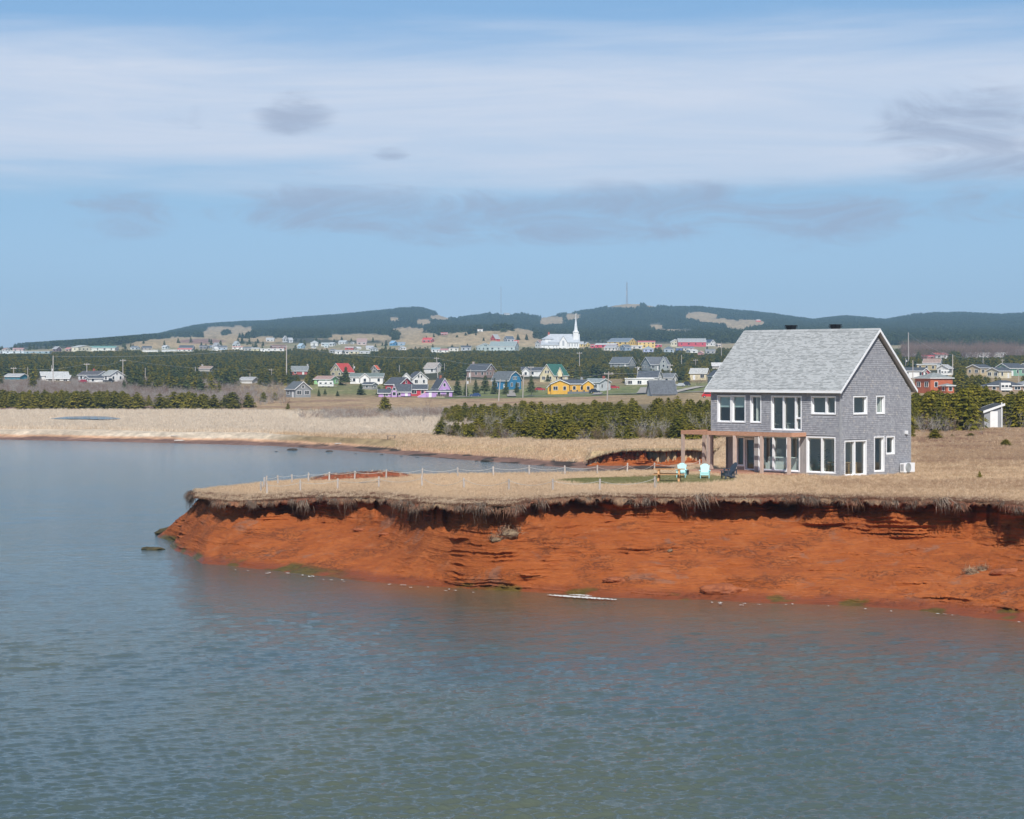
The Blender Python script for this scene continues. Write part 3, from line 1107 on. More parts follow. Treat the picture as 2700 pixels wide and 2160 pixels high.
def build_bank():
    xs = np.arange(1896, 1545, -1.0)
    D = bank_lip(xs)
    zt = np.interp(xs, [1545, 1575, 1610, 1660, 1720, 1800, 1896], [.95, 1.3, 1.75, 2.05, 2.1, 2.1, 2.0])
    lp = np.stack([XofD(xs, D), D], 1)
    Dw = D - np.interp(xs, [1545, 1620, 1896], [1.0, 2.2, 2.6])
    wp = np.stack([XofD(xs, Dw), Dw], 1)
    zf = terrain_z(xs, Dw - .3)
    hv = np.clip((zt - zf) * .9, .15, 1.7)
    strip_cliff('eroded_bank', lp, wp, zt, hv, np.full(len(xs), 1.5), zf, 26, 26, 3, False)
    # sod edge of the bank
    rows = []
    ov = .75 + .45 * vnoise(xs / 9.0, xs * 0, seed=78) + .15 * vnoise(xs / 3.0, xs * 0, seed=79)
    for dd, dzz in ((.9, -.28), (0.05, -.22), (-.04, -.10), (.05, .02), (.6, .05), (2.5, .04)):
        Dr = D - ov + dd
        rows.append(np.stack([XofD(xs, Dr), Dr, zt + dzz + .04 * vnoise(xs / 4.0, xs * 0 + dd, seed=80)], 1))
    me = np_mesh('bank_turf', np.concatenate(rows), quads=grid_quads(len(rows), len(xs)), smooth=True)
    set_attr(me, 'soil', np.tile(np.array([[.33, .25, .15]]), (len(xs) * len(rows), 1)) * (1 + .25 * fbm(np.tile(xs, len(rows)) / 6.0, np.repeat(np.arange(len(rows)), len(xs)) * 1.0, 0, 3, 77))[:, None], 'FLOAT_COLOR')
    o = link_mesh('bank_turf', me, bpy.data.materials['headland_turf'])
    tag(o, kind='structure')


build_bank()


def cliff_at(x, y):
    """closest point of the cliff face to photo position x, y"""
    V = CLIFF_V
    px = CX + V[..., 0] * F_PX / V[..., 1]
    py = HOR - (V[..., 2] - CAMZ) * F_PX / V[..., 1]
    k = np.argmin((px - x) ** 2 + (py - y) ** 2 + (V[..., 1] > 150) * 1e6)
    return Vector(V.reshape(-1, 3)[k])


# ------------------------------------------------------------------ the sea
def build_sea():
    xs = np.linspace(-800, 3300, 1120)
    yp = np.concatenate([np.linspace(2230, 1330, 455), np.linspace(1326, 1135, 60)])
    Ds = CAMZ * F_PX / (yp - HOR)
    DD, XX = np.meshgrid(Ds, xs, indexing='ij')
    x, D = XX.ravel(), DD.ravel()
    X = XofD(x, D)
    z = np.zeros_like(X)
    r2 = np.random.default_rng(11)
    gust = .72 + .5 * fbm(X / 14.0, D / 22.0, 0, 3, 101)
    gust = np.clip(gust, .25, 1.3)
    res = D * D / (F_PX * CAMZ) * 3.2          # metres between rows at that distance: finest wave it can carry
    for i in range(46):
        lam = 0.24 * (1.07 ** i)
        k = 2 * math.pi / lam
        th = R(104) + r2.normal(0, R(26))
        kx, ky = math.cos(th) * k, math.sin(th) * k
        amp = 0.0215 * lam ** 0.9 * min(1.0, (.5 / lam) ** 1.35)
        amp *= r2.uniform(.6, 1.3)
        ph = r2.uniform(0, 6.28)
        ok = sstep(lam / res, 1.0, 2.2)
        arg = kx * X + ky * D + ph + .5 * vnoise(X / (lam * 6), D / (lam * 6), seed=200 + i)
        w = np.sin(arg)
        z += amp * ok * (w - .22 * np.cos(2 * arg))
    z *= gust
    calm = np.interp(D, [50, 90, 160, 330], [1.0, .85, .55, .4])
    # lee of the cliff
    lee = sstep(np.abs(D - np.where((x > 540), water_D(x), 150)), 1.0, 16.0)
    z *= calm * (.35 + .65 * lee)
    edgef = np.minimum(np.minimum(sstep(x, -800, -600), 1 - sstep(x, 3150, 3300)), np.minimum(sstep(D, Ds[0], Ds[0] + 1), 1 - sstep(D, 330, 400)))
    z *= edgef
    V = np.stack([X, D, z], 1)
    Q = grid_quads(len(Ds), len(xs))
    me = np_mesh('sea', V, quads=Q, smooth=True)
    sd = np.where(x > 560, D - water_D(x), -99)
    sed = np.exp(-np.maximum(-(D - np.interp(x, WATER[:, 0], CAMZ * F_PX / (WATER[:, 1] - HOR))), 0) / 8.5) * sstep(x, 480, 760) * (D < 140)
    sed = sed * (0.7 + .9 * fbm(X / 6.0, D / 7.0, 0, 4, 120))
    set_attr(me, 'silt', np.clip(sed, 0, 1))
    m, gg, bs = new_mat('sea_water')
    tcn = gg.n('ShaderNodeTexCoord')
    ob = tcn.outputs['Object']
    at = gg.n('ShaderNodeAttribute')
    at.attribute_name = 'silt'
    nb = gg.noise(gg.mapping(ob, (.05, .028, 1)), 1.0, 4, .55, .3)
    c = gg.mix(gg.ss(nb, .36, .64), (.066, .100, .096), (.094, .112, .078))
    c = gg.mix(gg.m('MULTIPLY', at.outputs['Fac'], .8), c, (.23, .115, .05))
    gg.l(c, bs.inputs['Base Color'])
    bs.inputs['Roughness'].default_value = .09
    bs.inputs['IOR'].default_value = 1.333
    b1 = gg.n('ShaderNodeBump')
    b1.inputs['Strength'].default_value = .55
    b1.inputs['Distance'].default_value = .05
    rip = gg.noise(gg.mapping(ob, (2.2, 4.2, 1), (0, 0, 0), (0, 0, R(18))), 1.6, 5, .6, .6)
    gg.l(rip, b1.inputs['Height'])
    b2 = gg.n('ShaderNodeBump')
    b2.inputs['Strength'].default_value = .6
    b2.inputs['Distance'].default_value = .09
    rip2 = gg.noise(gg.mapping(ob, (.75, 1.7, 1), (5, 2, 0), (0, 0, R(10))), 1.0, 4, .6, .8)
    gg.l(rip2, b2.inputs['Height'])
    gg.l(b1.outputs[0], b2.inputs['Normal'])
    gg.l(b2.outputs[0], bs.inputs['Normal'])
    o = link_mesh('sea', me, m)
    tag(o, kind='structure')
    # open water around the detailed stretch
    mb = MB()
    Dn, Df = Ds[0], Ds[-1]
    xl, xr = -800, 3300
    pts = {'nl': (XofD(xl, Dn), Dn), 'nr': (XofD(xr, Dn), Dn), 'fl': (XofD(xl, Df), Df), 'fr': (XofD(xr, Df), Df)}
    z0 = 0.0
    a = 9000.0
    mb.add([(*pts['nl'], z0), (*pts['nr'], z0), (a, -600, z0), (-a, -600, z0), (*pts['fl'], z0), (*pts['fr'], z0), (a, 6000, z0), (-a, 6000, z0)],
           [(3, 2, 1, 0), (0, 4, 7, 3), (1, 2, 6, 5), (4, 5, 6, 7)])
    o2 = mb.build('open_sea', m)
    tag(o2, kind='structure')


build_sea()

# pond in the reed marsh
def build_pond():
    mb = MB()
    n = 40
    vs = []
    for i in range(n):
        a = 2 * math.pi * i / n
        x = 225 + 92 * math.cos(a) * (1 + .08 * math.sin(3 * a))
        y = 1103.5 + 4.2 * math.sin(a) + 1.2 * math.sin(2 * a + 1)
        D = (CAMZ - 1.12) * F_PX / (y - HOR)
        vs.append((XofD(x, D), D, 1.22))
    mb.add(vs, [tuple(range(n))])
    m, gg, bs = new_mat('pond_water')
    bs.inputs['Base Color'].default_value = (.02, .03, .05, 1)
    bs.inputs['Roughness'].default_value = .12
    o = mb.build('pond', m)
    tag(o, kind='structure')


build_pond()

# village road along the houses and the lane beside it
def strip(name, pts, width, mat, dz=0.06):
    vs, fs = [], []
    pts = [Vector((p[0], p[1])) for p in pts]
    fine = []
    for a, b in zip(pts[:-1], pts[1:]):
        for t in np.linspace(0, 1, 14, endpoint=False):
            fine.append(a + (b - a) * t)
    fine.append(pts[-1])
    for i, p in enumerate(fine):
        d = (fine[min(i + 1, len(fine) - 1)] - fine[max(i - 1, 0)]).normalized()
        nrm = Vector((-d.y, d.x)) * width / 2
        for q in (p - nrm, p + nrm):
            vs.append((q.x, q.y, zat(CX + q.x * F_PX / q.y, q.y) + dz + .25))
    for i in range(len(fine) - 1):
        fs.append((2 * i, 2 * i + 1, 2 * i + 3, 2 * i + 2))
    me = bpy.data.meshes.new(name)
    me.from_pydata(vs, [], fs)
    o = link_mesh(name, me, mat)
    tag(o, kind='structure')
    return o


asphalt = paint('asphalt', (.17, .165, .16), .9, .15, .4)
strip('road', [(XofD(1120, 792), 792), (XofD(1300, 782), 782), (XofD(1560, 775), 775), (XofD(1800, 765), 765), (XofD(2050, 730), 730)], 6.5, asphalt)
for (xa_, da_, xb_, db_) in ((1572, 778, 1578, 806), (1225, 788, 1210, 800), (1690, 772, 1700, 850), (1100, 792, 1060, 800), (1350, 780, 1345, 850)):
    strip('driveway', [(XofD(xa_, da_), da_), (XofD(xb_, db_), db_)], 3.2, paint('driveway_gravel', (.34, .31, .27), .95, .2, .8), .1)
strip('gravel_lane', [(XofD(1770, 765), 765), (XofD(1800, 800), 800), (XofD(1850, 840), 840)], 4.0, paint('pale_gravel', (.42, .38, .33), .95, .2, .8))
# ================================================================== BUILDINGS OF THE VILLAGE
KEEP = []           # seen extents of things that trees in front must not cover: x0, x1, ytop, ybase, D
FOOT = []           # footprints: X, Y, radius

WHITE = (.78, .78, .76)
TRIM = (.80, .80, .79)
SLATE = (.075, .085, .10)
GREYROOF = (.17, .19, .195)
BROWNROOF = (.23, .16, .13)


def roof_shape(kind, L, W, h, rise, ov):
    """roof shell, trim boards; local x runs along the ridge"""
    rf, tr = MB(), MB()
    t = 0.20
    xo = L / 2 + ov
    if kind == 'flat':
        rf.box(-L / 2 - .25, L / 2 + .25, -W / 2 - .25, W / 2 + .25, h, h + max(.25, rise))
        tr.box(-L / 2 - .31, L / 2 + .31, -W / 2 - .31, -W / 2 - .25, h - .05, h + .2)
        return rf, tr
    if kind == 'hip':
        e = W / 2 + ov
        xr = max(L / 2 - W / 2, 0.02)
        vs = [(-xo, -e, h), (xo, -e, h), (xo, e, h), (-xo, e, h), (-xr, 0, h + rise), (xr, 0, h + rise)]
        vs += [(a, b, c - .18) for a, b, c in vs[:4]]
        rf.add(vs, [(0, 1, 5, 4), (1, 2, 5), (2, 3, 4, 5), (3, 0, 4), (9, 8, 7, 6), (0, 6, 7, 1), (1, 7, 8, 2), (2, 8, 9, 3), (3, 9, 6, 0)])
        tr.box(-xo - .02, xo + .02, -e - .05, -e, h - .24, h - .02)
        tr.box(-xo - .05, -xo, -e, e, h - .24, h - .02)
        tr.box(xo, xo + .05, -e, e, h - .24, h - .02)
        return rf, tr
    if kind == 'shed':
        e = W / 2 + ov
        sl = rise / W
        poly = [(-e, h - ov * sl), (e, h + rise + ov * sl), (e, h + rise + ov * sl + t), (-e, h - ov * sl + t)]
        rf.prism(poly, -xo, xo, 'x')
        for sx in (-1, 1):
            x0 = sx * xo
            tr.prism([(-e, h - ov * sl - .06), (e, h + rise + ov * sl - .06), (e, h + rise + ov * sl + t + .01), (-e, h - ov * sl + t + .01)], min(x0, x0 + sx * .05), max(x0, x0 + sx * .05), 'x')
        return rf, tr
    if kind == 'gambrel':
        prof = [(-(W / 2 + ov), h - .15), (-W * .33, h + rise * .62), (0, h + rise), (W * .33, h + rise * .62), (W / 2 + ov, h - .15)]
    else:
        sl = rise / (W / 2)
        prof = [(-(W / 2 + ov), h - ov * sl), (0, h + rise), (W / 2 + ov, h - ov * sl)]
    for a, b in zip(prof[:-1], prof[1:]):
        rf.prism([(a[0], a[1]), (b[0], b[1]), (b[0], b[1] + t), (a[0], a[1] + t)], -xo, xo, 'x')
        for sx in (-1, 1):
            x0 = sx * xo
            tr.prism([(a[0], a[1] - .1), (b[0], b[1] - .1), (b[0], b[1] + t - .02), (a[0], a[1] + t - .02)], min(x0, x0 + sx * .07), max(x0, x0 + sx * .07), 'x')
    for sy in (-1, 1):
        e = sy * (W / 2 + ov)
        z = prof[0][1]
        tr.box(-xo, xo, min(e, e + sy * .06), max(e, e + sy * .06), z - .06, z + t - .03)
    return rf, tr


def wall_shape(kind, L, W, h, rise):
    mb = MB()
    if kind == 'gable':
        poly = [(-W / 2, -1.2), (W / 2, -1.2), (W / 2, h), (0, h + rise), (-W / 2, h)]
    elif kind == 'gambrel':
        poly = [(-W / 2, -1.2), (W / 2, -1.2), (W / 2, h), (W * .33, h + rise * .62), (0, h + rise), (-W * .33, h + rise * .62), (-W / 2, h)]
    elif kind == 'shed':
        poly = [(-W / 2, -1.2), (W / 2, -1.2), (W / 2, h + rise), (-W / 2, h)]
    else:
        poly = [(-W / 2, -1.2), (W / 2, -1.2), (W / 2, h), (-W / 2, h)]
    mb.prism(poly, -L / 2, L / 2, 'x')
    return mb


WIN_CACHE = {}


def window_meshes(w, h, far):
    key = (round(w, 1), round(h, 1), far)
    if key in WIN_CACHE:
        return WIN_CACHE[key]
    w, h = key[0], key[1]
    fr = MB()
    if far:
        fr.box(-w / 2, w / 2, -.05, .02, -h / 2, h / 2)
        WIN_CACHE[key] = (fr.mesh('window'), None)
        return WIN_CACHE[key]
    b = .11
    fr.box(-w / 2 - b, w / 2 + b, -.09, .0, h / 2, h / 2 + b)
    fr.box(-w / 2 - b, w / 2 + b, -.11, .0, -h / 2 - b, -h / 2)
    fr.box(-w / 2 - b, -w / 2, -.09, .0, -h / 2, h / 2)
    fr.box(w / 2, w / 2 + b, -.09, .0, -h / 2, h / 2)
    if w > 1.4:
        fr.box(-.04, .04, -.08, .0, -h / 2, h / 2)
    pn = MB().box(-w / 2, w / 2, -.03, -.005, -h / 2, h / 2)
    WIN_CACHE[key] = (fr.mesh('window'), pn.mesh('pane'))
    return WIN_CACHE[key]


def add_window(root, base, face, L, W, u, z, w, h, far, trimmat, yaw):
    """a window on one face of a block; base is the block's offset inside the thing"""
    fm, pm = window_meshes(w, h, far)
    o = bpy.data.objects.new('window', fm)
    COL.objects.link(o)
    o.parent = root
    if not fm.materials:
        fm.materials.append(dark_pane() if far else MATS['trim_white'])
    if face == 'f': p, a = Vector((u, -W / 2, z)), 0
    elif face == 'b': p, a = Vector((u, W / 2, z)), math.pi
    elif face == 'r': p, a = Vector((L / 2, u, z)), math.pi / 2
    else: p, a = Vector((-L / 2, u, z)), -math.pi / 2
    p = Matrix.Rotation(yaw, 3, 'Z') @ p
    o.location = base + p
    o.rotation_euler = (0, 0, yaw + a)
    if pm is not None:
        c = bpy.data.objects.new('pane', pm)
        COL.objects.link(c)
        if not pm.materials:
            pm.materials.append(dark_pane())
        c.parent = o
    return o


paint('trim_white', TRIM, .5, .05, 1.5)


def building(name, label, cat, blocks, wall, roof, trim=TRIM, chimney=None, far=False, D=None, group=None, wins=True, keep=True, ov=None, door=True):
    x0, x1, yr, ye, yb, yawd = blocks[0][:6]
    xc = (x0 + x1) / 2
    D0 = D or find_D(xc, yb)
    rootloc = Vector((XofD(xc, D0), D0, zat(xc, D0)))
    root = empty(name, rootloc, 0, label, cat, group)
    r = random.Random(hash(label) & 0xffff if False else int(xc * 7 + yb))
    zoff = CAMZ - (yb - HOR) * D0 / F_PX - rootloc.z          # keeps the seen base line when the ground is uneven
    for bi, b in enumerate(blocks):
        x0, x1, yr, ye, yb, yawd, other = b[:7]
        opt = b[7] if len(b) > 7 else {}
        kind = opt.get('kind', 'gable')
        dD = opt.get('dD', 0.0)
        Db = D0 + dD
        m = Db / F_PX
        yaw = R(yawd)
        ext = (x1 - x0) * m
        if abs(yawd) > 62:
            L = other
            W = max(1.2, (ext - L * abs(math.cos(yaw))) / abs(math.sin(yaw)))
        else:
            W = other
            L = max(1.2, (ext - W * abs(math.sin(yaw))) / abs(math.cos(yaw)))
        h = (yb - ye) * m
        rise = max((ye - yr) * m, 0.05)
        wc, rc = opt.get('wall', wall), opt.get('roof', roof)
        base = Vector((XofD((x0 + x1) / 2, Db) - rootloc.x, dD, CAMZ - (yb - HOR) * Db / F_PX - rootloc.z))
        o_v = ov if ov is not None else (.28 if far else .38)
        wm = paint('siding_%.2f_%.2f_%.2f' % wc, wc, .7, .10, .8)
        rm = paint('shingle_%.2f_%.2f_%.2f' % rc, rc, .85, .25, 1.6)
        tm = paint('trim_%.2f_%.2f_%.2f' % trim, trim, .5, .05, 1.5)
        wo_ = wall_shape(kind, L, W, h, rise).build('wall', wm, root, base)
        wo_.rotation_euler = (0, 0, yaw)
        rf, tr = roof_shape(kind, L, W, h, rise, o_v)
        ro = rf.build('roof', rm, root, base)
        ro.rotation_euler = (0, 0, yaw)
        if tr.v:
            to = tr.build('trim', tm, ro)
        FOOT.append((rootloc.x + base.x, Db, max(L, W) * .62 + 1.0))
        if keep:
            KEEP.append((x0 - 1, x1 + 1, yr - 1, yb - (yb - ye) * .35, Db - W / 2))
        if opt.get('wins', wins) and kind != 'none':
            rotm = Matrix.Rotation(yaw, 3, 'Z')
            tocam = Vector((-rootloc.x, -rootloc.y, 0)).normalized()
            st = 2 if h > 4.3 else 1
            fh = h / st
            for face, nv, ln in (('f', (0, -1, 0), L), ('r', (1, 0, 0), W), ('l', (-1, 0, 0), W)):
                if (rotm @ Vector(nv)).dot(tocam) < 0.18 or h < 1.5:
                    continue
                n = max(1, int(ln / (3.4 if far else 2.9)))
                if far: n = min(n, 4)
                ds = r.randrange(n) if (door and face == 'f' and bi == 0 and n > 1) else -1
                for s in range(st):
                    for i in range(n):
                        u = (i + .5) / n * ln - ln / 2
                        ww = 1.0 if r.random() < .65 else 1.6
                        ww = min(ww, ln / n * .55)
                        hh = min(1.3, fh * .5)
                        zc = s * fh + fh * .56
                        if i == ds and s == 0:
                            dm = MB().box(-.5, .5, -.06, .02, -.05, min(2.05, fh * .85)).build('door', tm, root)
                            p = rotm @ Vector((u, -W / 2, 0))
                            dm.location = base + p
                            dm.rotation_euler = (0, 0, yaw)
                            continue
                        add_window(root, base, face, L, W, u, zc, ww, hh, far, tm, yaw)
                if face != 'f' and kind in ('gable', 'gambrel') and rise > 1.9:
                    nn = 2 if (W > 6.5 and rise > 2.6) else 1
                    for i in range(nn):
                        u = 0 if nn == 1 else (-.7 + 1.4 * i)
                        add_window(root, base, face, L, W, u, h + rise * .30, .8, min(1.1, rise * .38), far, tm, yaw)
        if chimney and chimney[0] == bi:
            fr = chimney[1]
            cc = MB().box(-.4, .4, -.35, .35, h + rise * .2, h + rise + 1.1)
            co = cc.build('chimney', paint('chimney_%.2f' % chimney[2][0], chimney[2], .9, .2, 4), ro)
            co.location = (fr * L, 0, 0)
    return root


SL = SLATE
building('cottage', 'small grey shingled cottage with white corner boards standing alone on the tan field', 'house',
         [(753, 820, 1007, 1025, 1048, -55, 6.2)], (.27, .28, .29), (.12, .135, .145))
building('lilac_shop', 'lilac shop with slate roof and low wing, left of the two lilac houses', 'house',
         [(1041, 1083, 1014, 1032, 1047, 0, 6), (999, 1037, 1027, 1036, 1047, 0, 4.5), (1034, 1048, 1014, 1031, 1047, -90, 7.5, {'dD': -1.2})], (.50, .31, .60), SL)
building('crimson_house', 'crimson house with slate gable roof rising behind the lilac shop', 'house',
         [(1017, 1088, 996, 1013, 1043, -35, 8), (1082, 1126, 1015, 1026, 1043, 0, 6)], (.50, .035, .06), SL)
building('lilac_house', 'tall gabled lilac house with a skirt roof, the right one of the two lilac houses', 'house',
         [(1124, 1193, 1022, 1031, 1048, 0, 8.5, {'kind': 'hip'}), (1139, 1187, 998, 1022, 1046, -68, 7.0, {'dD': .3})], (.50, .31, .60), SL, chimney=(1, -.1, (.35, .12, .07)))
building('white_house', 'white two-gabled house with charcoal roof behind the crimson house', 'house',
         [(1075, 1127, 981, 998, 1016, -50, 8), (1062, 1083, 984, 995, 1012, -90, 7, {'dD': -1.5})], WHITE, SL)
building('long_white_house', 'long white two-storey house with grey-green roof left of the crimson house', 'house',
         [(925, 1011, 985, 994, 1012, 0, 9), (952, 976, 985, 995, 1012, -90, 10, {'dD': -1.0})], WHITE, (.17, .205, .19))
building('grey_shed', 'weathered grey shed in front of the long white house', 'shed', [(955, 995, 1009, 1014, 1026, -30, 4)], (.34, .33, .32), SL, keep=True)
building('green_bungalow', 'mint green bungalow with pinkish brown roof behind the white caravan', 'house', [(830, 891, 992, 1000, 1013, -20, 8)], (.30, .58, .27), (.36, .24, .21))
building('red_roof_chalet', 'chalet with bright red roof and white bargeboards on the wooded rise', 'house',
         [(871, 933, 959, 981, 992, 52, 8)], (.55, .50, .33), (.46, .06, .05))
building('orange_roof_cabin', 'small cabin with orange-red roof among the spruces right of the chalet', 'house', [(979, 1001, 964, 974, 985, 48, 4.5)], (.42, .42, .36), (.52, .12, .06))
building('grey_roof_house', 'grey-roofed house half hidden by trees left of the red-roofed chalet', 'house', [(770, 812, 966, 978, 988, 0, 8)], (.42, .10, .09), (.22, .24, .24), chimney=(0, .48, (.4, .38, .36)))
building('beige_roof_house', 'white house with pale beige-grey roof on the rise above the white two-gabled house', 'house', [(1118, 1168, 957, 971, 984, -30, 8)], WHITE, (.36, .33, .30))
building('brick_house', 'brick house with white gable and charcoal roof above the row of pines', 'house',
         [(1231, 1307, 960, 977, 995, -32, 9)], (.36, .25, .22), SL, chimney=(0, -.42, (.45, .36, .32)))
building('blue_house', 'bright blue barn-roofed house half hidden by pines', 'house',
         [(1298, 1374, 980, 1004, 1027, -38, 8, {'kind': 'gambrel'})], (.035, .20, .38), (.12, .135, .145))
building('green_roof_chalet', 'cream chalet with dark green roof and small dormer', 'house',
         [(1424, 1498, 961, 989, 1007, 48, 8.2), (1470, 1482, 969, 982, 986, -90, 5, {'dD': -2.2, 'wins': False})], (.72, .65, .42), (.035, .13, .10))
building('white_wing_house', 'white house with charcoal roof behind and left of the cream chalet', 'house', [(1376, 1432, 969, 978, 992, 0, 8), (1376, 1396, 970, 979, 993, -90, 9.5, {'dD': -1})], WHITE, SL)
building('yellow_bungalow', 'wide bright yellow bungalow with white trim facing the road', 'house',
         [(1480, 1547, 1002, 1012, 1037, 0, 8), (1452, 1500, 1002, 1012, 1038, -90, 10, {'dD': -1.2}), (1536, 1564, 1003, 1013, 1036, -90, 9.4, {'dD': -.8}), (1444, 1457, 1014, 1020, 1038, -90, 4, {'dD': -2, 'wins': False})],
         (.72, .40, .045), SL, chimney=(0, .3, (.30, .31, .32)))
building('pale_grey_bungalow', 'pale grey bungalow with brick chimney right behind the yellow bungalow', 'house', [(1537, 1610, 999, 1008, 1030, -35, 8)], (.60, .61, .62), (.27, .31, .31), chimney=(0, .44, (.36, .10, .07)))
building('grey_gable_house', 'grey house with slate roof among spruces, left of the two grey ones on the rise', 'house', [(1608, 1676, 942, 958, 967, -30, 9)], (.30, .32, .32), (.11, .125, .14))
building('grey_chalet', 'grey house with steep front gable, right of the two grey ones on the rise', 'house',
         [(1692, 1766, 942, 961, 976, 28, 9), (1738, 1757, 941, 959, 972, -90, 10.5, {'dD': -1.2})], (.33, .36, .35), (.13, .14, .155))
building('white_barn_roof_house', 'white house with charcoal barn roof and flat-roofed sunroom', 'house',
         [(1681, 1746, 979, 996, 1012, -18, 7, {'kind': 'gambrel'}), (1648, 1722, 997, 999, 1020, 0, 6, {'kind': 'flat', 'roof': (.7, .68, .66), 'dD': -6})], WHITE, SL)
building('white_gable_house', 'small white gabled house with grey roof just right of the white barn-roofed house', 'house', [(1742, 1787, 985, 996, 1008, -25, 6)], WHITE, (.16, .17, .18))
building('slate_hut', 'steep slate-roofed hut with arched red door behind the front thicket', 'hut', [(1707, 1782, 1004, 1034, 1043, 18, 4.2)], (.42, .48, .52), (.115, .125, .14), trim=(.2, .2, .22))
building('beige_cottage', 'beige cottage with pale tin roof just left of the big shingled roof', 'house', [(1818, 1871, 972, 984, 1002, -15, 7)], (.62, .54, .36), (.44, .44, .42))
building('grey_barn', 'grey gabled barn whose right half is hidden by the shingled roof', 'barn', [(1868, 1913, 977, 991, 1017, -80, 8)], (.33, .34, .37), SL)
building('tin_roof_shed', 'low shed with a pale tin roof in the trees above the grey barn', 'shed', [(1877, 1910, 957, 965, 972, 0, 6)], (.5, .48, .45), (.55, .55, .54))
building('white_bungalow', 'long white bungalow with pale roof behind the tallest pole at far left', 'house',
         [(102, 183, 981, 990, 1003, 18, 8), (126, 186, 990, 998, 1008, 0, 6, {'dD': -7})], WHITE, (.50, .51, .50))
building('dark_roof_bungalow', 'white bungalow with dark roof and brick chimney left of the tall-gabled white house', 'house', [(208, 288, 979, 989, 1004, -25, 9)], (.62, .66, .70), (.10, .10, .11), chimney=(0, 0, (.36, .2, .15)))
building('gabled_white_house', 'white house with big gable and grey-green roof at the end of the left cluster', 'house', [(272, 325, 977, 989, 1006, -38, 8)], WHITE, (.33, .35, .34))
building('white_shed', 'little white gabled shed with a dark-roofed wing in front of the left cluster', 'shed', [(222, 273, 991, 997, 1009, 38, 4.5)], WHITE, SL)
building('teal_house', 'low teal house with grey roof at the far left edge', 'house', [(14, 72, 986, 993, 1000, -20, 7)], (.03, .22, .32), (.40, .41, .41))
building('hidden_house', 'house showing only its brown roof and chimney above the left woods', 'house', [(524, 568, 966, 973, 979, -20, 7)], (.6, .56, .5), (.32, .24, .19), chimney=(0, -.4, (.42, .4, .38)))
building('low_grey_house', 'low house with grey roof beyond the brown shrubs left of the grey cottage', 'house', [(633, 679, 995, 1002, 1011, -15, 7)], (.6, .6, .58), (.36, .37, .37))
building('orange_house', 'orange two-storey hip-roofed house right of the shingled gable', 'house',
         [(2416, 2508, 982, 996, 1036, 24, 7.5, {'kind': 'hip'}), (2481, 2514, 1011, 1016, 1036, 24, 3, {'kind': 'hip', 'dD': -5.5})], (.50, .135, .06), (.26, .28, .27))
building('beige_two_storey_house', 'beige house with brown roof and tan flat-roofed front beyond the orange house', 'house',
         [(2432, 2486, 947, 957, 976, -20, 7), (2415, 2466, 960, 962, 977, 0, 5, {'kind': 'flat', 'wall': (.45, .36, .2), 'roof': (.5, .48, .44), 'dD': -6})], (.58, .60, .60), (.33, .24, .20))
building('red_ended_house', 'long white house with dark roof and red end beside the shingled gable', 'house', [(2378, 2446, 970, 978, 996, -15, 7), (2422, 2447, 972, 980, 995, -85, 7.6, {'wall': (.35, .05, .05), 'dD': -.4})], WHITE, SL)
building('white_garage_house', 'white gabled house behind the parked camper, left of the tan house', 'house', [(2473, 2510, 962, 971, 989, 40, 6)], WHITE, (.4, .4, .4))
building('tan_house', 'tan house with white gable trim and dark roof in the middle of the right-hand row', 'house', [(2550, 2613, 962, 970, 990, 36, 7.5)], (.52, .42, .27), SL)
building('cream_garage', 'cream garage with two small windows at the end of the right-hand row', 'garage', [(2602, 2666, 970, 978, 997, 36, 6.5)], (.68, .61, .44), SL)
building('green_white_house', 'white-gabled house with green walls behind the cream garage', 'house', [(2624, 2702, 959, 971, 991, 32, 9)], (.22, .40, .30), SL)
building('corner_house', 'white gabled house cut by the right edge of the picture', 'house', [(2684, 2740, 959, 967, 985, 32, 8)], WHITE, (.3, .31, .31))
building('dark_hip_house', 'low brown house with a wide dark hip roof above the right thicket', 'house', [(2598, 2690, 1003, 1016, 1032, 0, 8, {'kind': 'hip'})], (.32, .22, .16), SL)
building('edge_hip_house', 'grey hip roof of a house at the right edge above the thicket', 'house', [(2680, 2745, 1000, 1014, 1030, 0, 8, {'kind': 'hip'})], (.5, .48, .45), (.27, .28, .29))
building('lean_to_shed', 'grey shingled shed with a slanting dark roof and white trim in the right thicket', 'shed',
         [(2577, 2637, 1069, 1086, 1137, -82, 3.2, {'kind': 'shed', 'wins': False})], (.31, .32, .34), (.06, .065, .07), D=262, ov=.2, door=False)
shed_ = bpy.data.objects['lean_to_shed']
MB().box(-.45, .45, -.04, .03, 0, 1.95).build('door', MATS['trim_white'], shed_, Vector((.25, -1.69, -.05)))
MB().box(-.05, .05, -.05, .05, 0, 3.05).build('corner_board', MATS['trim_white'], shed_, Vector((1.2, -1.55, -.1)))
# ================================================================== THE SHINGLED HOUSE
HX, HY = XofD(2216, 138.6), 138.6           # front right corner
HZ = 4.3
DECK = 0.17                                 # deck and floor above the ground
HL, HW = 10.54, 7.62
ROT = R(135)                                # local x runs left along the front, local y points out of the front
UX = Vector((math.cos(ROT), math.sin(ROT), 0))
VY = Vector((-math.sin(ROT), math.cos(ROT), 0))


def fx(px, out=0.0):
    """local x of a point of the front plane (pushed out by `out`) seen at photo x"""
    k = (px - CX) / F_PX
    X0, Y0 = HX + VY.x * out, HY + VY.y * out
    return (k * Y0 - X0) / (UX.x - k * UX.y)


def gy(px):
    """local y (negative) on the gable plane seen at photo x"""
    k = (px - CX) / F_PX
    return (k * HY - HX) / (VY.x - k * VY.y)


def lz(py, x=0.0, y=0.0):
    """local height of photo y at a local plan position"""
    D = HY + UX.y * x + VY.y * y
    return CAMZ - (py - HOR) * D / F_PX - HZ


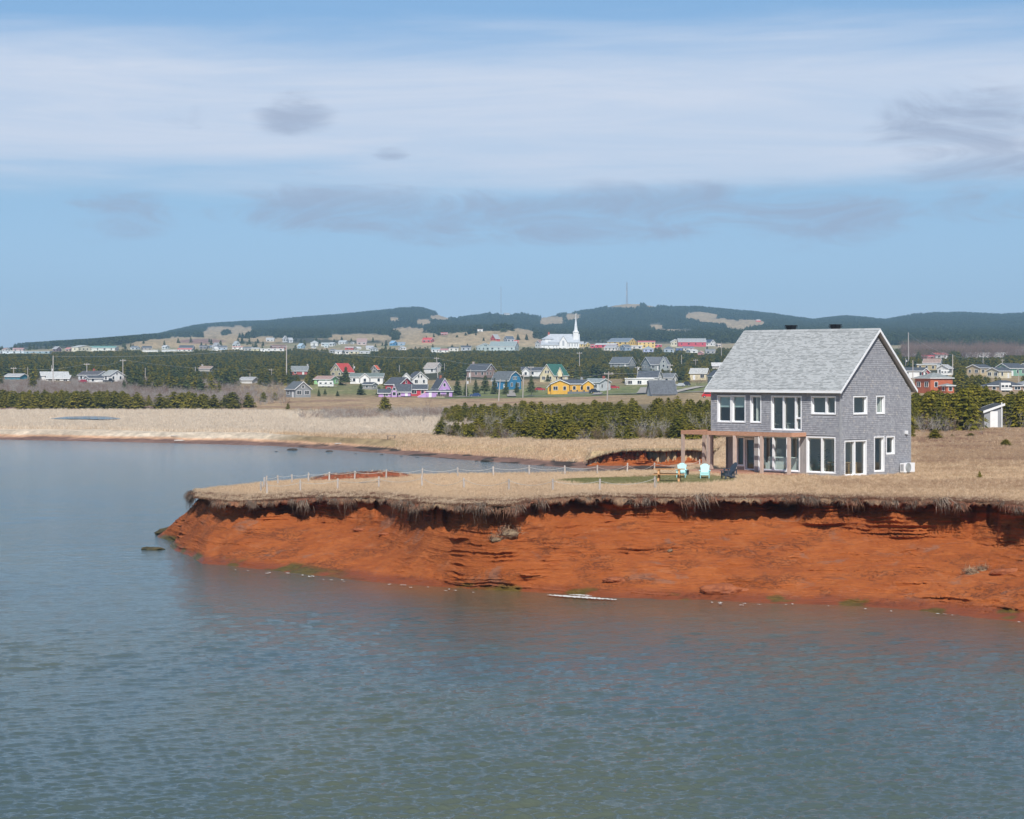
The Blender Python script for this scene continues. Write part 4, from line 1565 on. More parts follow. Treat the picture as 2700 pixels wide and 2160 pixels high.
house = empty('shingled_house', (HX, HY, HZ), ROT, 'two-storey grey cedar-shingled house with white windows on the red cliff top', 'house')
shingle_wood = None


def shingle_mat():
    m, gg, bs = new_mat('weathered_cedar')
    geo = gg.n('ShaderNodeNewGeometry')
    tcn = gg.n('ShaderNodeTexCoord')
    rp = geo.outputs['Random Per Island']
    c = gg.mix(rp, (.30, .305, .33), (.43, .435, .46))
    c = gg.mix(gg.ss(rp, .9, .99, 0, .6), c, (.50, .47, .43))
    n = gg.noise(gg.mapping(tcn.outputs['Object'], (1, 1, .35)), 1.1, 4, .6, .3)
    c = gg.mix(gg.ss(n, .35, .7, 0, .22), c, (.26, .26, .29))
    grain = gg.noise(gg.mapping(tcn.outputs['Object'], (30, 30, 2.5)), 2, 3, .6)
    c = gg.mix(gg.ss(grain, .4, .75, 0, .3), c, (.18, .18, .20))
    gg.l(c, bs.inputs['Base Color'])
    bs.inputs['Roughness'].default_value = .85
    bs.inputs['Specular IOR Level'].default_value = .2
    return m


def roof_mat():
    m, gg, bs = new_mat('asphalt_shingle')
    geo = gg.n('ShaderNodeNewGeometry')
    tcn = gg.n('ShaderNodeTexCoord')
    rp = geo.outputs['Random Per Island']
    c = gg.mix(gg.ss(rp, .25, .5), (.35, .365, .365), (.445, .46, .46))
    n = gg.noise(tcn.outputs['Object'], 28, 4, .7)
    c = gg.mix(gg.ss(n, .35, .7, 0, .35), c, (.30, .315, .315))
    gg.l(c, bs.inputs['Base Color'])
    bs.inputs['Roughness'].default_value = .9
    return m


CEDAR, ROOFM = shingle_mat(), roof_mat()
VINYL = paint('white_vinyl', (.88, .89, .90), .35, .04, 1.0)
SHEATH = paint('wall_sheathing', (.22, .22, .23), .9, .1, 2)
BOARDS = wood('grey_vertical_boards', (.26, .245, .24), (.42, .39, .37), (14, 14, 1.2))
PLASTER = paint('room_plaster', (.82, .79, .74), .8, .04, 1)
OAK = wood('oak_floor', (.36, .25, .15), (.50, .36, .22), (1.5, 9, 9))
GLASS = glass_mat()

EAVE = lz(1037.4, 0, .35) + 0.02            # underside of the fascia
RIDGE = lz(867.5, 0, -HW / 2) + 0.02
WALL_T = 0.18
PITCH = math.atan2(RIDGE - (EAVE + .16), HW / 2 + .35)

# openings: (x0, x1, z0, z1)
F_OPEN = {}
def fo(name, p0, p1, yt, yb):
    a, b = fx(p1), fx(p0)
    xm = (a + b) / 2
    F_OPEN[name] = (a, b, lz(yb, xm), lz(yt, xm))
fo('w1', 1893, 1927, 1044, 1112.5)
fo('w2', 1930.5, 1965, 1044, 1113)
fo('w3', 1980, 2006.5, 1044.5, 1114)
fo('w4', 2035, 2113, 1045.3, 1134)
fo('w5', 2140.5, 2203, 1046, 1091.5)
fo('g1', 2001, 2108, 1150, 1241.5)
fo('g2', 2128, 2202, 1153.5, 1246.5)
G_OPEN = {}
def go_(name, p0, p1, yt, yb):
    a, b = gy(p1), gy(p0)
    ym = (a + b) / 2
    G_OPEN[name] = (a, b, lz(yb, 0, ym), lz(yt, 0, ym))
go_('a', 2250, 2285, 1045.8, 1091.5)
go_('b', 2310.5, 2331.5, 1045, 1090.5)
go_('door', 2227, 2283, 1163, 1253)
go_('c', 2305, 2330, 1152.5, 1243)
go_('d', 2336.5, 2357.5, 1152, 1197)
RECX = fx(1989.5)                           # recessed porch from here to the left end
RECD = 1.5


def panel(u0, u1, z0, z1, opens, put, thick):
    """wall panel with holes, made of boxes; put(u0, u1, z0, z1) places one box"""
    zs = sorted(set([z0, z1] + [min(max(o[2], z0), z1) for o in opens] + [min(max(o[3], z0), z1) for o in opens]))
    for a, b in zip(zs[:-1], zs[1:]):
        if b - a < 1e-4: continue
        zm = (a + b) / 2
        holes = sorted([(max(o[0], u0), min(o[1], u1)) for o in opens if o[2] < zm < o[3] and o[1] > u0 and o[0] < u1])
        cur = u0
        for h in holes:
            if h[0] - cur > 1e-4: put(cur, h[0], a, b)
            cur = max(cur, h[1])
        if u1 - cur > 1e-4: put(cur, u1, a, b)


TOPW = EAVE + .12
front_open = list(F_OPEN.values()) + [(RECX, HL + 1, -1, lz(1146, 8.5))]
mb = MB()
panel(0, HL, -.4, TOPW, front_open, lambda a, b, c, d: mb.box(a, b, -WALL_T, 0, c, d), WALL_T)
mb.build('front_wall', SHEATH, house)
mb = MB()
panel(-HW, -WALL_T, -.4, TOPW, list(G_OPEN.values()), lambda a, b, c, d: mb.box(0.0, WALL_T, a, b, c, d), WALL_T)
mb.prism([(-HW, TOPW), (0, TOPW), (-HW / 2, TOPW + HW / 2 * math.tan(PITCH))], 0.0, WALL_T, 'x')
mb.build('gable_wall', SHEATH, house)
mb = MB()
mb.box(0, HL, -HW, -HW + WALL_T, -.4, TOPW)
mb.build('back_wall', CEDAR, house)
mb = MB()
mb.box(HL - WALL_T, HL, -HW + WALL_T, -RECD, -.4, TOPW)
mb.box(HL - WALL_T, HL, -RECD, -WALL_T, lz(1146, 8.5), TOPW)
mb.prism([(-HW, TOPW), (0, TOPW), (-HW / 2, TOPW + HW / 2 * math.tan(PITCH))], HL - WALL_T, HL, 'x')
mb.build('left_wall', CEDAR, house)
# recessed porch walls in grey boards
ZP = lz(1146, 8.5)
R_OPEN = [(fx(1964.5 + 25, -RECD), fx(1964.5, -RECD), DECK + .02, 2.25), (fx(1961.5, -RECD), fx(1941, -RECD), DECK + .28, 2.35)]
mb = MB()
panel(RECX, HL, -.3, ZP, R_OPEN, lambda a, b, c, d: mb.box(a, b, -RECD - WALL_T, -RECD, c, d), WALL_T)
mb.box(RECX - .1, RECX, -RECD, -WALL_T, -.3, ZP)
mb.build('porch_wall', BOARDS, house)
MB().box(RECX, HL, -RECD, -WALL_T - .001, ZP, ZP + .08).build('porch_ceiling', wood('cedar_ceiling', (.3, .18, .1), (.4, .25, .15), (1.5, 9, 9)), house)
# board-clad strips beside the large window
for nm, a, b in (('a', fx(2001) + .02, fx(1989.5)), ('b', fx(2127.5), fx(2108.5))):
    z0, z1 = (-.05, lz(1149, 4.5))
    n = max(2, int((b - a) / .11))
    for i in range(n):
        u0 = a + (b - a) * i / n
        MB().box(u0 + .006, u0 + (b - a) / n - .006, .003, .028, z0, z1).build('cladding_board', BOARDS, house)

# ---- cedar shingles, course by course
def shingle_wall(u0, u1, z0, zfun, opens, place, seed, extra=.045):
    r = random.Random(seed)
    exp = .122
    mbs = MB()
    z = z0
    row = 0
    while True:
        if z > zfun((u0 + u1) / 2): break
        u = u0 - r.random() * .1
        while u < u1:
            w = r.choice((.09, .11, .13, .15, .18, .2)) * r.uniform(.9, 1.1)
            a, b = max(u + .003, u0), min(u + w - .003, u1)
            u += w
            if b - a < .02: continue
            top = min(z + exp * 1.02, zfun(a), zfun(b))
            if top - z < .03: continue
            segs = [(a, b)]
            zz0, zz1 = z, top
            for o in opens:
                if o[3] + extra > z + .02 and o[2] - extra < top - .02:
                    ns = []
                    for s in segs:
                        if o[0] - extra > s[0]: ns.append((s[0], min(s[1], o[0] - extra)))
                        if o[1] + extra < s[1]: ns.append((max(s[0], o[1] + extra), s[1]))
                    segs = ns
            j = r.uniform(-.006, .006)
            for (a2, b2) in segs:
                if b2 - a2 < .015: continue
                t0, t1 = .032 + r.uniform(0, .009), .004
                vs = [place(a2, t0, z + j), place(b2, t0, z + j), place(b2, t1, zz1), place(a2, t1, zz1), place(a2, 0.001, z + j), place(b2, 0.001, z + j)]
                mbs.add(vs, [(0, 1, 2, 3), (4, 5, 1, 0), (0, 3, 4), (1, 5, 2)])
        z += exp
        row += 1
    return mbs


o_ext = list(F_OPEN.values()) + [(fx(2127.5), HL + 1, -1, lz(1149, 4.5)), (RECX - .05, HL + 1, -1, ZP)]
s = shingle_wall(.07, HL - .05, -.15, lambda u: TOPW, o_ext, lambda u, t, z: (u, t, z), 5).build('wall_shingles', CEDAR, house)
s['kind'] = 'stuff'
def gable_top(u):
    return TOPW + (HW / 2 - abs(u + HW / 2)) * math.tan(PITCH) + .02
s = shingle_wall(-HW + .03, -.07, -.15, gable_top, list(G_OPEN.values()), lambda u, t, z: (-t, u, z), 6).build('wall_shingles', CEDAR, house)
s['kind'] = 'stuff'
MB().box(-.035, .065, -.065, .035, -.15, EAVE + .02).build('corner_board', paint('corner_board_grey', (.33, .34, .36), .8, .1, 3), house)
MB().box(-.03, .06, -HW - .03, -HW + .06, -.15, EAVE + .02).build('corner_board', MATS['corner_board_grey'], house)
MB().box(HL - .06, HL + .03, -.06, .03, ZP, EAVE + .02).build('corner_board', MATS['corner_board_grey'], house)
MB().box(-.05, .3, -HW - .02, .0, -.9, -.15).box(.3, HL + .02, -.2, .02, -.9, -.12).build('foundation', paint('concrete', (.42, .41, .39), .9, .15, 3), house)

# ---- windows
def bar_frame(mb, a, b, c, d, bw, y0, y1, axis):
    def bx(u0, u1, z0, z1):
        if axis == 'f': mb.box(u0, u1, y0, y1, z0, z1)
        else: mb.box(-y1, -y0, u0, u1, z0, z1)
    bx(a, b, d - bw, d)
    bx(a, b, c, c + bw)
    bx(a, a + bw, c + bw, d - bw)
    bx(b - bw, b, c + bw, d - bw)


def house_window(rect, axis, mull=(), trans=(), deep=.15, off=0.0, name='window'):
    """white frame with outer casing set round a deep reveal, mullions at fractions, panes as sub-parts"""
    a, b, c, d = rect
    mbf = MB()
    o = off
    bar_frame(mbf, a - .045, b + .045, c - .045, d + .045, .075, o - .10, o + .035, axis)      # casing
    bar_frame(mbf, a + .03, b - .03, c + .03, d - .03, .05, o - .155, o - .10, axis)            # sash
    cuts = [a + .06] + [a + (b - a) * m for m in mull] + [b - .06]
    for m in mull:
        u = a + (b - a) * m
        if axis == 'f': mbf.box(u - .06, u + .06, o - .155, o + .02, c + .03, d - .03)
        else: mbf.box(-o - .02, -o + .155, u - .06, u + .06, c + .03, d - .03)
    for (i, zf) in trans:
        zc = c + (d - c) * zf
        if axis == 'f': mbf.box(cuts[i] - .02, cuts[i + 1], o - .152, o + .015, zc - .06, zc + .06)
    f = mbf.build(name, VINYL, house)
    for i in range(len(cuts) - 1):
        u0, u1 = cuts[i], cuts[i + 1]
        y = o - .135
        p = MB()
        if axis == 'f': p.box(u0, u1, y - .012, y, c + .05, d - .05)
        else: p.box(-y, -y + .012, u0, u1, c + .05, d - .05)
        p.build('pane', GLASS, f)
    return f


house_window(F_OPEN['w1'], 'f')
house_window(F_OPEN['w2'], 'f')
house_window(F_OPEN['w3'], 'f')
a, b, c, d = F_OPEN['w4']
house_window(F_OPEN['w4'], 'f', mull=(.19, .60), trans=((0, .36),))
house_window(F_OPEN['w5'], 'f', mull=(.39,))
house_window(F_OPEN['g1'], 'f', mull=(.30, .645))
house_window(F_OPEN['g2'], 'f', mull=(.47,))
house_window(G_OPEN['a'], 'g')
house_window(G_OPEN['b'], 'g')
house_window(G_OPEN['door'], 'g', mull=(.53,), name='patio_door')
house_window(G_OPEN['c'], 'g')
house_window(G_OPEN['d'], 'g')
house_window(R_OPEN[0], 'f', off=-RECD, name='porch_door')
house_window(R_OPEN[1], 'f', off=-RECD)
# blinds behind the two upper left windows
BLIND = paint('roller_blind', (.42, .52, .52), .8, .05, 2)
for k in ('w1', 'w2'):
    a, b, c, d = F_OPEN[k]
    MB().box(a + .02, b - .02, -.21, -.20, c + (d - c) * .56, d).build('blind', BLIND, house)

# ---- rooms behind the glass
FL2 = (lz(1134, 5) + lz(1150, 5)) / 2 - .12
MB().box(WALL_T, HL - WALL_T, -HW + WALL_T, -RECD - WALL_T, -.05, DECK).box(WALL_T, RECX - .1, -RECD - WALL_T, -WALL_T, -.05, DECK).build('ground_floor', OAK, house)
MB().box(WALL_T, HL - WALL_T, -HW + WALL_T, -WALL_T, FL2 - .22, FL2).build('upper_floor', PLASTER, house)
MB().box(WALL_T, HL - WALL_T, -HW + WALL_T, -WALL_T, EAVE + .1, EAVE + .16).build('attic_floor', PLASTER, house)
MB().box(3.0, 3.12, -HW + WALL_T, -3.2, DECK, FL2 - .22).box(6.7, 6.8, -HW + WALL_T, -RECD - WALL_T, DECK, FL2 - .22)\
    .box(3.12, 6.7, -4.3, -4.2, DECK, FL2 - .22).box(3.3, 3.4, -HW + WALL_T, -.3, FL2, EAVE + .1).box(6.9, 7.0, -HW + WALL_T, -.3, FL2, EAVE + .1).box(WALL_T, HL - WALL_T, -4.6, -4.5, FL2, EAVE + .1).build('partition_wall', PLASTER, house)

# ---- roof
OVE, OVG = .35, .30
slope = (RIDGE - (EAVE + .16)) / (HW / 2 + OVE)
def roof_z(y):
    return RIDGE - abs(y + HW / 2) * slope
rm = MB()
for sgn in (1, -1):
    ye = -HW / 2 + sgn * (HW / 2 + OVE)
    rm.prism([(-HW / 2, RIDGE - .02), (ye, EAVE + .14), (ye, EAVE + .02), (-HW / 2, RIDGE - .16)], -OVG, HL + OVG, 'x')
roof = rm.build('roof', paint('roof_deck', (.3, .31, .31), .9, .1, 2), house)


def roof_shingles(sgn, seed):
    r = random.Random(seed)
    mbs = MB()
    ln = math.hypot(HW / 2 + OVE, RIDGE - EAVE - .16)
    ys, zs = sgn * (HW / 2 + OVE) / ln, -(RIDGE - EAVE - .16) / ln      # unit vector down the slope in (y, z)
    ny, nz = -zs * sgn * sgn, abs(ys)
    ny = (-zs) * sgn
    exp = .142
    k = int(ln / exp)
    for i in range(k + 1):
        d1 = ln - i * exp + (.02 if i == 0 else 0)       # lower edge
        d0 = max(0.0, d1 - exp * 1.03)
        u = -OVG - .02 - r.random() * .2
        while u < HL + OVG + .02:
            w = r.uniform(.12, .34)
            a, b = max(u, -OVG - .02), min(u + w, HL + OVG + .02)
            u += w
            if b - a < .03: continue
            th = r.choice((.010, .012, .030, .034))
            def pt(x, dd, t):
                return (x, -HW / 2 + ys * dd + ny * t, RIDGE - .012 + zs * dd + nz * t)
            vs = [pt(a, d1, th), pt(b, d1, th), pt(b, d0, .006), pt(a, d0, .006), pt(a, d1, -.004), pt(b, d1, -.004)]
            mbs.add(vs, [(0, 1, 2, 3), (4, 5, 1, 0), (0, 3, 4), (1, 5, 2)])
    o = mbs.build('roof_shingles', ROOFM, roof)
    o['kind'] = 'stuff'


roof_shingles(1, 3)
roof_shingles(-1, 4)
rc = MB()
for i in range(37):
    u0 = -OVG - .02 + i * .3
    rc.prism([(-HW / 2 - .16, RIDGE - .125), (-HW / 2, RIDGE + .03), (-HW / 2 + .16, RIDGE - .125), (-HW / 2, RIDGE + .012)], u0, u0 + .31, 'x')
rc.build('ridge_cap', ROOFM, roof)
# fascia, rake boards, soffits
fb = MB()
fb.box(-OVG, HL + OVG, OVE, OVE + .03, EAVE - .01, EAVE + .15)
fb.build('fascia', VINYL, roof)
MB().box(-OVG, HL + OVG, -HW - OVE - .03, -HW - OVE, EAVE - .01, EAVE + .15).build('fascia', VINYL, roof)
for x0, x1 in ((-OVG - .03, -OVG), (HL + OVG, HL + OVG + .03)):
    for sgn in (1, -1):
        ye = -HW / 2 + sgn * (HW / 2 + OVE + .02)
        MB().prism([(-HW / 2, RIDGE - .005), (ye, EAVE + .145), (ye, EAVE - .04), (-HW / 2, RIDGE - .20)], x0, x1, 'x').build('rake_board', VINYL, roof)
SOFF = paint('grey_soffit', (.40, .395, .39), .7, .06, 2)
MB().box(-OVG, HL + OVG, .03, OVE - .002, EAVE - .005, EAVE + .012).build('soffit', SOFF, roof)
for sgn in (1, -1):
    ye = -HW / 2 + sgn * (HW / 2 + OVE)
    MB().prism([(-HW / 2, RIDGE - .165), (ye, EAVE + .015), (ye, EAVE - .01), (-HW / 2, RIDGE - .19)], -OVG + .002, -.03, 'x').build('soffit', SOFF, roof)
# two black roof vents behind the ridge
BLACK = paint('black_metal', (.018, .018, .02), .45, .1, 4)
for px in (2086, 2203):
    # ridge position seen at px
    k = (px - CX) / F_PX
    bx0 = Vector((HX, HY, 0)) + VY * (-HW / 2 - .45)
    u = (k * bx0.y - bx0.x) / (UX.x - k * UX.y)
    zr = roof_z(-HW / 2 - .45) + .12
    v = MB().box(u - .22, u + .22, -HW / 2 - .67, -HW / 2 - .23, zr - .6, zr + .42)
    v.box(u - .30, u + .30, -HW / 2 - .75, -HW / 2 - .15, zr + .42, zr + .46).box(u - .33, u + .33, -HW / 2 - .78, -HW / 2 - .12, zr + .50, zr + .54).box(u - .30, u + .30, -HW / 2 - .75, -HW / 2 - .15, zr + .58, zr + .64)
    v.box(u - .24, u + .24, -HW / 2 - .69, -HW / 2 - .21, zr + .46, zr + .60)
    v.build('roof_vent', BLACK, roof)
# lamp on the gable
ym = gy(2387)
lp_ = MB().box(-.16, -.02, ym - .10, ym + .10, lz(1144, 0, ym), lz(1135.5, 0, ym)).build('wall_lamp', VINYL, house)
MB().tube([(-.09, ym, lz(1144.6, 0, ym) - .03), (-.09, ym, lz(1144, 0, ym))], .07, 10).build('lamp_glass', paint('lamp_glass', (.6, .6, .58), .2, .05, 2), lp_)

# ================================================================== deck and pergola
CEDAR_R = wood('red_cedar', (.36, .165, .10), (.54, .29, .20), (3, 3, 3))
CEDAR_G = wood('silvered_cedar', (.45, .335, .275), (.63, .49, .42), (9, 9, 1.5))
deck = empty('deck', (HX, HY, HZ), ROT, 'reddish wooden deck running along the front of the shingled house', 'deck')
DX0, DX1, DOUT = fx(2124), 11.75, 1.72
nb = 13
for i in range(nb):
    y0 = .03 + (DOUT - .03) * i / nb
    MB().box(DX0, DX1, y0 + .003, y0 + (DOUT - .03) / nb - .003, DECK - .03, DECK).build('board', CEDAR_R, deck)
nb2 = 10
for i in range(nb2):
    y0 = -RECD + .01 + (RECD + .02) * i / nb2
    MB().box(RECX + .01, DX1, y0 + .003, y0 + (RECD + .02) / nb2 - .003, DECK - .03, DECK).build('board', CEDAR_R, deck)
MB().box(DX0, DX1, DOUT, DOUT + .035, DECK - .17, DECK - .004).build('rim_board', CEDAR_R, deck)
MB().box(DX1, DX1 + .035, -RECD, DOUT, DECK - .17, DECK - .004).build('rim_board', CEDAR_R, deck)
MB().box(DX0 - .035, DX0, .03, DOUT, DECK - .17, DECK - .004).build('rim_board', CEDAR_R, deck)
for u in np.linspace(DX0 + .4, DX1 - .3, 6):
    MB().box(u - .07, u + .07, DOUT - .3, DOUT - .16, -.5, DECK - .031).build('footing_post', CEDAR_G, deck)

perg = empty('pergola', (HX, HY, HZ), ROT, 'open wooden pergola of cedar posts and beams over the deck', 'pergola')
PT = lz(1152.3, fx(2080, 1.6), 1.6)         # underside of the beams
PB = .26
py_ = 1.60
xs_post = [fx(p, py_) for p in (2080.5, 2008.5, 1937.5, 1867.5, 1801)]
for u in xs_post:
    MB().box(u - .09, u + .09, py_ - .09, py_ + .09, DECK, PT).build('post', CEDAR_G, perg)
xe = xs_post[-1]
for yy in (-.55, -1.35):
    MB().box(xe - .09, xe + .09, yy - .09, yy + .09, DECK - (.0 if yy > -RECD else 0), PT).build('post', CEDAR_G, perg)
BEAM = wood('red_cedar_beam', (.42, .20, .12), (.62, .35, .23), (2.5, 9, 9))
edges = [DX0 - .05] + [(a + b) / 2 for a, b in zip(xs_post[1:-1], xs_post[2:])][:0]
segs = [DX0 - .08, xs_post[1] + .04, xs_post[2] + .04, xs_post[3] + .03, xe + .13]
for a, b in zip(segs[:-1], segs[1:]):
    MB().box(a + .002, b - .002, py_ - .07, py_ + .07, PT + .001, PT + PB).build('beam', BEAM, perg)
for k, yy in enumerate((1.07, .55, .08)):
    MB().box(DX0 + .062, xe - .072, yy - .045, yy + .045, PT + .03, PT + .18).build('rafter', BEAM, perg)
for yy in (-.55, -1.35):
    MB().box(HL + .05, xe - .072, yy - .045, yy + .045, PT + .03, PT + .18).build('rafter', BEAM, perg)
MB().box(xe - .07, xe + .07, -1.5, py_ - .072, PT + .002, PT + PB - .003).build('end_beam', BEAM, perg)
MB().box(DX0 - .08, DX0 + .06, .03, py_ - .072, PT + .002, PT + PB - .003).build('end_beam', BEAM, perg)

# ================================================================== things in and round the house
def hp(x, y, z=0.0):
    return Vector((HX, HY, HZ)) + UX * x + VY * y + Vector((0, 0, z))


# heat pump
def heat_pump():
    ym0, ym1 = gy(2368), gy(2396)
    c = hp(-.32, (ym0 + ym1) / 2, 0)
    w = abs(ym1 - ym0)
    root = empty('heat_pump', c, ROT, 'white heat pump with round fan grille against the gable wall', 'heat pump')
    z0, z1 = .16, lz(1221, 0, ym0)
    MB().box(-.16, .16, -w / 2, w / 2, z0, z1).build('casing', VINYL, root)
    fan = MB()
    for rr in (.10, .17, .24, .30):
        pts = [(-.175, w * .12 + rr * math.cos(a), (z0 + z1) / 2 + rr * math.sin(a)) for a in np.linspace(0, 2 * math.pi, 21)]
        fan.tube(pts, .008, 4, False)
    grille = fan.build('fan_grille', paint('grille_grey', (.35, .36, .37), .5, .05, 3), root)
    MB().tube([(-.170, w * .12, (z0 + z1) / 2), (-.163, w * .12, (z0 + z1) / 2)], .31, 24).build('fan_disc', paint('fan_shadow', (.34, .36, .36), .6, .05, 3), root)  # plain mid-grey disc behind the grille rings
    for i in range(10):
        zz = z0 + .08 + i * (z1 - z0 - .14) / 10
        MB().box(-.12, .12, w / 2 + .001, w / 2 + .012, zz, zz + .025).build('louvre', MATS['grille_grey'], root)
    for s in (-1, 1):
        MB().box(-.2, .2, s * w * .36 - .03, s * w * .36 + .03, -.1, z0).build('foot', paint('concrete_block', (.4, .39, .37), .9, .1, 3), root)


heat_pump()


def adirondack(label, x, y, face, colr, name='adirondack_chair'):
    """slatted garden chair; face = direction it looks, degrees from world -Y (towards the camera), positive to the left"""
    p = head_point(x, y)
    root = empty(name, p, R(-face), label, 'chair', None)
    m = paint('chair_%.2f_%.2f' % colr[:2], colr, .45, .06, 4)
    s = .9
    # local: looks towards -y
    for sx in (-1, 1):
        MB().box(sx * .30 - .02, sx * .30 + .02, -.42, -.32, 0, .52).build('front_leg', m, root)
        MB().bar((sx * .27, -.42, .34), (sx * .27, .46, .06), .03, .13).build('back_leg', m, root)
        MB().box(sx * .34 - .07, sx * .34 + .07, -.48, .34, .53, .555).build('arm', m, root)
        MB().box(sx * .33 - .02, sx * .33 + .02, .22, .30, .12, .53).build('arm_post', m, root)
    for i in range(6):
        t = i / 5
        yy, zz = -.42 + .56 * t, .36 - .17 * t
        MB().bar((-.27, yy, zz + .04), (.27, yy, zz + .04), .10, .022, (0, .29, 1)).build('seat_slat', m, root)
    MB().box(-.30, .30, -.445, -.42, .22, .37).build('apron', m, root)
    for i in range(7):
        t = (i - 3) / 3
        h = .80 - .12 * t * t
        bx = t * .20
        tx = t * .285
        MB().bar((bx, .12, .20), (tx, .12 + .36 * h, .20 + h), .072, .022, (0, -1, .4)).build('back_slat', m, root)
    MB().bar((-.27, .26, .40), (.27, .26, .40), .03, .07).build('back_rail', m, root)
    for c in root.children:
        pass
    root.scale = (s, s, s)
    return root


AQUA = (.44, .79, .79)
DARKB = (.045, .06, .085)
adirondack('aqua slatted garden chair behind the picnic table, left of the two aqua ones', 1797, 1259, 10, AQUA)
adirondack('aqua slatted garden chair in front of the pergola posts, right of the two aqua ones', 1858.5, 1261, 6, AQUA)
adirondack('dark blue-grey garden chair at the deck edge, nearer of the dark pair', 1921, 1262.5, 68, DARKB)
adirondack('dark blue-grey garden chair at the deck edge, farther of the dark pair', 1927, 1256.5, 66, DARKB)


def picnic():
    p = head_point(1764, 1269)
    root = empty('picnic_table', p, R(-7), 'brown wooden picnic table with attached benches on the lawn', 'table')
    m = wood('stained_pine', (.42, .21, .08), (.58, .31, .13), (2, 10, 10))
    Lh = .95
    for i in range(5):
        MB().box(-Lh, Lh, -.36 + i * .146, -.36 + i * .146 + .138, .72, .76).build('tabletop_board', m, root)
    for s in (-1, 1):
        for k in range(2):
            y0 = s * .62 + k * .145 - .145
            MB().box(-Lh, Lh, y0, y0 + .138, .42, .46).build('bench_board', m, root)
    for sx in (-1, 1):
        x = sx * .62
        for sy in (-1, 1):
            MB().bar((x, sy * .25, .70), (x, sy * .66, .0), .045, .12, (1, 0, 0)).build('leg', m, root)
        MB().box(x - .02 + sx * .045, x + .02 + sx * .045, -.78, .78, .33, .42).build('bench_rail', m, root)
        MB().box(x - .02 + sx * .045, x + .02 + sx * .045, -.36, .36, .63, .72).build('top_rail', m, root)


picnic()
pp = head_point(1811, 1252)
pot = empty('plant_pot', pp, 0, 'small dark pot standing behind the left aqua chair', 'pot')
MB().tube([(0, 0, 0), (0, 0, .26)], [.11, .16], 12).build('bowl', BLACK, pot)
MB().tube([(0, 0, .26), (0, 0, .29)], .175, 12).build('rim', BLACK, pot)


def sofa():
    w = 2.75
    root = empty('sofa', hp(4.85, -.95, DECK), ROT + math.pi, 'long off-white sofa seen from behind through the big ground-floor window', 'sofa')
    m = paint('sofa_cloth', (.68, .72, .70), .9, .06, 5, .3)
    MB().box(-w / 2, w / 2, -.42, -.2, .12, .78).build('backrest', m, root)
    MB().box(-w / 2, w / 2, -.2, .5, .12, .42).build('seat', m, root)
    for s in (-1, 1):
        MB().box(s * (w / 2 + .09) - .09, s * (w / 2 + .09) + .09, -.42, .5, .1, .6).build('armrest', m, root)
    for i in range(3):
        u = -w / 2 + (i + .5) * w / 3
        MB().prism([(-.42, .74), (-.15, .74), (-.12, .93), (-.26, 1.0), (-.44, .92)], u - w / 6 + .02, u + w / 6 - .02, 'x').build('cushion', m, root)


sofa()
fl = empty('floor_lamp', hp(6.05, -1.5, DECK), ROT, 'floor lamp with a white shade behind the left pane of the big window', 'lamp')
MB().tube([(0, 0, 0), (0, 0, .03)], .15, 14).build('foot', BLACK, fl)
MB().tube([(0, 0, .03), (0, 0, 1.2)], .015, 8).build('stem', BLACK, fl)
MB().tube([(0, 0, 1.18), (0, 0, 1.48)], [.24, .17], 16).build('shade', paint('lampshade', (.74, .74, .68), .8, .04, 3), fl)
tb = empty('dining_table', hp(1.2, -1.9, DECK), ROT, 'wooden dining table behind the right pair of ground-floor windows', 'table')
tw_ = wood('table_oak', (.30, .19, .10), (.42, .28, .16), (2, 9, 9))
MB().box(-.8, .8, -.45, .45, .71, .75).build('tabletop', tw_, tb)
for sx in (-1, 1):
    for sy in (-1, 1):
        MB().box(sx * .72 - .04, sx * .72 + .04, sy * .37 - .04, sy * .37 + .04, 0, .71).build('leg', tw_, tb)
for k, (ux, uy) in enumerate(((.75, -1.15), (1.55, -1.15))):
    st = empty('dining_chair', hp(ux, uy, DECK), ROT, ('low rounded wooden chair at the right side of the dining table', 'low rounded wooden chair at the left side of the dining table')[k], 'chair')
    MB().tube([(0, 0, .44), (0, 0, .48)], .23, 14).build('seat', tw_, st)
    bk = MB()
    pts = [(.23 * math.cos(a), .23 * math.sin(a), .72) for a in np.linspace(.3, math.pi - .3, 10)]
    bk.tube(pts, .05, 6)
    bk.build('backrest', tw_, st)
    for a in (.7, 2.4, 3.9, 5.5):
        MB().bar((.17 * math.cos(a), .17 * math.sin(a), .44), (.21 * math.cos(a), .21 * math.sin(a), 0), .035).build('leg', tw_, st)
pl = empty('potted_plant', hp(2.0, -.9, DECK), 0, 'leafy indoor plant between the right pair of ground-floor windows', 'plant')
MB().tube([(0, 0, 0), (0, 0, .35)], [.13, .18], 12).build('pot', paint('clay_pot', (.4, .36, .32), .8, .1, 3), pl)
lf = MB()
for i in range(60):
    a, zz = random.uniform(0, 6.28), random.uniform(.5, 1.7)
    r0 = random.uniform(.05, .32)
    c = Vector((r0 * math.cos(a), r0 * math.sin(a), zz))
    d = Vector((math.cos(a), math.sin(a), random.uniform(-.3, .6))) * .2
    s = Vector((-math.sin(a), math.cos(a), 0)) * .06
    lf.add([c, c + d * .5 + s, c + d, c + d * .5 - s], [(0, 1, 2, 3)])
lf.build('leaves', foliage('indoor_leaf', (.03, .09, .03), (.05, .13, .05)), pl)
ds = empty('desk', hp(4.3, -1.2, FL2), ROT, 'pale desk behind the tall upper window', 'desk')
MB().box(-.7, .7, -.3, .3, .72, .75).build('desktop', paint('desk_top', (.55, .6, .58), .5, .04, 2), ds)
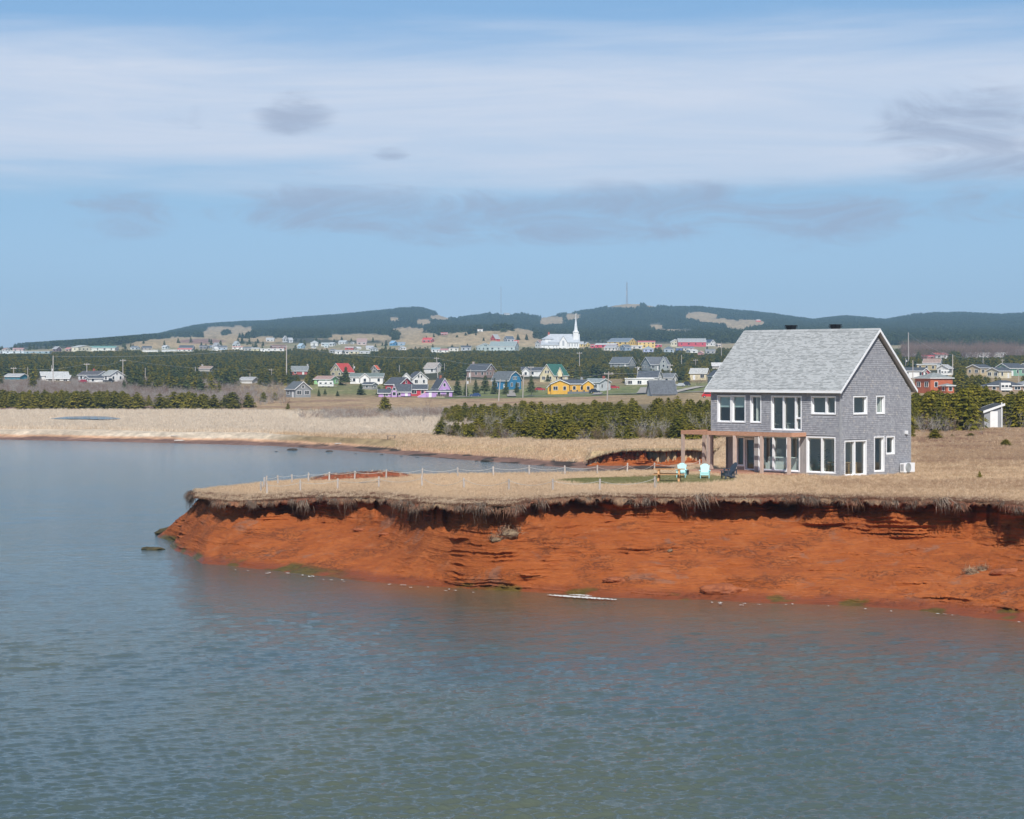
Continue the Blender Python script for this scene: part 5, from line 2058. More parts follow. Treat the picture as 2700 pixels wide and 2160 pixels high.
for sx in (-1, 1):
    MB().box(sx * .62 - .03, sx * .62 + .03, -.25, .25, 0, .72).build('leg', paint('desk_leg', (.5, .5, .48), .6, .05, 2), ds)
sh = empty('ladder_shelf', hp(5.75, -.9, FL2), ROT, 'pale ladder shelf with plants behind the left pane of the tall upper window', 'shelf')
for sx in (-1, 1):
    MB().bar((sx * .25, .1, 0), (sx * .16, -.2, 1.5), .03, .05).build('side_rail', MATS['desk_leg'], sh)
for zz in (.3, .65, 1.0, 1.3):
    MB().box(-.24, .24, -.28, .1, zz, zz + .02).build('shelf', MATS['desk_leg'], sh)
ra = empty('stair_railing', hp(1.3, -.6, FL2), ROT, 'low white railing behind the small upper right window', 'railing')
MB().box(-.2, .9, -.03, .03, .95, 1.03).build('handrail', VINYL, ra)
for u in (-.1, .35, .8):
    MB().box(u - .03, u + .03, -.02, .02, 0, .95).build('baluster', VINYL, ra)
# ================================================================== THE FAR VILLAGE BELOW THE HILLS
GR, BL, DK = (.33, .35, .36), (.13, .16, .20), (.085, .095, .11)
FARH = [
    # x0, x1, ridge, eave, base, yaw, other, wall, roof, label
    (0, 68, 925, 926, 933, 0, 14, (.62, .70, .76), (.60, .68, .74), 'long pale blue-white warehouse at the left edge', 'flat'),
    (69, 135, 926, 927, 933, 0, 14, (.30, .42, .48), (.42, .5, .55), 'long blue warehouse right of the pale one at far left', 'flat'),
    (194, 240, 911, 916, 927, -25, 22, (.70, .66, .52), (.45, .47, .46), 'big cream hall with grey roof at the left end of the far village', None),
    (236, 308, 913, 918, 925, 0, 20, (.66, .68, .64), (.16, .32, .28), 'long hall with green-edged roof beside the cream hall', None),
    (7, 26, 918, 922, 927, -30, 7, (.55, .56, .55), (.35, .24, .22), 'little brown-roofed house above the left warehouses', None),
    (36, 63, 918, 921, 927, 0, 8, (.55, .36, .33), (.42, .24, .24), 'pinkish house above the left warehouses', None),
    (140, 161, 914, 920, 928, -30, 7, (.20, .14, .15), (.35, .36, .38), 'dark brown house between the warehouses and the cream hall', None),
    (173, 192, 917, 921, 927, -20, 7, (.5, .36, .3), (.5, .22, .2), 'small red-roofed house left of the cream hall', None),
    (345, 368, 913, 917, 922, -20, 8, (.62, .66, .68), BL, 'grey-roofed white house at the foot of the smooth tan slope, left end', None),
    (372, 402, 913, 918, 923, 20, 8, (.4, .34, .30), DK, 'dark-roofed house at the foot of the smooth tan slope', None),
    (428, 446, 911, 915, 920, -20, 8, (.6, .66, .68), (.5, .53, .55), 'pale house high on the smooth tan slope', None),
    (378, 418, 923, 924, 928, 0, 8, WHITE, (.6, .6, .6), 'low white row just above the woods under the tan slope', 'flat'),
    (428, 468, 922, 923, 927, 0, 8, (.72, .74, .76), (.4, .42, .44), 'second low white row above the woods, right of the first', 'flat'),
    (470, 506, 919, 922, 927, 0, 8, WHITE, (.50, .07, .06), 'long white building with red roof at the edge of the woods', None),
    (474, 511, 911, 918, 922, 0, 10, (.24, .24, .26), DK, 'large dark-roofed house above the red-roofed row', None),
    (527, 547, 911, 915, 920, 0, 8, (.22, .20, .20), (.12, .12, .13), 'dark low house below the purple slope', None),
    (549, 561, 911, 915, 920, 20, 7, (.55, .6, .66), BL, 'small blue-grey house below the purple slope', None),
    (561, 581, 904, 912, 918, -30, 7, (.68, .70, .70), (.3, .31, .33), 'tall white house below the purple slope', None),
    (564, 600, 912, 917, 922, 20, 8, (.45, .52, .6), (.14, .15, .17), 'blue-grey house right below the tall white house', None),
    (558, 577, 915, 920, 924, 30, 7, WHITE, (.62, .62, .6), 'small white gable at the edge of the woods below the tall house', None),
    (614, 633, 900, 909, 915, -35, 7, (.68, .7, .7), (.36, .4, .42), 'white gabled house at the foot of the left hill', None),
    (614, 641, 914, 916, 921, 0, 8, WHITE, (.6, .3, .25), 'low white house under the gabled house at the hill foot', None),
    (645, 666, 915, 919, 924, 0, 8, (.4, .42, .42), (.15, .16, .17), 'dark grey house left of the white picket row', None),
    (664, 684, 917, 920, 925, 0, 8, (.68, .62, .4), (.4, .4, .38), 'pale yellow house left of the white picket row', None),
    (687, 749, 919, 920, 926, 0, 5, WHITE, (.75, .75, .74), 'long white row like a picket fence above the woods left of the tall pole', 'flat'),
    (712, 757, 910, 915, 922, 20, 9, (.33, .12, .09), (.22, .14, .12), 'red-brown building behind the white row', None),
    (703, 723, 891, 896, 901, 0, 8, (.62, .64, .64), (.42, .44, .44), 'pale house highest on the slope at left', None),
    (745, 759, 886, 894, 901, -40, 7, (.6, .6, .6), (.42, .43, .44), 'steep-gabled grey house on the slope', None),
    (757, 773, 891, 897, 904, 20, 7, (.62, .64, .65), (.4, .42, .44), 'grey house right of the steep-gabled one on the slope', None),
    (785, 804, 906, 913, 919, -25, 8, (.42, .58, .70), (.36, .48, .56), 'light blue gabled house on the slope', None),
    (820, 839, 898, 904, 913, 0, 9, (.66, .68, .67), (.42, .45, .45), 'big pale hip-roofed house on the slope', 'hip'),
    (820, 834, 911, 915, 919, 40, 6, WHITE, DK, 'tiny white gable under the big pale house', None),
    (848, 868, 904, 907, 912, 0, 8, (.62, .66, .66), (.42, .48, .48), 'low pale house right of the big pale house', None),
    (855, 866, 909, 912, 917, 0, 7, (.66, .7, .72), (.4, .5, .52), 'small square pale house on the slope', None),
    (868, 886, 903, 907, 913, -20, 8, (.66, .68, .68), (.42, .46, .46), 'pale two-part house in the middle of the slope', None),
    (893, 917, 898, 903, 908, -15, 8, (.66, .68, .68), (.42, .45, .45), 'pale house against the dark tree row', None),
    (925, 933, 902, 904, 908, 30, 6, (.7, .7, .7), (.4, .4, .4), 'tiny pale house right of the tree-row house', None),
    (942, 967, 893, 903, 909, 0, 8, (.52, .42, .40), (.34, .24, .22), 'brownish gabled house at the right end of the tree row', None),
    (911, 932, 914, 917, 922, 0, 8, (.50, .08, .07), (.45, .36, .34), 'red house in the lower village', None),
    (933, 953, 915, 918, 922, 30, 7, WHITE, (.62, .62, .62), 'bright white gable right of the red house', None),
    (870, 887, 921, 925, 931, -20, 7, (.45, .46, .46), (.16, .17, .19), 'dark-roofed house at the edge of the woods', None),
    (884, 902, 924, 927, 934, 0, 7, WHITE, (.45, .46, .48), 'white house at left of the tight lower row', None),
    (903, 921, 924, 927, 934, 20, 7, (.70, .70, .66), (.32, .33, .35), 'off-white house in the tight lower row', None),
    (922, 946, 924, 927, 934, 0, 7, (.70, .66, .48), (.4, .4, .4), 'pale yellow house at right of the tight lower row', None),
    (948, 975, 926, 928, 933, 0, 7, (.60, .62, .62), (.42, .44, .45), 'long grey house right of the tight lower row', None),
    (966, 984, 912, 917, 923, 0, 8, (.66, .66, .66), (.42, .44, .46), 'pale grey house above the long grey house', None),
    (976, 996, 916, 920, 927, -30, 8, (.62, .65, .66), (.24, .26, .28), 'white house with dark eaves right of the lower row', None),
    (1027, 1048, 899, 905, 912, -30, 8, (.10, .30, .55), (.22, .40, .58), 'vivid blue house at the foot of the middle hill', None),
    (1050, 1068, 903, 906, 911, 0, 8, (.30, .42, .55), (.25, .32, .40), 'low blue-grey house beside the vivid blue one', None),
    (1050, 1071, 914, 918, 923, 35, 7, WHITE, (.4, .42, .44), 'white gabled house below the blue houses', None),
    (1113, 1145, 891, 897, 904, -20, 9, (.50, .12, .12), (.52, .06, .06), 'red house with bright red roof alone on the tan slope', None),
    (1163, 1180, 877, 880, 884, 0, 7, (.42, .14, .13), (.4, .15, .14), 'small reddish house at the forest edge above the red one', None),
    (1138, 1160, 917, 922, 929, 0, 8, (.62, .66, .66), (.22, .32, .34), 'house with teal roof at the woods left of the dark flat houses', None),
    (1155, 1182, 920, 924, 929, 0, 8, WHITE, (.42, .2, .2), 'white house with dull red roof at the edge of the woods', None),
    (1184, 1209, 915, 918, 927, 0, 8, (.66, .64, .58), (.06, .07, .09), 'white house with a black flat roof', 'flat'),
    (1216, 1242, 912, 917, 925, 0, 9, (.42, .46, .5), DK, 'dark-roofed house left of the big grey-green hall', None),
    (1259, 1273, 868, 869, 876, 0, 6, WHITE, (.6, .42, .4), 'lone white box building on the knoll', 'flat'),
    (1293, 1318, 882, 893, 899, 40, 8, (.52, .07, .06), (.34, .35, .35), 'red house with steep grey gables below the cross', None),
    (1328, 1356, 887, 895, 902, 25, 8, (.46, .48, .52), (.10, .12, .15), 'dark blue-roofed house right of the red gabled house', None),
    (1355, 1367, 898, 900, 903, 0, 5, (.55, .06, .05), (.5, .06, .05), 'tiny red outbuilding right of the dark blue roof', None),
    (1411, 1433, 898, 906, 918, 35, 8, (.68, .68, .68), (.30, .20, .18), 'white house with brown roof just left of the church', None),
    (1528, 1538, 901, 907, 915, 0, 7, (.68, .50, .18), (.4, .42, .44), 'narrow yellow house right behind the church', None),
    (1540, 1556, 903, 908, 915, -40, 7, (.70, .52, .18), (.42, .42, .42), 'yellow gabled house right of the church', None),
    (1557, 1567, 909, 911, 917, 0, 6, (.55, .07, .10), (.55, .1, .12), 'small crimson shed right of the yellow houses', None),
    (1569, 1630, 906, 909, 918, -15, 9, (.55, .06, .10), (.55, .57, .57), 'long crimson barn with a pale roof', None),
    (1593, 1634, 911, 917, 925, -30, 8, (.66, .66, .64), (.36, .37, .38), 'long white house with grey roof in front of the crimson barn', None),
    (1635, 1664, 909, 916, 926, 30, 8, (.26, .34, .44), (.14, .16, .19), 'blue-grey gabled house in front of the yellow hall', None),
    (1601, 1680, 892, 902, 917, -30, 18, (.70, .50, .15), (.17, .21, .25), 'big yellow hall with slate-blue roof', None),
    (1681, 1726, 899, 903, 917, 0, 14, (.70, .52, .18), (.45, .10, .12), 'flat yellow building with a red roof edge right of the yellow hall', 'flat'),
    (1724, 1744, 908, 909, 915, 0, 9, (.55, .08, .12), (.5, .1, .12), 'low crimson building right of the flat yellow one', 'flat'),
    (1664, 1693, 911, 913, 921, 0, 9, (.60, .58, .56), (.55, .55, .55), 'flat greyish building in front of the yellow hall', 'flat'),
    (1696, 1722, 913, 920, 930, 0, 9, (.40, .44, .62), (.27, .32, .36), 'lavender house below the flat yellow building', 'hip'),
    (1769, 1792, 895, 902, 913, -50, 12, (.70, .66, .50), (.5, .5, .46), 'cream end wing of the red-fronted school', None),
    (1787, 1860, 893, 902, 914, 0, 14, (.52, .07, .10), (.34, .36, .36), 'long school with crimson front and grey roof', None),
    (1857, 1887, 896, 904, 913, -40, 9, WHITE, (.06, .08, .12), 'white gabled house with navy roof right of the school', None),
    (1887, 1901, 907, 910, 915, 20, 6, (.72, .62, .5), (.5, .42, .36), 'tiny cream house right of the navy-roofed house', None),
    (1750, 1776, 913, 921, 930, 0, 9, (.36, .42, .48), (.13, .15, .18), 'grey-blue hip-roofed house below the school', 'hip'),
    (1782, 1798, 917, 918, 925, 0, 7, (.10, .14, .30), (.4, .38, .3), 'dark blue box house below the school', 'flat'),
    (1800, 1828, 914, 918, 925, 0, 8, (.5, .46, .42), (.16, .17, .2), 'dark-roofed house below the right end of the school', None),
    (1810, 1839, 922, 925, 931, 20, 8, WHITE, (.6, .6, .6), 'white sprawling house at the edge of the woods below the school', None),
    (1842, 1853, 926, 930, 935, 40, 5, (.62, .30, .28), (.6, .3, .28), 'little salmon pink gable at the edge of the woods', None),
    (1860, 1884, 921, 926, 933, 0, 8, (.36, .36, .36), (.2, .21, .22), 'grey house near the roof of the shingled house', None),
    (1258, 1300, 905, 914, 927, -50, 18, (.46, .54, .54), (.27, .33, .33), 'left gabled section of the grey-green hall', None),
    (1290, 1368, 901, 914, 927, -12, 16, (.46, .54, .54), (.27, .33, .33), 'long grey-green hall in front of the knoll', None),
    (2430, 2462, 937, 941, 947, 0, 9, (.5, .2, .18), (.50, .07, .08), 'building with a crimson roof beyond the beige house', None),
    (2452, 2498, 931, 936, 946, 20, 9, WHITE, (.5, .12, .1), 'white house with red peak beyond the beige house', None),
    (2537, 2645, 930, 931, 945, 0, 25, WHITE, (.72, .72, .72), 'long white factory above the right-hand row', 'flat'),
    (2622, 2642, 923, 928, 934, 35, 7, (.62, .62, .62), (.4, .4, .4), 'white gable peeping over the long white factory', None),
    (2658, 2700, 922, 930, 938, 0, 9, (.45, .47, .48), (.33, .35, .37), 'grey house at the right edge below the hills', None),
    (2380, 2414, 932, 936, 941, 0, 9, (.46, .46, .46), (.36, .37, .38), 'grey row beside the far right pole', None),
]
for (a, b, yr, ye, yb, yaw, oth, wc, rc, lab, kd) in FARH:
    opt = {'kind': kd} if kd else {}
    building('village_house' if kd != 'flat' else 'village_building', lab, 'house' if kd != 'flat' else 'building', [(a, b, yr, ye, yb, yaw, oth, opt)], wc, rc, far=True, ov=.3, door=False)

# ------------------------------------------------------------------ the church
def church():
    D = find_D(1482, 919)
    m = D / F_PX
    base = Vector((XofD(1482, D), D, CAMZ - (919 - HOR) * m))
    root = empty('church', base, 0, 'white wooden church with a tall pointed steeple', 'church')
    wm = paint('church_white', (.80, .80, .79), .6, .05, .5)
    rm = paint('church_roof', (.46, .49, .52), .6, .1, .4)
    def X(px): return (px - 1482) * m
    def Z(py): return (919 - py) * m
    L0, L1, W = X(1446), X(1527), 15.0
    def blk(x0, x1, y0, y1, he, hr, axis, nm='nave'):
        mb = MB()
        if axis == 'x':
            yc, w = (y0 + y1) / 2, (y1 - y0) / 2
            mb.prism([(yc - w, -1.5), (yc + w, -1.5), (yc + w, he), (yc, hr), (yc - w, he)], x0, x1, 'x')
            rf = MB()
            for s in (-1, 1):
                e = yc + s * (w + .5)
                ze = he - .5 * (hr - he) / w
                rf.prism([(yc, hr), (e, ze), (e, ze + .35), (yc, hr + .35)], x0 - .5, x1 + .5, 'x')
        else:
            xc, w = (x0 + x1) / 2, (x1 - x0) / 2
            mb.prism([(xc - w, -1.5), (xc + w, -1.5), (xc + w, he), (xc, hr), (xc - w, he)], y0, y1, 'y')
            rf = MB()
            for s in (-1, 1):
                e = xc + s * (w + .5)
                ze = he - .5 * (hr - he) / w
                rf.prism([(xc, hr), (e, ze), (e, ze + .35), (xc, hr + .35)], y0 - .5, y1, 'y')
        mb.build(nm, wm, root)
        rf.build('roof', rm, root)
    blk(L0, L1, -W / 2, W / 2, Z(903), Z(882), 'x', 'nave')
    blk(X(1474), X(1495), -W / 2 - 5, 0, Z(903), Z(887), 'y', 'transept')
    blk(X(1427), X(1474), -W / 2 - 3, 4, Z(910), Z(901), 'x', 'sacristy')
    # apse drum and cone
    ap = MB()
    n = 9
    cx, cy, r0 = X(1447), 0, 6.5
    vs = []
    for zz, rr in ((-1, r0), (Z(894), r0)):
        for i in range(n):
            a = 2 * math.pi * i / n
            vs.append((cx + rr * math.cos(a), cy + rr * math.sin(a), zz))
    ap.add(vs, [(i, (i + 1) % n, n + (i + 1) % n, n + i) for i in range(n)])
    ap.build('apse', wm, root)
    cn = MB()
    vs = [(cx + (r0 + .6) * math.cos(2 * math.pi * i / n), cy + (r0 + .6) * math.sin(2 * math.pi * i / n), Z(894.5)) for i in range(n)] + [(cx, cy, Z(883))]
    cn.add(vs, [(i, (i + 1) % n, n) for i in range(n)] + [tuple(range(n - 1, -1, -1))])
    cn.build('apse_roof', rm, root)
    tw = (1525 - 1511) * m
    tx = X(1518)
    t = MB().box(tx - tw / 2, tx + tw / 2, -tw / 2 - 3, tw / 2 - 3, 0, Z(877)).box(tx - tw / 2 - .4, tx + tw / 2 + .4, -tw / 2 - 3.4, tw / 2 - 2.6, Z(877), Z(875.6))
    tower = t.build('tower', wm, root)
    sp = MB()
    rings = [(Z(875.5), tw * .56), (Z(871), tw * .36), (Z(858), tw * .24), (Z(831), .05)]
    n = 8
    vs, fs = [], []
    for zz, rr in rings:
        for i in range(n):
            a = 2 * math.pi * (i + .5) / n
            vs.append((tx + rr * math.cos(a), -3 + rr * math.sin(a), zz))
    for k in range(len(rings) - 1):
        for i in range(n):
            fs.append((k * n + i, k * n + (i + 1) % n, (k + 1) * n + (i + 1) % n, (k + 1) * n + i))
    sp.add(vs, fs)
    spire = sp.build('spire', paint('spire_metal', (.70, .72, .74), .4, .08, .4), root)
    MB().bar((tx, -3, Z(832)), (tx, -3, Z(828.5)), .25).bar((tx - .6, -3, Z(829.8)), (tx + .6, -3, Z(829.8)), .22).build('cross', wm, spire)
    MB().box(X(1447) - .7, X(1447) + .7, -.7, .7, Z(885), Z(876)).build('chimney', paint('red_brick', (.45, .10, .06), .9, .2, 2), root)
    for px in (1500.5, 1508, 1515.5, 1522):
        MB().box(X(px) - .55, X(px) + .55, -W / 2 - .12, -W / 2 + .05, Z(914), Z(906)).build('window', dark_soft, root)
    MB().box(X(1484.5) - .9, X(1484.5) + .9, -W / 2 - 5.12, -W / 2 - 4.95, Z(912), Z(899)).build('window', dark_soft, root)
    for px in (1434, 1446, 1459, 1467):
        MB().box(X(px) - .5, X(px) + .5, -W / 2 - 3.12, -W / 2 - 2.95, Z(916), Z(912.5)).build('window', dark_soft, root)
    KEEP.append((1424, 1530, 830, 916, D - 20))
    FOOT.append((base.x, D, 26))


dark_soft = paint('pale_church_window', (.42, .44, .47), .3, .1, 1)
church()

# ------------------------------------------------------------------ masts and small things on the hills
def mast(x, ytop, ybase, label, lattice):
    D = find_D(x, ybase, 2600, 5050)
    m = D / F_PX
    z0 = zat(x, D)
    hgt = (HOR - ytop) * m + CAMZ - z0
    root = empty('radio_tower' if lattice else 'antenna_mast', (XofD(x, D), D, z0 - 1), 0, label, 'tower' if lattice else 'mast')
    grey = paint('tower_steel', (.25, .22, .22), .6, .1, 1)
    if lattice:
        w0, w1 = 4.2, 1.6
        for sx, sy in ((-1, -1), (1, -1), (0, 1)):
            MB().bar((sx * w0 / 2, sy * w0 / 2, 0), (sx * w1 / 2, sy * w1 / 2, hgt), .5).build('leg', grey, root)
        br = MB()
        n = 14
        for i in range(n):
            for (a, b) in (((-1, -1), (1, -1)), ((1, -1), (0, 1)), ((0, 1), (-1, -1))):
                za, zb = hgt * i / n, hgt * (i + 1) / n
                wa, wb = w0 + (w1 - w0) * i / n, w0 + (w1 - w0) * (i + 1) / n
                br.bar((a[0] * wa / 2, a[1] * wa / 2, za), (b[0] * wb / 2, b[1] * wb / 2, zb), .3)
        br.build('bracing', grey, root)
        wm = MATS['trim_white']
        for (zz, r_) in ((.5, 1.3), (.62, 1.0)):
            MB().tube([(-1.2, -1, hgt * zz), (-1.2, -1.6, hgt * zz)], r_, 10).build('dish', wm, root)
        MB().bar((0, 0, hgt), (0, 0, hgt + 4), .18).build('antenna', grey, root)
    else:
        MB().bar((0, 0, 0), (0, 0, hgt), .9).build('pole', grey, root)
        MB().bar((0, 0, hgt), (0, 0, hgt + 3), .2).build('tip', grey, root)
    return root


mast(1653, 744, 803, 'tall lattice radio tower with dishes on the highest hill', True)
mast(1321, 757, 824, 'thin antenna mast on the bare-topped middle hill', False)


def hut(x, ybase, wpx, hpx, wall, roofc, label, name='hut', cat='hut', lo=2600, hi=5050):
    D = find_D(x, ybase, lo, hi)
    m = D / F_PX
    root = empty(name, (XofD(x, D), D, zat(x, D) - .5), 0, label, cat)
    w, h = wpx * m, hpx * m + .5
    MB().box(-w / 2, w / 2, -w * .35, w * .35, 0, h * .75).build('wall', paint('hut_%.2f_%.2f' % wall[:2], wall, .7, .1, 1), root)
    MB().prism([(-w * .55, h * .75), (w * .55, h * .75), (w * .3, h), (-w * .3, h)], -w * .4, w * .4, 'y').build('roof', paint('hutroof_%.2f_%.2f' % roofc[:2], roofc, .7, .1, 1), root)
    return root


hut(1336, 820, 16, 6, (.7, .7, .7), (.5, .5, .5), 'small white equipment hut beside the thin mast')
hut(1592, 809, 5, 5, WHITE, WHITE, 'tiny white dome hut left of the radio tower')
hut(1645, 798, 7, 5, (.35, .3, .3), (.3, .28, .28), 'small dark equipment hut at the foot of the radio tower')
hut(1999, 851, 13, 8, (.60, .09, .06), (.75, .72, .70), 'round-shouldered red and white hut on the bare ridge')
rootc = empty('hill_cross', P(1321.5, 871, find_D(1321.5, 871, 2200, 2400)), 0, 'white cross on top of the tan knoll', 'cross')
MB().box(-.35, .35, -.3, .3, -1, 4.2).build('post', MATS['trim_white'], rootc)
MB().box(-1.4, 1.4, -.28, .28, 2.4, 3.0).build('crossbar', MATS['trim_white'], rootc)
# ================================================================== FENCE, POLES, CARS AND OTHER SMALL THINGS
POSTM = wood('weathered_post', (.42, .37, .33), (.60, .54, .49), (9, 9, 2))
ROPEM = paint('white_rope', (.56, .55, .51), .8, .1, 8)
fence = empty('rope_fence', head_point(704, 1303), 0, 'post-and-rope fence running round the grassy headland', 'fence')
near_row = [(704, 1304), (792, 1297), (890, 1292), (999, 1288), (1113, 1286), (1224, 1291), (1342, 1295), (1458, 1297), (1581, 1297), (1727, 1290)]
left_row = [(704, 1304), (688, 1300), (696, 1287), (702, 1284)]
far_row = [(702, 1284), (733, 1279.5), (770, 1277), (813, 1274.5), (868, 1271), (935, 1268.5), (1018, 1264.5), (1113, 1261.5), (1207, 1259), (1301, 1256.5), (1396, 1254.5), (1490, 1254), (1575, 1253), (1654, 1247.5), (1726, 1243), (1845, 1236)]


def fence_point(x, y):
    D = np.linspace(float(lip_D(np.array([x]))[0]), float(back_D(x)) - .4, 900)
    yy = HOR + (CAMZ - head_z(np.full_like(D, x), D)) * F_PX / D
    k = np.argmin(np.abs(yy - y))
    return Vector((XofD(x, D[k]), D[k], hz(x, D[k])))


def put_posts(row, skip_first=False):
    pts = []
    for i, (x, y) in enumerate(row):
        p = fence_point(x, y)
        pts.append(p)
        if skip_first and i == 0:
            continue
        r = random.uniform
        h = .70 * r(.94, 1.06)
        mbp = MB()
        tp = Vector((r(-.03, .03), r(-.02, .02), h))
        mbp.tube([(0, 0, -.15), tp * .5, tp, tp + Vector((0, 0, .012))], [.058, .056, .053, .042], 8)
        mbp.build('post', POSTM, fence, p - fence.location)
    for a, b in zip(pts[:-1], pts[1:]):
        q = []
        sag = min(.34, .06 * (b - a).length) * random.uniform(.85, 1.2)
        for t in np.linspace(0, 1, 13):
            c = a.lerp(b, t) + Vector((0, -.06, .60 - sag * 4 * t * (1 - t)))
            q.append(c - fence.location)
        MB().tube(q, .0115, 5).build('rope', ROPEM, fence)


put_posts(near_row)
put_posts(left_row, True)
put_posts(far_row, True)
fe = fence_point(1727, 1290)
q = [fe - fence.location + Vector((.06, -.06, .55)), fe - fence.location + Vector((.12, -.06, .3)), fe - fence.location + Vector((.05, -.05, .1)), fe - fence.location + Vector((.2, -.05, .02))]
MB().tube(q, .012, 5).build('rope', ROPEM, fence)

pk = fence_point(972, 1277)
pkr = empty('timber_offcut', pk, R(8), 'short dark timber lying on the grass inside the rope fence', 'timber')
MB().box(-.62, .62, -.14, .14, .0, .13).build('beam', wood('old_timber', (.10, .09, .085), (.2, .18, .17), (2, 9, 9)), pkr)
MB().box(.5, .78, -.1, .1, .13, .19).build('block', MATS['old_timber'], pkr)

# ------------------------------------------------------------------ utility poles
POLE = wood('pole_wood', (.38, .34, .31), (.55, .50, .46), (5, 5, .6))
WIRE_AT = {}
PORC = paint('porcelain', (.7, .7, .7), .3, .05, 3)


def pole(x, yt, yb, label, cross=True, lean=0.0, box=False, Dover=None):
    D = Dover or find_D(x, yb)
    m = D / F_PX
    h = (yb - yt) * m
    b = Vector((XofD(x, D), D, CAMZ - (yb - HOR) * m))
    root = empty('utility_pole', b, 0, label, 'pole', None)
    dx = lean * m
    rad = max(.14, .075 + .0125 * h)
    rad = max(rad, .9 * m)
    MB().tube([(0, 0, -1.5), (dx * .5, 0, h * .5), (dx, 0, h)], [rad, rad * .9, rad * .75], 8).build('shaft', POLE, root)
    if cross:
        MB().box(dx - 1.3, dx + 1.3, -.1, .1, h - .75, h - .53).build('crossarm', POLE, root)
        for u in (-1.1, 0.9):
            MB().tube([(dx + u, 0, h - .53), (dx + u, 0, h - .25)], .09, 6).build('insulator', PORC, root)
    if box:
        MB().tube([(dx + .45, -.1, h * .62), (dx + .45, -.1, h * .62 + 1.0)], .32, 10).build('transformer', PORC, root)
    WIRE_AT[x] = b + Vector((dx, 0, h - .3))
    return root


for a in [
    (140, 938, 1009, 'tall brown pole in front of the long white bungalow', False), (73, 968, 1001, 'thin pole right of the teal house', False), (36, 968, 1000, 'pole with crossarm above the teal house', True),
    (136, 963, 1003, 'shorter pole with transformer beside the tall brown pole', False, 0, True), (229, 957, 1004, 'pole with crossarm behind the brick chimney', True), (324, 947, 1007, 'pole with crossarm at the corner of the tall-gabled white house', True),
    (383, 970, 1000, 'thin pole alone in the woods left', False), (515, 967, 985, 'short pole left of the hidden chimney house', False), (659, 984, 1004, 'short pole above the low grey-roofed house', False), (755.5, 912, 1000, 'very tall pole above the grey cottage', False),
    (716, 972, 998, 'pole with crossarm left of the very tall pole', True), (932, 960, 990, 'pole with transformer right of the red-roofed chalet', False, 0, True), (1053, 963, 985, 'short pole between chalet and beige-roofed house', False),
    (1155, 942, 997, 'leaning pole with crossarm in front of the beige-roofed house', True, -4), (1172, 958, 985, 'thin pole right of the beige-roofed house', False), (1230, 992, 1046, 'pole left of the row of pines', False, 0, True), (1241, 974, 1010, 'thin pole in front of the brick house', False),
    (1314, 1000, 1058, 'pole with leaning top in front of the blue house', False, 5), (1378, 986, 1049, 'roadside pole right of the blue house', True, 3), (1400, 965, 1010, 'pole with crossarm left of the cream chalet', True),
    (1528, 928, 990, 'dark pole behind the yellow bungalow', True), (1600, 980, 1058, 'roadside pole with crossarm right of the yellow bungalow', True, 5), (1685, 947, 962, 'short pole between the two grey houses', False), (1681, 966, 990, 'pole with transformer below the two grey houses', True, 0, True),
    (1767, 960, 1006, 'dark pole with transformer right of the grey chalet', True, 0, True), (1797, 936, 972, 'tall pole in the woods right of the grey chalet', False), (1834, 947, 973, 'pole with crossarm above the beige cottage', True), (1902, 903, 960, 'tall pole beside the shingled roof ridge', False),
    (2396, 877, 972, 'tallest pole right of the shingled gable', False, -1), (2388, 944, 972, 'short pole with transformer left of the tallest right pole', False, 0, True), (2407, 950, 1010, 'thin pale pole beside the rake of the shingled gable', False), (2512, 935, 992, 'pole behind the large spruce at right', False),
    (2592, 945, 966, 'short pole above the tan house', False), (2467, 983, 1030, 'dark pole in front of the orange house', False), (2643, 947, 965, 'short pole above the green-walled house', True), (2686, 980, 1018, 'pole at the right edge above the thicket', False)]:
    pole(*a)
    KEEP.append((a[0] - 2, a[0] + 2, a[1], a[1] + (a[2] - a[1]) * .55, WIRE_AT[a[0]].y))

wire_m = paint('power_cable', (.42, .44, .46), .5, .05, 1)
def wire(xs, label, dz=0.0):
    root = empty('power_line', WIRE_AT[xs[0]], 0, label, 'power line')
    for a, b in zip(xs[:-1], xs[1:]):
        A, B = WIRE_AT[a], WIRE_AT[b]
        q = []
        for t in np.linspace(0, 1, 15):
            c = A.lerp(B, t) + Vector((0, 0, dz - 1.6 * 4 * t * (1 - t)))
            q.append(c - root.location)
        MB().tube(q, .035, 4, False).build('cable', wire_m, root)
wire([36, 229, 324, 716], 'power line over the left cluster of white houses')
wire([140, 755.5, 1155], 'long high power line over the left woods')
wire([1230, 1378, 1600, 1767], 'power line along the village road')
wire([1155, 1400, 1681, 1834, 1902], 'power line above the chalets')
wire([2396, 2512, 2643], 'power line over the right-hand row')

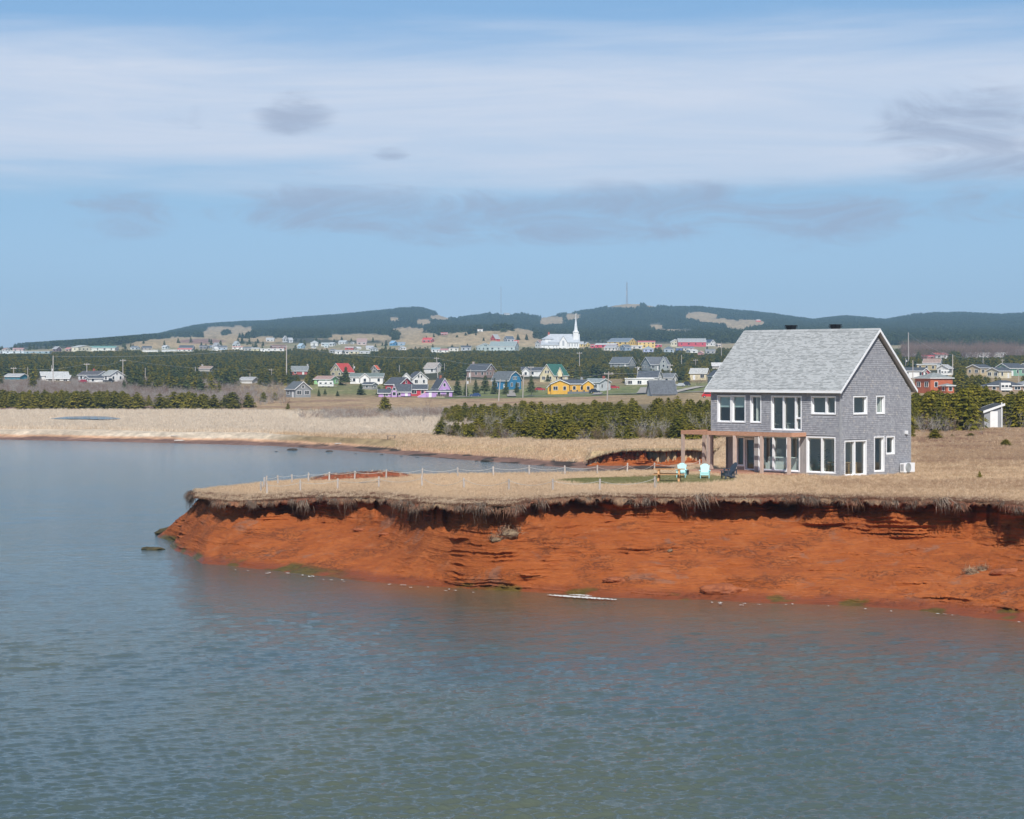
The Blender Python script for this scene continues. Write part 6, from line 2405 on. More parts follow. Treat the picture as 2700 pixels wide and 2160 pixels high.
# ------------------------------------------------------------------ vehicles
def car(x, y, wpx, colr, label, yaw=0.0, kind='car', D=None):
    D = D or find_D(x, y)
    m = D / F_PX
    L = wpx * m
    root = empty({'car': 'parked_car', 'suv': 'parked_car', 'truck': 'pickup_truck'}[kind], (XofD(x, D), D - .5, CAMZ - (y - HOR) * m), R(yaw), label, 'truck' if kind == 'truck' else 'car')
    W, H = 1.8, {'car': 1.45, 'suv': 1.7, 'truck': 1.8}[kind]
    L = min(max(L, 4.0), 5.4)
    pm = paint('car_%.2f_%.2f_%.2f' % colr, colr, .3, .03, 1)
    if kind == 'truck':
        prof = [(-L / 2, .45), (L / 2, .45), (L / 2, .95), (L * .1, 1.0), (L * .1, .95), (-L / 2, .95)]
        cab = [(-L * .02, .95), (-L * .06, H), (-L * .28, H), (-L * .34, 1.0)]
        body = [(-L / 2, .4), (L / 2, .4), (L / 2, 1.0), (-L / 2, 1.0)]
    else:
        body = [(-L / 2, .35), (L / 2, .35), (L / 2, .75), (L * .44, .95), (L * .22, 1.0), (-L * .42, 1.0), (-L / 2, .85)]
        cab = [(L * .22, .98), (L * .08, H), (-L * .30, H), (-L * .44, .98)]
    MB().prism(body, -W / 2, W / 2, 'y').build('body', pm, root)
    MB().prism(cab, -W / 2 + .12, W / 2 - .12, 'y').build('cabin', pm, root)
    cx = sum(p[0] for p in cab) / 4
    cz = (cab[0][1] + H) / 2
    win = [(cx + (p[0] - cx) * .82, cz + (p[1] - cz) * .66) for p in cab]
    MB().prism(win, -W / 2 + .10, -W / 2 + .14, 'y').build('window', dark_pane(), root)
    tyre, rim = paint('tyre', (.02, .02, .02), .9, .1, 4), paint('rim', (.4, .4, .42), .35, .05, 4)
    for sx in (-.31, .31):
        for sy in (-1, 1):
            t = MB().tube([(sx * L, sy * (W / 2 - .1) - .1, .33), (sx * L, sy * (W / 2 - .1) + .1, .33)], .33, 14).build('wheel', tyre, root)
            MB().tube([(sx * L, sy * (W / 2 - .1) - .11, .33), (sx * L, sy * (W / 2 - .1) + .11, .33)], .19, 10).build('rim', rim, t)
    for s in (-1, 1):
        MB().box(L / 2 - .02, L / 2 + .015, s * .65 - .15, s * .65 + .15, .62, .74).build('headlight', PORC, root)
    KEEP.append((x - wpx / 2, x + wpx / 2, y - H / m, y - 2, D - 2))


car(1253, 1047, 26, (.03, .06, .16), 'blue car driving on the village road', 180)
car(1568, 1037, 23, (.02, .025, .04), 'black car parked at the right end of the yellow bungalow', 0, 'suv')
car(287, 1009, 29, (.015, .015, .018), 'black pickup truck in front of the tall-gabled white house', 180, 'truck')
car(217.5, 1010, 13, (.30, .03, .06), 'dark red car left of the little white shed', 180)
car(1792, 1020, 18, (.45, .47, .50), 'silver car parked right of the white barn-roofed house', 180)
car(1807, 1018, 22, (.03, .035, .05), 'dark car parked behind the silver car', 180, 'suv')
car(1424, 1031, 20, (.42, .03, .04), 'red car half hidden by trees left of the yellow bungalow', 0)
car(1619, 1026, 18, (.45, .03, .04), 'red car right of the pale grey bungalow', 0)
car(1868, 1049, 16, (.55, .03, .03), 'red car glimpsed just left of the shingled wall', 0, 'suv')


def caravan(x, y, wpx, label, rv=False):
    D = find_D(x, y)
    m = D / F_PX
    L = wpx * m
    root = empty('camper_van' if rv else 'caravan', (XofD(x, D), D - 1, CAMZ - (y - HOR) * m), 0, label, 'camper')
    H = 2.7
    pr = [(-L / 2, .5), (L / 2, .5), (L / 2, H * .55), (L / 2 - .3, H), (-L / 2 + .25, H), (-L / 2, H * .8)]
    if rv:
        pr = [(-L / 2, .5), (L / 2 , .5), (L / 2, 1.2), (L / 2 - .8, 1.5), (L / 2 - .4, 2.0), (L / 2 - .5, H), (-L / 2, H)]
    MB().prism(pr, -1.15, 1.15, 'y').build('body', paint('caravan_white', (.76, .76, .74), .4, .05, 1), root)
    for u in np.linspace(-L * .33, L * .33, 3):
        MB().box(u - .4, u + .4, -1.19, -1.14, 1.45, 2.0).build('window', dark_pane(), root)
    MB().box(-L * .45, L * .45, -1.17, -1.14, 1.05, 1.2).build('stripe', paint('stripe_grey', (.3, .32, .34), .4, .05, 1), root)
    for sx in (-.18, .18):
        for sy in (-1, 1):
            MB().tube([(sx * L, sy * 1.0 - .1, .38), (sx * L, sy * 1.0 + .1, .38)], .38, 12).build('wheel', MATS['tyre'], root)
    if not rv:
        MB().bar((L / 2, 0, .55), (L / 2 + 1.2, 0, .5), .1).build('drawbar', MATS['grille_grey'], root)
    KEEP.append((x - wpx / 2, x + wpx / 2, y - 2.7 / m, y - 2, D - 2))


caravan(860, 1022, 41, 'white caravan on the lawn in front of the mint green bungalow')
caravan(2490, 992, 24, 'white camper van beside the white garage house at right', True)
caravan(2650, 1034, 30, 'white camper van in front of the dark hip-roofed house', True)

# ramp and flower box of the lilac house, deck of the yellow bungalow
D_l = find_D(1158, 1048)
m_l = D_l / F_PX
rp = empty('entrance_ramp', P(1112, 1048, D_l - 6), 0, 'lilac-sided entrance ramp between the crimson and lilac houses', 'ramp')
MB().prism([(-11 * m_l, 0), (12 * m_l, 0), (12 * m_l, 12 * m_l), (9 * m_l, 12 * m_l), (-11 * m_l, 1.2 * m_l)], -.8, .8, 'y').build('side_panel', paint('siding_0.50_0.31_0.60', (.50, .31, .60)), rp)
MB().bar((-11 * m_l, -.82, 2.0 * m_l), (9 * m_l, -.82, 13 * m_l), .12).build('handrail', MATS['trim_white'], rp)
fb_ = empty('lobster_trap_stack', P(1167, 1048.5, D_l - 5.2), 0, 'dark stack of crates under the window of the lilac house', 'crates')
for i in range(6):
    for j in range(2):
        MB().box(-2.2 + i * .75, -1.5 + i * .75, -.3, .3, .35 + j * .42, .35 + j * .42 + .38).build('crate', wood('dark_crate', (.05, .035, .03), (.14, .09, .06), (4, 4, 4)), fb_)
MB().box(-2.4, 2.4, -.4, .4, 0, .34).build('base_board', wood('pale_plank', (.5, .42, .3), (.62, .54, .4), (2, 9, 9)), fb_)
D_y = find_D(1513, 1037)
yd = empty('front_terrace', P(1530, 1039, D_y - 6.5), 0, 'dark grey front terrace of the yellow bungalow', 'terrace')
MB().box(-33 * D_y / F_PX, 33 * D_y / F_PX, -1.2, 1.2, -.3, .9).build('platform', paint('terrace_grey', (.16, .17, .18), .8, .1, 2), yd)
for u in (-24, -8, 10, 24):
    MB().box(u * D_y / F_PX - .3, u * D_y / F_PX + .3, -.3, .3, .9, 1.5).build('garden_seat', paint('seat_dark', (.08, .08, .08), .8, .1, 2), yd)

# picnic table wreck on the far beach, driftwood, stumps, rocks
bt = find_D(1032, 1160, 270, 420)
b_ = empty('beach_bench', P(1032, 1161, bt), R(10), 'old wooden table standing at the edge of the reeds on the far beach', 'table')
bw = wood('grey_driftwood', (.22, .15, .12), (.36, .28, .24), (3, 8, 8))
for i in range(3):
    MB().box(-.65, .65, -.3 + i * .2, -.12 + i * .2, .62, .67).build('board', bw, b_)
for sx in (-1, 1):
    MB().box(sx * .5 - .05, sx * .5 + .05, -.25, .25, 0, .62).build('leg', bw, b_)
def log(x, y, L, rad, yaw, label, colr=((.45, .40, .35), (.6, .55, .5)), lo=265, hi=440):
    D = find_D(x, y, lo, hi)
    p = Vector((XofD(x, D), D, zat(x, D)))
    r = random.Random(int(x))
    o = MB().tube([(-L / 2, 0, rad), (-L * .15, r.uniform(-.1, .1), rad * 1.3), (L * .2, r.uniform(-.1, .1), rad * 1.1), (L / 2, .1, rad * 1.4)], [rad, rad * 1.1, rad * .9, rad * .5], 7)\
        .tube([(L * .1, 0, rad), (L * .25, .2, rad * 3.5)], [rad * .5, rad * .2], 5).build('driftwood_log', wood('bleached_wood_%.2f' % colr[0][0], *colr, (1.5, 8, 8)), None, p, True)
    o.rotation_euler = (0, 0, R(yaw))
    tag(o, label, 'driftwood')
log(473, 1164, 1.6, .11, 5, 'pale driftwood log lying on the far left beach')
log(460, 1151, 1.2, .07, -10, 'thin grey driftwood at the edge of the reeds on the left beach')
log(893, 1172, 1.2, .09, 15, 'driftwood log on the middle of the far beach')

ROCKM = None
def rock_mat(name, c1, c2):
    m, gg, bs = new_mat(name)
    tcn = gg.n('ShaderNodeTexCoord')
    nz = gg.noise(tcn.outputs['Object'], 3.0, 6, .65, .3)
    gg.l(gg.mix(gg.ss(nz, .35, .65), c1, c2), bs.inputs['Base Color'])
    bs.inputs['Roughness'].default_value = .75
    b = gg.n('ShaderNodeBump')
    b.inputs['Strength'].default_value = .8
    b.inputs['Distance'].default_value = .05
    gg.l(nz, b.inputs['Height'])
    gg.l(b.outputs[0], bs.inputs['Normal'])
    MATS[name] = m
    return m
def rock(loc, sx, sy, sz, seed, mat, name='rock'):
    bm = bmesh.new()
    bmesh.ops.create_icosphere(bm, subdivisions=3, radius=1)
    co = np.array([v.co[:] for v in bm.verts])
    d = 1 + .5 * fbm(co[:, 0] * 1.4 + seed, co[:, 1] * 1.4, co[:, 2] * 1.4, 4, seed)
    for v, k in zip(bm.verts, d):
        v.co = Vector((v.co.x * k * sx, v.co.y * k * sy, v.co.z * k * sz))
    me = bpy.data.meshes.new(name)
    bm.to_mesh(me)
    bm.free()
    return link_mesh(name, me, mat, None, loc)
wetrock = rock_mat('wet_weedy_rock', (.035, .032, .014), (.10, .075, .025))
o = rock(P(404, 1449, CAMZ * F_PX / 469), .75, .4, .17, 5, wetrock)
tag(o, 'flat weed-covered rock awash off the tip of the headland', 'rock')
o = rock(P(452, 1404, 148.8), 1.0, .9, .35, 6, wetrock)
tag(o, 'green weedy rock at the waterline of the headland tip', 'rock')
darkrock = rock_mat('dark_shore_rock', (.03, .025, .022), (.07, .055, .045))
k = 0
for (x, y, s, lab) in [(772, 1187, 1.1, 'low dark rock pile at the water edge of the far beach, leftmost'), (869, 1191, .8, 'dark rock at the far water edge right of the leftmost pile'), (1006, 1199, .42, 'single upright dark rock in the far shallows'),
                       (1256, 1216, .4, 'dark stump-like rock in the inlet right of the others'), (1058, 1203, .3, 'small dark rock in the far shallows, left of a close trio'), (1283, 1217, 1.5, 'wide weedy rock at the inlet shore right of the stump'), (938, 1197, .3, 'little dark rock pointing out of the far shallows'),
                       (1097, 1206, .28, 'small dark rock in the close trio, left one'), (1101, 1206.5, .25, 'small dark rock in the close trio, right one'), (728, 1191, .35, 'tiny dark rock furthest left in the far shallows'), (1642, 1240, .8, 'dark rock at the head of the inlet by the wet sand')]:
    D = CAMZ * F_PX / (y - HOR)
    s *= .62
    o = rock(Vector((XofD(x, D), D, .0)), s, s * .6, s * .36, 20 + k, darkrock)
    tag(o, lab, 'rock')
    k += 1

# fallen turf lumps and clods on the cliff
sodm = rock_mat('fallen_turf', (.11, .065, .04), (.27, .19, .11))
CLUMPS = []
for i, (x, y, s, lab) in enumerate([(1342, 1410, .75, 'fallen clump of turf on the red slope below the fence end'), (1308, 1424, .45, 'smaller slid turf lump left of the fallen clump'), (2563, 1513, .55, 'fallen turf clump low on the right cliff'), (2590, 1503, .4, 'smaller turf lump beside the right fallen clump'), (1768, 1452, .22, 'small grey stone lying on the cliff slope')]):
    p = cliff_at(x, y)
    o = rock(p + Vector((0, -.05, .02)), s * .62, s * .4, s * .36, 50 + i, sodm, 'turf_clump' if i < 4 else 'stone')
    if i < 4: CLUMPS.append((o, s))
    tag(o, lab, 'turf' if i < 4 else 'stone')
for i, (x, y, s, lab) in enumerate([(2650, 1510, .7, 'broken red slab leaning on the lower right cliff'), (1910, 1557, 1.1, 'dark-shadowed red ledge block at the waterline'), (1620, 1530, .55, 'small red block low on the cliff'), (950, 1398, .4, 'red boulder under the overhang near the left'), (1015, 1408, .35, 'red boulder right of the left overhang boulder')]):
    p = cliff_at(x, y)
    o = rock(p + Vector((0, -.1, .02)), s, s * .5, s * .3, 70 + i, rock_mat('fallen_red_rock_%d' % i, (.22, .058, .018), (.34, .10, .032)), 'fallen_slab')
    tag(o, lab, 'rock')

# foam
def foam():
    mb = MB()
    r = random.Random(4)
    def patch(x0, y0, x1, y1, w, n):
        vs = []
        up, dn = [], []
        for t in np.linspace(0, 1, n):
            x, y = x0 + (x1 - x0) * t, y0 + (y1 - y0) * t
            hw = w * (math.sin(math.pi * min(max(t, .03), .97)) ** .5) * r.uniform(.5, 1.25)
            for lst, s in ((up, -1), (dn, 1)):
                D = CAMZ * F_PX / (y + s * hw - HOR)
                lst.append((XofD(x, D), D, .075 + r.uniform(0, .02)))
        b = len(mb.v)
        mb.add(up + dn, [(i, i + 1, n + i + 1, n + i) for i in range(n - 1)])
    patch(1442, 1573, 1626, 1585.5, 2.2, 46)
    patch(1500, 1572, 1560, 1575, .9, 16)
    for i in range(42):
        x = r.choice((r.uniform(2150, 2690), r.uniform(900, 1250), r.uniform(1850, 2150), r.uniform(600, 900)))
        y = float(np.interp(x, WATER[:, 0], WATER[:, 1])) + r.uniform(5, 13)
        l = r.uniform(3, 13)
        patch(x, y, x + l, y + l * .06, r.uniform(.25, .7), 6)
    for i in range(2):
        pass
    m, gg, bs = new_mat('sea_foam')
    bs.inputs['Base Color'].default_value = (.68, .66, .62, 1)
    bs.inputs['Roughness'].default_value = .9
    o = mb.build('foam', m)
    tag(o, 'white foam drifting along the foot of the red cliff', 'foam', None, 'stuff')


foam()
# ================================================================== PLANTS
def tri_mesh(name, tris, mat):
    """loose triangles, n x 3 x 3"""
    tris = np.asarray(tris, dtype=np.float32).reshape(-1, 3, 3)
    me = np_mesh(name, tris.reshape(-1, 3), tris=np.arange(len(tris) * 3).reshape(-1, 3))
    me.materials.append(mat)
    return me


def spruce_crown(seed, whorls=13, nb=9, segs=4, width=.34, low=.05, power=.75, droop=.16, spray=.085, dome=False):
    """crown of a spruce one metre tall: whorls of branches carrying needle sprays"""
    r = np.random.default_rng(seed)
    T = []
    lop = r.uniform(0, 6.28)
    for w in range(whorls):
        t = (w + r.uniform(.2, .8)) / whorls
        z0 = low + (1 - low) * t * .97
        rad = width * (1 - t) ** power * r.uniform(.82, 1.15) + .02
        if dome:
            rad = width * math.sqrt(max(0.03, 1 - t ** 1.9)) * r.uniform(.8, 1.15)
        n = max(4, int(nb * (1 - (.2 if dome else .45) * t)))
        for b in range(n):
            a = 2 * math.pi * (b + r.uniform(-.4, .4)) / n + w * 1.1
            L = rad * r.uniform(.62, 1.2) * (1 + .16 * math.cos(a - lop))
            d = np.array([math.cos(a), math.sin(a), 0])
            s = np.array([-math.sin(a), math.cos(a), 0])
            for j in range(segs):
                q = (j + .55) / segs
                c = d * L * q + np.array([0, 0, z0 - droop * L * q * (1.6 - q) + r.uniform(-.012, .012)])
                sz = spray * (1.15 - .35 * q) * r.uniform(.75, 1.3) * (.55 + .6 * (1 - t))
                fall = r.uniform(.25, 1.0)
                tip = c + d * sz * 1.05 - np.array([0, 0, sz * fall])
                back = c - d * sz * .55 + np.array([0, 0, sz * .35])
                for sg in (-1, 1):
                    T.append([back, tip, c + s * sg * sz * r.uniform(.7, 1.15) - np.array([0, 0, sz * r.uniform(.1, .55)])])
                if r.random() < .5:
                    T.append([c - s * sz * .5, c + s * sz * .5, c + d * sz * .35 + np.array([0, 0, sz * r.uniform(.4, .9)])])
    for k in range(6):      # leader
        a = r.uniform(0, 6.28)
        T.append([[0, 0, 1.03], [.018 * math.cos(a), .018 * math.sin(a), .9], [.018 * math.cos(a + 2), .018 * math.sin(a + 2), .9]])
    return np.array(T)


SPRUCE_M = foliage('spruce_needles', (.080, .088, .007), (.225, .185, .018), 1.0, .7, .2)
DARKSPR_M = foliage('dark_spruce_needles', (.045, .066, .018), (.090, .102, .026), .8, .7, .15)
BARK = wood('spruce_bark', (.13, .11, .095), (.24, .21, .19), (6, 6, 2))


def trunk_mesh(seed, rad=.022):
    r = random.Random(seed)
    pts = [(0, 0, -.04), (r.uniform(-.012, .012), r.uniform(-.012, .012), .35), (r.uniform(-.015, .015), r.uniform(-.015, .015), .7), (0, 0, .97)]
    mb = MB().tube(pts, [rad, rad * .8, rad * .5, rad * .1], 6)
    for i in range(9):          # dead lower limbs
        a, z = r.uniform(0, 6.28), r.uniform(.06, .5)
        L = r.uniform(.08, .2)
        mb.tube([(0, 0, z), (L * math.cos(a), L * math.sin(a), z - .03)], [.006, .002], 3, False)
    me = mb.mesh('trunk')
    me.materials.append(BARK)
    return me


CROWNS = [tri_mesh('crown', spruce_crown(100 + i, whorls=11 + i % 3, nb=10 + i % 2, width=w, power=p, low=lo, dome=i in (0, 2, 4, 5), spray=.10 if i in (0, 2, 4, 5) else .09), SPRUCE_M)
          for i, (w, p, lo) in enumerate([(.46, .55, .06), (.46, .6, .04), (.52, .48, .08), (.44, .66, .03), (.42, .5, .10), (.50, .6, .02)])]
CROWNS_D = [tri_mesh('crown', spruce_crown(140 + i, whorls=13, nb=9, width=w, power=p, low=lo), DARKSPR_M)
            for i, (w, p, lo) in enumerate([(.34, .7, .1), (.40, .6, .2), (.30, .85, .06)])]
TRUNKS = [trunk_mesh(60 + i) for i in range(4)]


def spruce(loc, h, label, group=None, dark=False, wide=1.0, kind=None, flat=False, name='spruce_tree'):
    root = bpy.data.objects.new(name, None)
    root.empty_display_size = .2
    COL.objects.link(root)
    root.location = loc
    root.rotation_euler = (random.uniform(-.05, .05), random.uniform(-.05, .05), random.uniform(0, 6.28))
    k = h * random.uniform(.92, 1.1) * wide
    root.scale = (k, k, h)
    tag(root, label, 'tree' if not flat else 'bush', group)
    src = CROWNS_D if dark else CROWNS
    i = kind if kind is not None else random.randrange(len(src))
    c = bpy.data.objects.new('crown', src[i % len(src)])
    COL.objects.link(c)
    c.parent = root
    t = bpy.data.objects.new('trunk', TRUNKS[random.randrange(4)])
    COL.objects.link(t)
    t.parent = root
    return root


def twig_shrub(seed, stems=9, mat=None, spread=.45, twigs=9):
    """bare shrub one metre tall made of thin tapering twigs"""
    r = np.random.default_rng(seed)
    T = []
    def limb(p, d, L, w, depth):
        n = 3
        q = np.array(p, float)
        dd = np.array(d, float)
        for i in range(n):
            dd = dd + r.normal(0, .16, 3) + np.array([0, 0, .06])
            dd /= np.linalg.norm(dd)
            q2 = q + dd * L / n
            s = np.cross(dd, r.normal(0, 1, 3))
            s /= np.linalg.norm(s)
            w1 = w * (1 - .28 * i)
            w2 = w * (1 - .28 * (i + 1))
            T.append([q - s * w1, q + s * w1, q2 + s * w2])
            T.append([q - s * w1, q2 + s * w2, q2 - s * w2])
            q = q2
            if depth > 0:
                for _ in range(2):
                    nd = dd + r.normal(0, .55, 3)
                    nd /= np.linalg.norm(nd)
                    limb(q, nd, L * .5, w * .55, depth - 1)
    for s_ in range(stems):
        a = r.uniform(0, 6.28)
        d = np.array([math.cos(a) * spread, math.sin(a) * spread, 1.0])
        d /= np.linalg.norm(d)
        limb([.08 * math.cos(a), .08 * math.sin(a), 0], d, r.uniform(.55, .85), .011, 2)
    return tri_mesh('twigs', np.array(T), mat)


ALDER_M = foliage('grey_twigs', (.26, .235, .215), (.42, .385, .35), .5, .9, .05)
BROWN_M = foliage('brown_twigs', (.17, .11, .085), (.27, .18, .14), .5, .9, .05)
ALDERS = [twig_shrub(300 + i, 6, ALDER_M, .6) for i in range(4)]
BROWNS = [twig_shrub(320 + i, 6, BROWN_M, .6) for i in range(3)]


def blades(seed, n, h, lean, w, mat, curve=.35, spread=.10):
    r = np.random.default_rng(seed)
    T = []
    for i in range(n):
        a = r.uniform(0, 6.28)
        p = np.array([spread * r.normal(), spread * r.normal(), -.02])
        L = h * r.uniform(.55, 1.15)
        d = np.array([math.cos(a), math.sin(a), 0])
        s = np.array([-math.sin(a + 1), math.cos(a + 1), 0]) * w
        l1 = lean * r.uniform(.3, 1.3)
        m = p + d * L * l1 * .4 + np.array([0, 0, L * .6])
        e = p + d * L * (l1 + curve * r.uniform(.3, 1)) + np.array([0, 0, L * (1 - .35 * l1)])
        T += [[p - s, p + s, m + s * .8], [p - s, m + s * .8, m - s * .8], [m - s * .8, m + s * .8, e]]
    return tri_mesh('blades', np.array(T), mat)


def in_keep(x, ytop, D, extra=0):
    for (x0, x1, yt, yb, Dk) in KEEP:
        if D < Dk and x0 - extra < x < x1 + extra and ytop < yb:
            return True
    return False


def in_foot(X, Y):
    for (fx_, fy_, r_) in FOOT:
        if (X - fx_) ** 2 + (Y - fy_) ** 2 < r_ * r_:
            return True
    return False


# ------------------------------------------------------------------ thickets of single spruces
def top_left(x):
    return np.interp(x, [1160, 1175, 1235, 1290, 1400, 1480, 1520, 1560, 1640, 1700, 1780, 1880], [1112, 1066, 1060, 1058, 1056, 1064, 1062, 1054, 1052, 1046, 1040, 1050])


def top_right(x):
    return np.interp(x, [2395, 2420, 2440, 2480, 2505, 2540, 2560, 2600, 2630, 2650, 2680, 2720, 2800], [1034, 1024, 1022, 1029, 1030, 1008, 1000, 1004, 1018, 1034, 1026, 1020, 1020])


cand = []
FRONT = np.array([(1165, 1153), (1200, 1158), (1300, 1161), (1400, 1162), (1500, 1165), (1700, 1162), (1900, 1160)], float)
fD = np.array([find_D(x, y, 262, 420) for x, y in FRONT])
rt = random.Random(17)
taken = []
def spaced(X, Y, dmin):
    for (a, b) in taken:
        if (a - X) ** 2 + (b - Y) ** 2 < dmin * dmin:
            return False
    return True
tries = 0
while tries < 16000 and len(cand) < 560:
    tries += 1
    x = rt.uniform(1160, 1990)
    d0 = float(np.interp(x, FRONT[:, 0], fD))
    d0 += 5.0 * float(vnoise(np.array([x / 34.0]), np.array([.5]), seed=450)[0]) + 2.5 * float(vnoise(np.array([x / 11.0]), np.array([.5]), seed=451)[0])
    D = d0 + (rt.random() ** 1.35) * 150
    if x < 1250 and 12 < D - d0 < 75:
        continue
    if 1260 < x < 1470 and 28 < D - d0 < 70 and rt.random() < .75:
        continue
    X = XofD(x, D)
    if not spaced(X, D, 1.35 + (D - d0) * .009):
        continue
    z = zat(x, D)
    X_ = XofD(x, D)
    h = rt.uniform(1.7, 3.3) * (1 + .55 * float(fbm(np.array([X_ / 6.0]), np.array([D / 9.0]), 0, 2, 452)[0]))
    if float(fbm(np.array([X_ / 5.0]), np.array([D / 7.0]), 0, 2, 453)[0]) < -.34: continue
    zmax = CAMZ - (float(top_left(x)) - HOR) * D / F_PX + rt.uniform(-.5, .25)
    h = min(h, zmax - z)
    if h < 1.1:
        continue
    taken.append((X, D))
    cand.append((D, Vector((X, D, z - .05)), h))
cand.sort(key=lambda c: c[0])
for (D, p, h) in cand[:165]:
    spruce(p, h, 'stunted wind-clipped spruce in the dense thicket left of the shingled house', 'spruces in the thicket left of the house', wide=rt.uniform(.95, 1.25))
rest = cand[165:]

cand2 = []
taken = []
tries = 0
while tries < 4000 and len(cand2) < 150:
    tries += 1
    x = rt.uniform(2385, 2790)
    d0 = float(np.interp(x, [2385, 2500, 2560, 2600, 2660, 2800], [244, 243, 250, 262, 262, 258]))
    D = d0 + (rt.random() ** 1.2) * 95
    X = XofD(x, D)
    if 2566 < x < 2655 and D < 272:
        continue
    if 2640 < x and D < 262:
        continue
    if not spaced(X, D, 1.45):
        continue
    z = zat(x, D) if D > 258 else hz(x, D)
    h = rt.uniform(2.6, 5.2)
    zmax = CAMZ - (float(top_right(x)) - HOR) * D / F_PX + rt.uniform(-.9, .1)
    h = min(h, zmax - z)
    if h < 1.0:
        continue
    taken.append((X, D))
    cand2.append((D, Vector((X, D, z - .05)), h))
cand2.sort(key=lambda c: c[0])
for (D, p, h) in cand2[:60]:
    spruce(p, h, 'bushy spruce in the dense thicket right of the shingled gable', 'spruces in the thicket right of the house', wide=rt.uniform(.8, 1.05))
rest += cand2[60:]

# row of spruces beyond the reed marsh at left
cand3 = []
taken = []
tries = 0
while tries < 9000 and len(cand3) < 170:
    tries += 1
    x = rt.uniform(-40, 560) if rt.random() < .9 else rt.uniform(560, 760)
    D = rt.uniform(572, 655) if x < 300 else rt.uniform(566, 640)
    X = XofD(x, D)
    if float(fbm(np.array([X / 9.0]), np.array([D / 24.0]), 0, 2, 454)[0]) < (-.12 if x < 310 else .05): continue
    if not spaced(X, D, 1.9): continue
    taken.append((X, D))
    cand3.append((D, Vector((X, D, zat(x, D) - .05)), rt.uniform(2.6, 5.0)))
cand3.sort(key=lambda c: c[0])
rest += cand3[72:]
for (D, p, h) in cand3[:72]:
    spruce(p, h, 'bushy spruce in the row between the reed marsh and the grey scrub', 'spruces beyond the reed marsh', wide=rt.uniform(1.15, 1.55))

# trees that can be told apart
for (x, yb, hpx, lab, dk, wd, lo) in [
    (1015, 1092, 48, 'lone bright green spruce standing in the brown scrub in front of the lilac houses', False, 1.1, 300), (617, 1078, 27, 'round bush-like spruce alone on the tan field left', False, 1.5, 300), (694, 1060, 27, 'broad spruce left of the grey cottage', False, 1.2, 300),
    (725, 1056, 22, 'low spruce nearest the left wall of the grey cottage', False, 1.2, 300), (759, 1079, 17, 'small pointed spruce alone on the field below the grey cottage', False, .9, 300), (572, 1070, 14, 'tiny pointed spruce right of the marsh row', False, .9, 300), (660, 1068, 16, 'tiny spruce left of the broad one on the field', False, .9, 300),
    (841, 1046, 22, 'pointed spruce right of the grey cottage', True, .9, 300), (857, 1043, 17, 'smaller pointed spruce right of the grey cottage', True, .9, 300), (890, 1044, 14, 'low bush below the white caravan', True, 1.6, 300), (950, 1042, 32, 'dark spruce in front of the grey shed', True, 1.1, 300), (1000, 1046, 26, 'dark low spruce left of the lilac shop', True, 1.2, 300),
    (912, 1016, 50, 'tall dark spruce in front of the red-roofed chalet', True, .85, 300), (1206, 1043, 52, 'big dark pine right of the lilac house', True, .95, 300), (1229, 1044, 38, 'slim dark pine right of the big one', True, .8, 300), (1256, 1040, 42, 'dark pine in the middle of the row before the brick house', True, .95, 300),
    (1278, 1039, 50, 'tall dark pine left of the blue house', True, .9, 300), (1303, 1040, 44, 'dark pine right in front of the blue house', True, .9, 300), (1334, 1041, 40, 'bare-stemmed pine before the blue gable', True, .9, 300), (1363, 1037, 30, 'conical young spruce right of the blue house', True, .95, 300), (1402, 1043, 54, 'tall dark pine between the blue house and the yellow bungalow', True, .8, 300),
    (1445, 1010, 22, 'brownish round tree in front of the cream chalet', True, 1.3, 300), (2540, 1020, 46, 'large layered spruce in front of the tan house', True, .95, 500), (1366, 897, 17, 'dark round tree on the tan knoll, left of a pair', True, 1.2, 2000), (1388, 897, 17, 'dark pointed tree on the tan knoll, right of a pair', True, 1.0, 2000),
    (1228, 886, 9, 'round dark bush on the tan slope left of the knoll', True, 1.6, 2000), (1255, 884, 8, 'small dark bush on the tan slope under the white box', True, 1.3, 2000), (1275, 899, 10, 'dark bush on the tan slope left of the red gabled house', True, 1.3, 2000), (1205, 891, 8, 'leftmost dark bush on the tan slope', True, 2.0, 2000)]:
    D = find_D(x, yb, lo)
    spruce(P(x, yb, D), hpx * D / F_PX, lab, None, dk, wd)
# small evergreens on the near field
for (x, yb, hpx, wd, lab) in [(2465, 1157, 27, 2.3, 'low spreading juniper in front of the right thicket'), (2652, 1174, 17, 2.6, 'flat-topped green bush alone on the brown field'), (2583, 1262, 22, 1.1, 'scraggy little bush on the grass near the cliff'), (2405, 1152, 30, 1.1, 'small dark spruce right beside the gable wall'),
                              (2560, 1150, 9, 3.0, 'low green mat of juniper below the shed'), (2510, 1152, 8, 3.0, 'thin green mat of juniper right of the spreading one'), (697, 1279, 8, 2.4, 'tiny green bush at the fence corner')]:
    p = head_point(x, yb)
    spruce(p - Vector((0, 0, .03)), hpx * p.y / F_PX, lab, None, False, wd, flat=True, name='evergreen_bush')
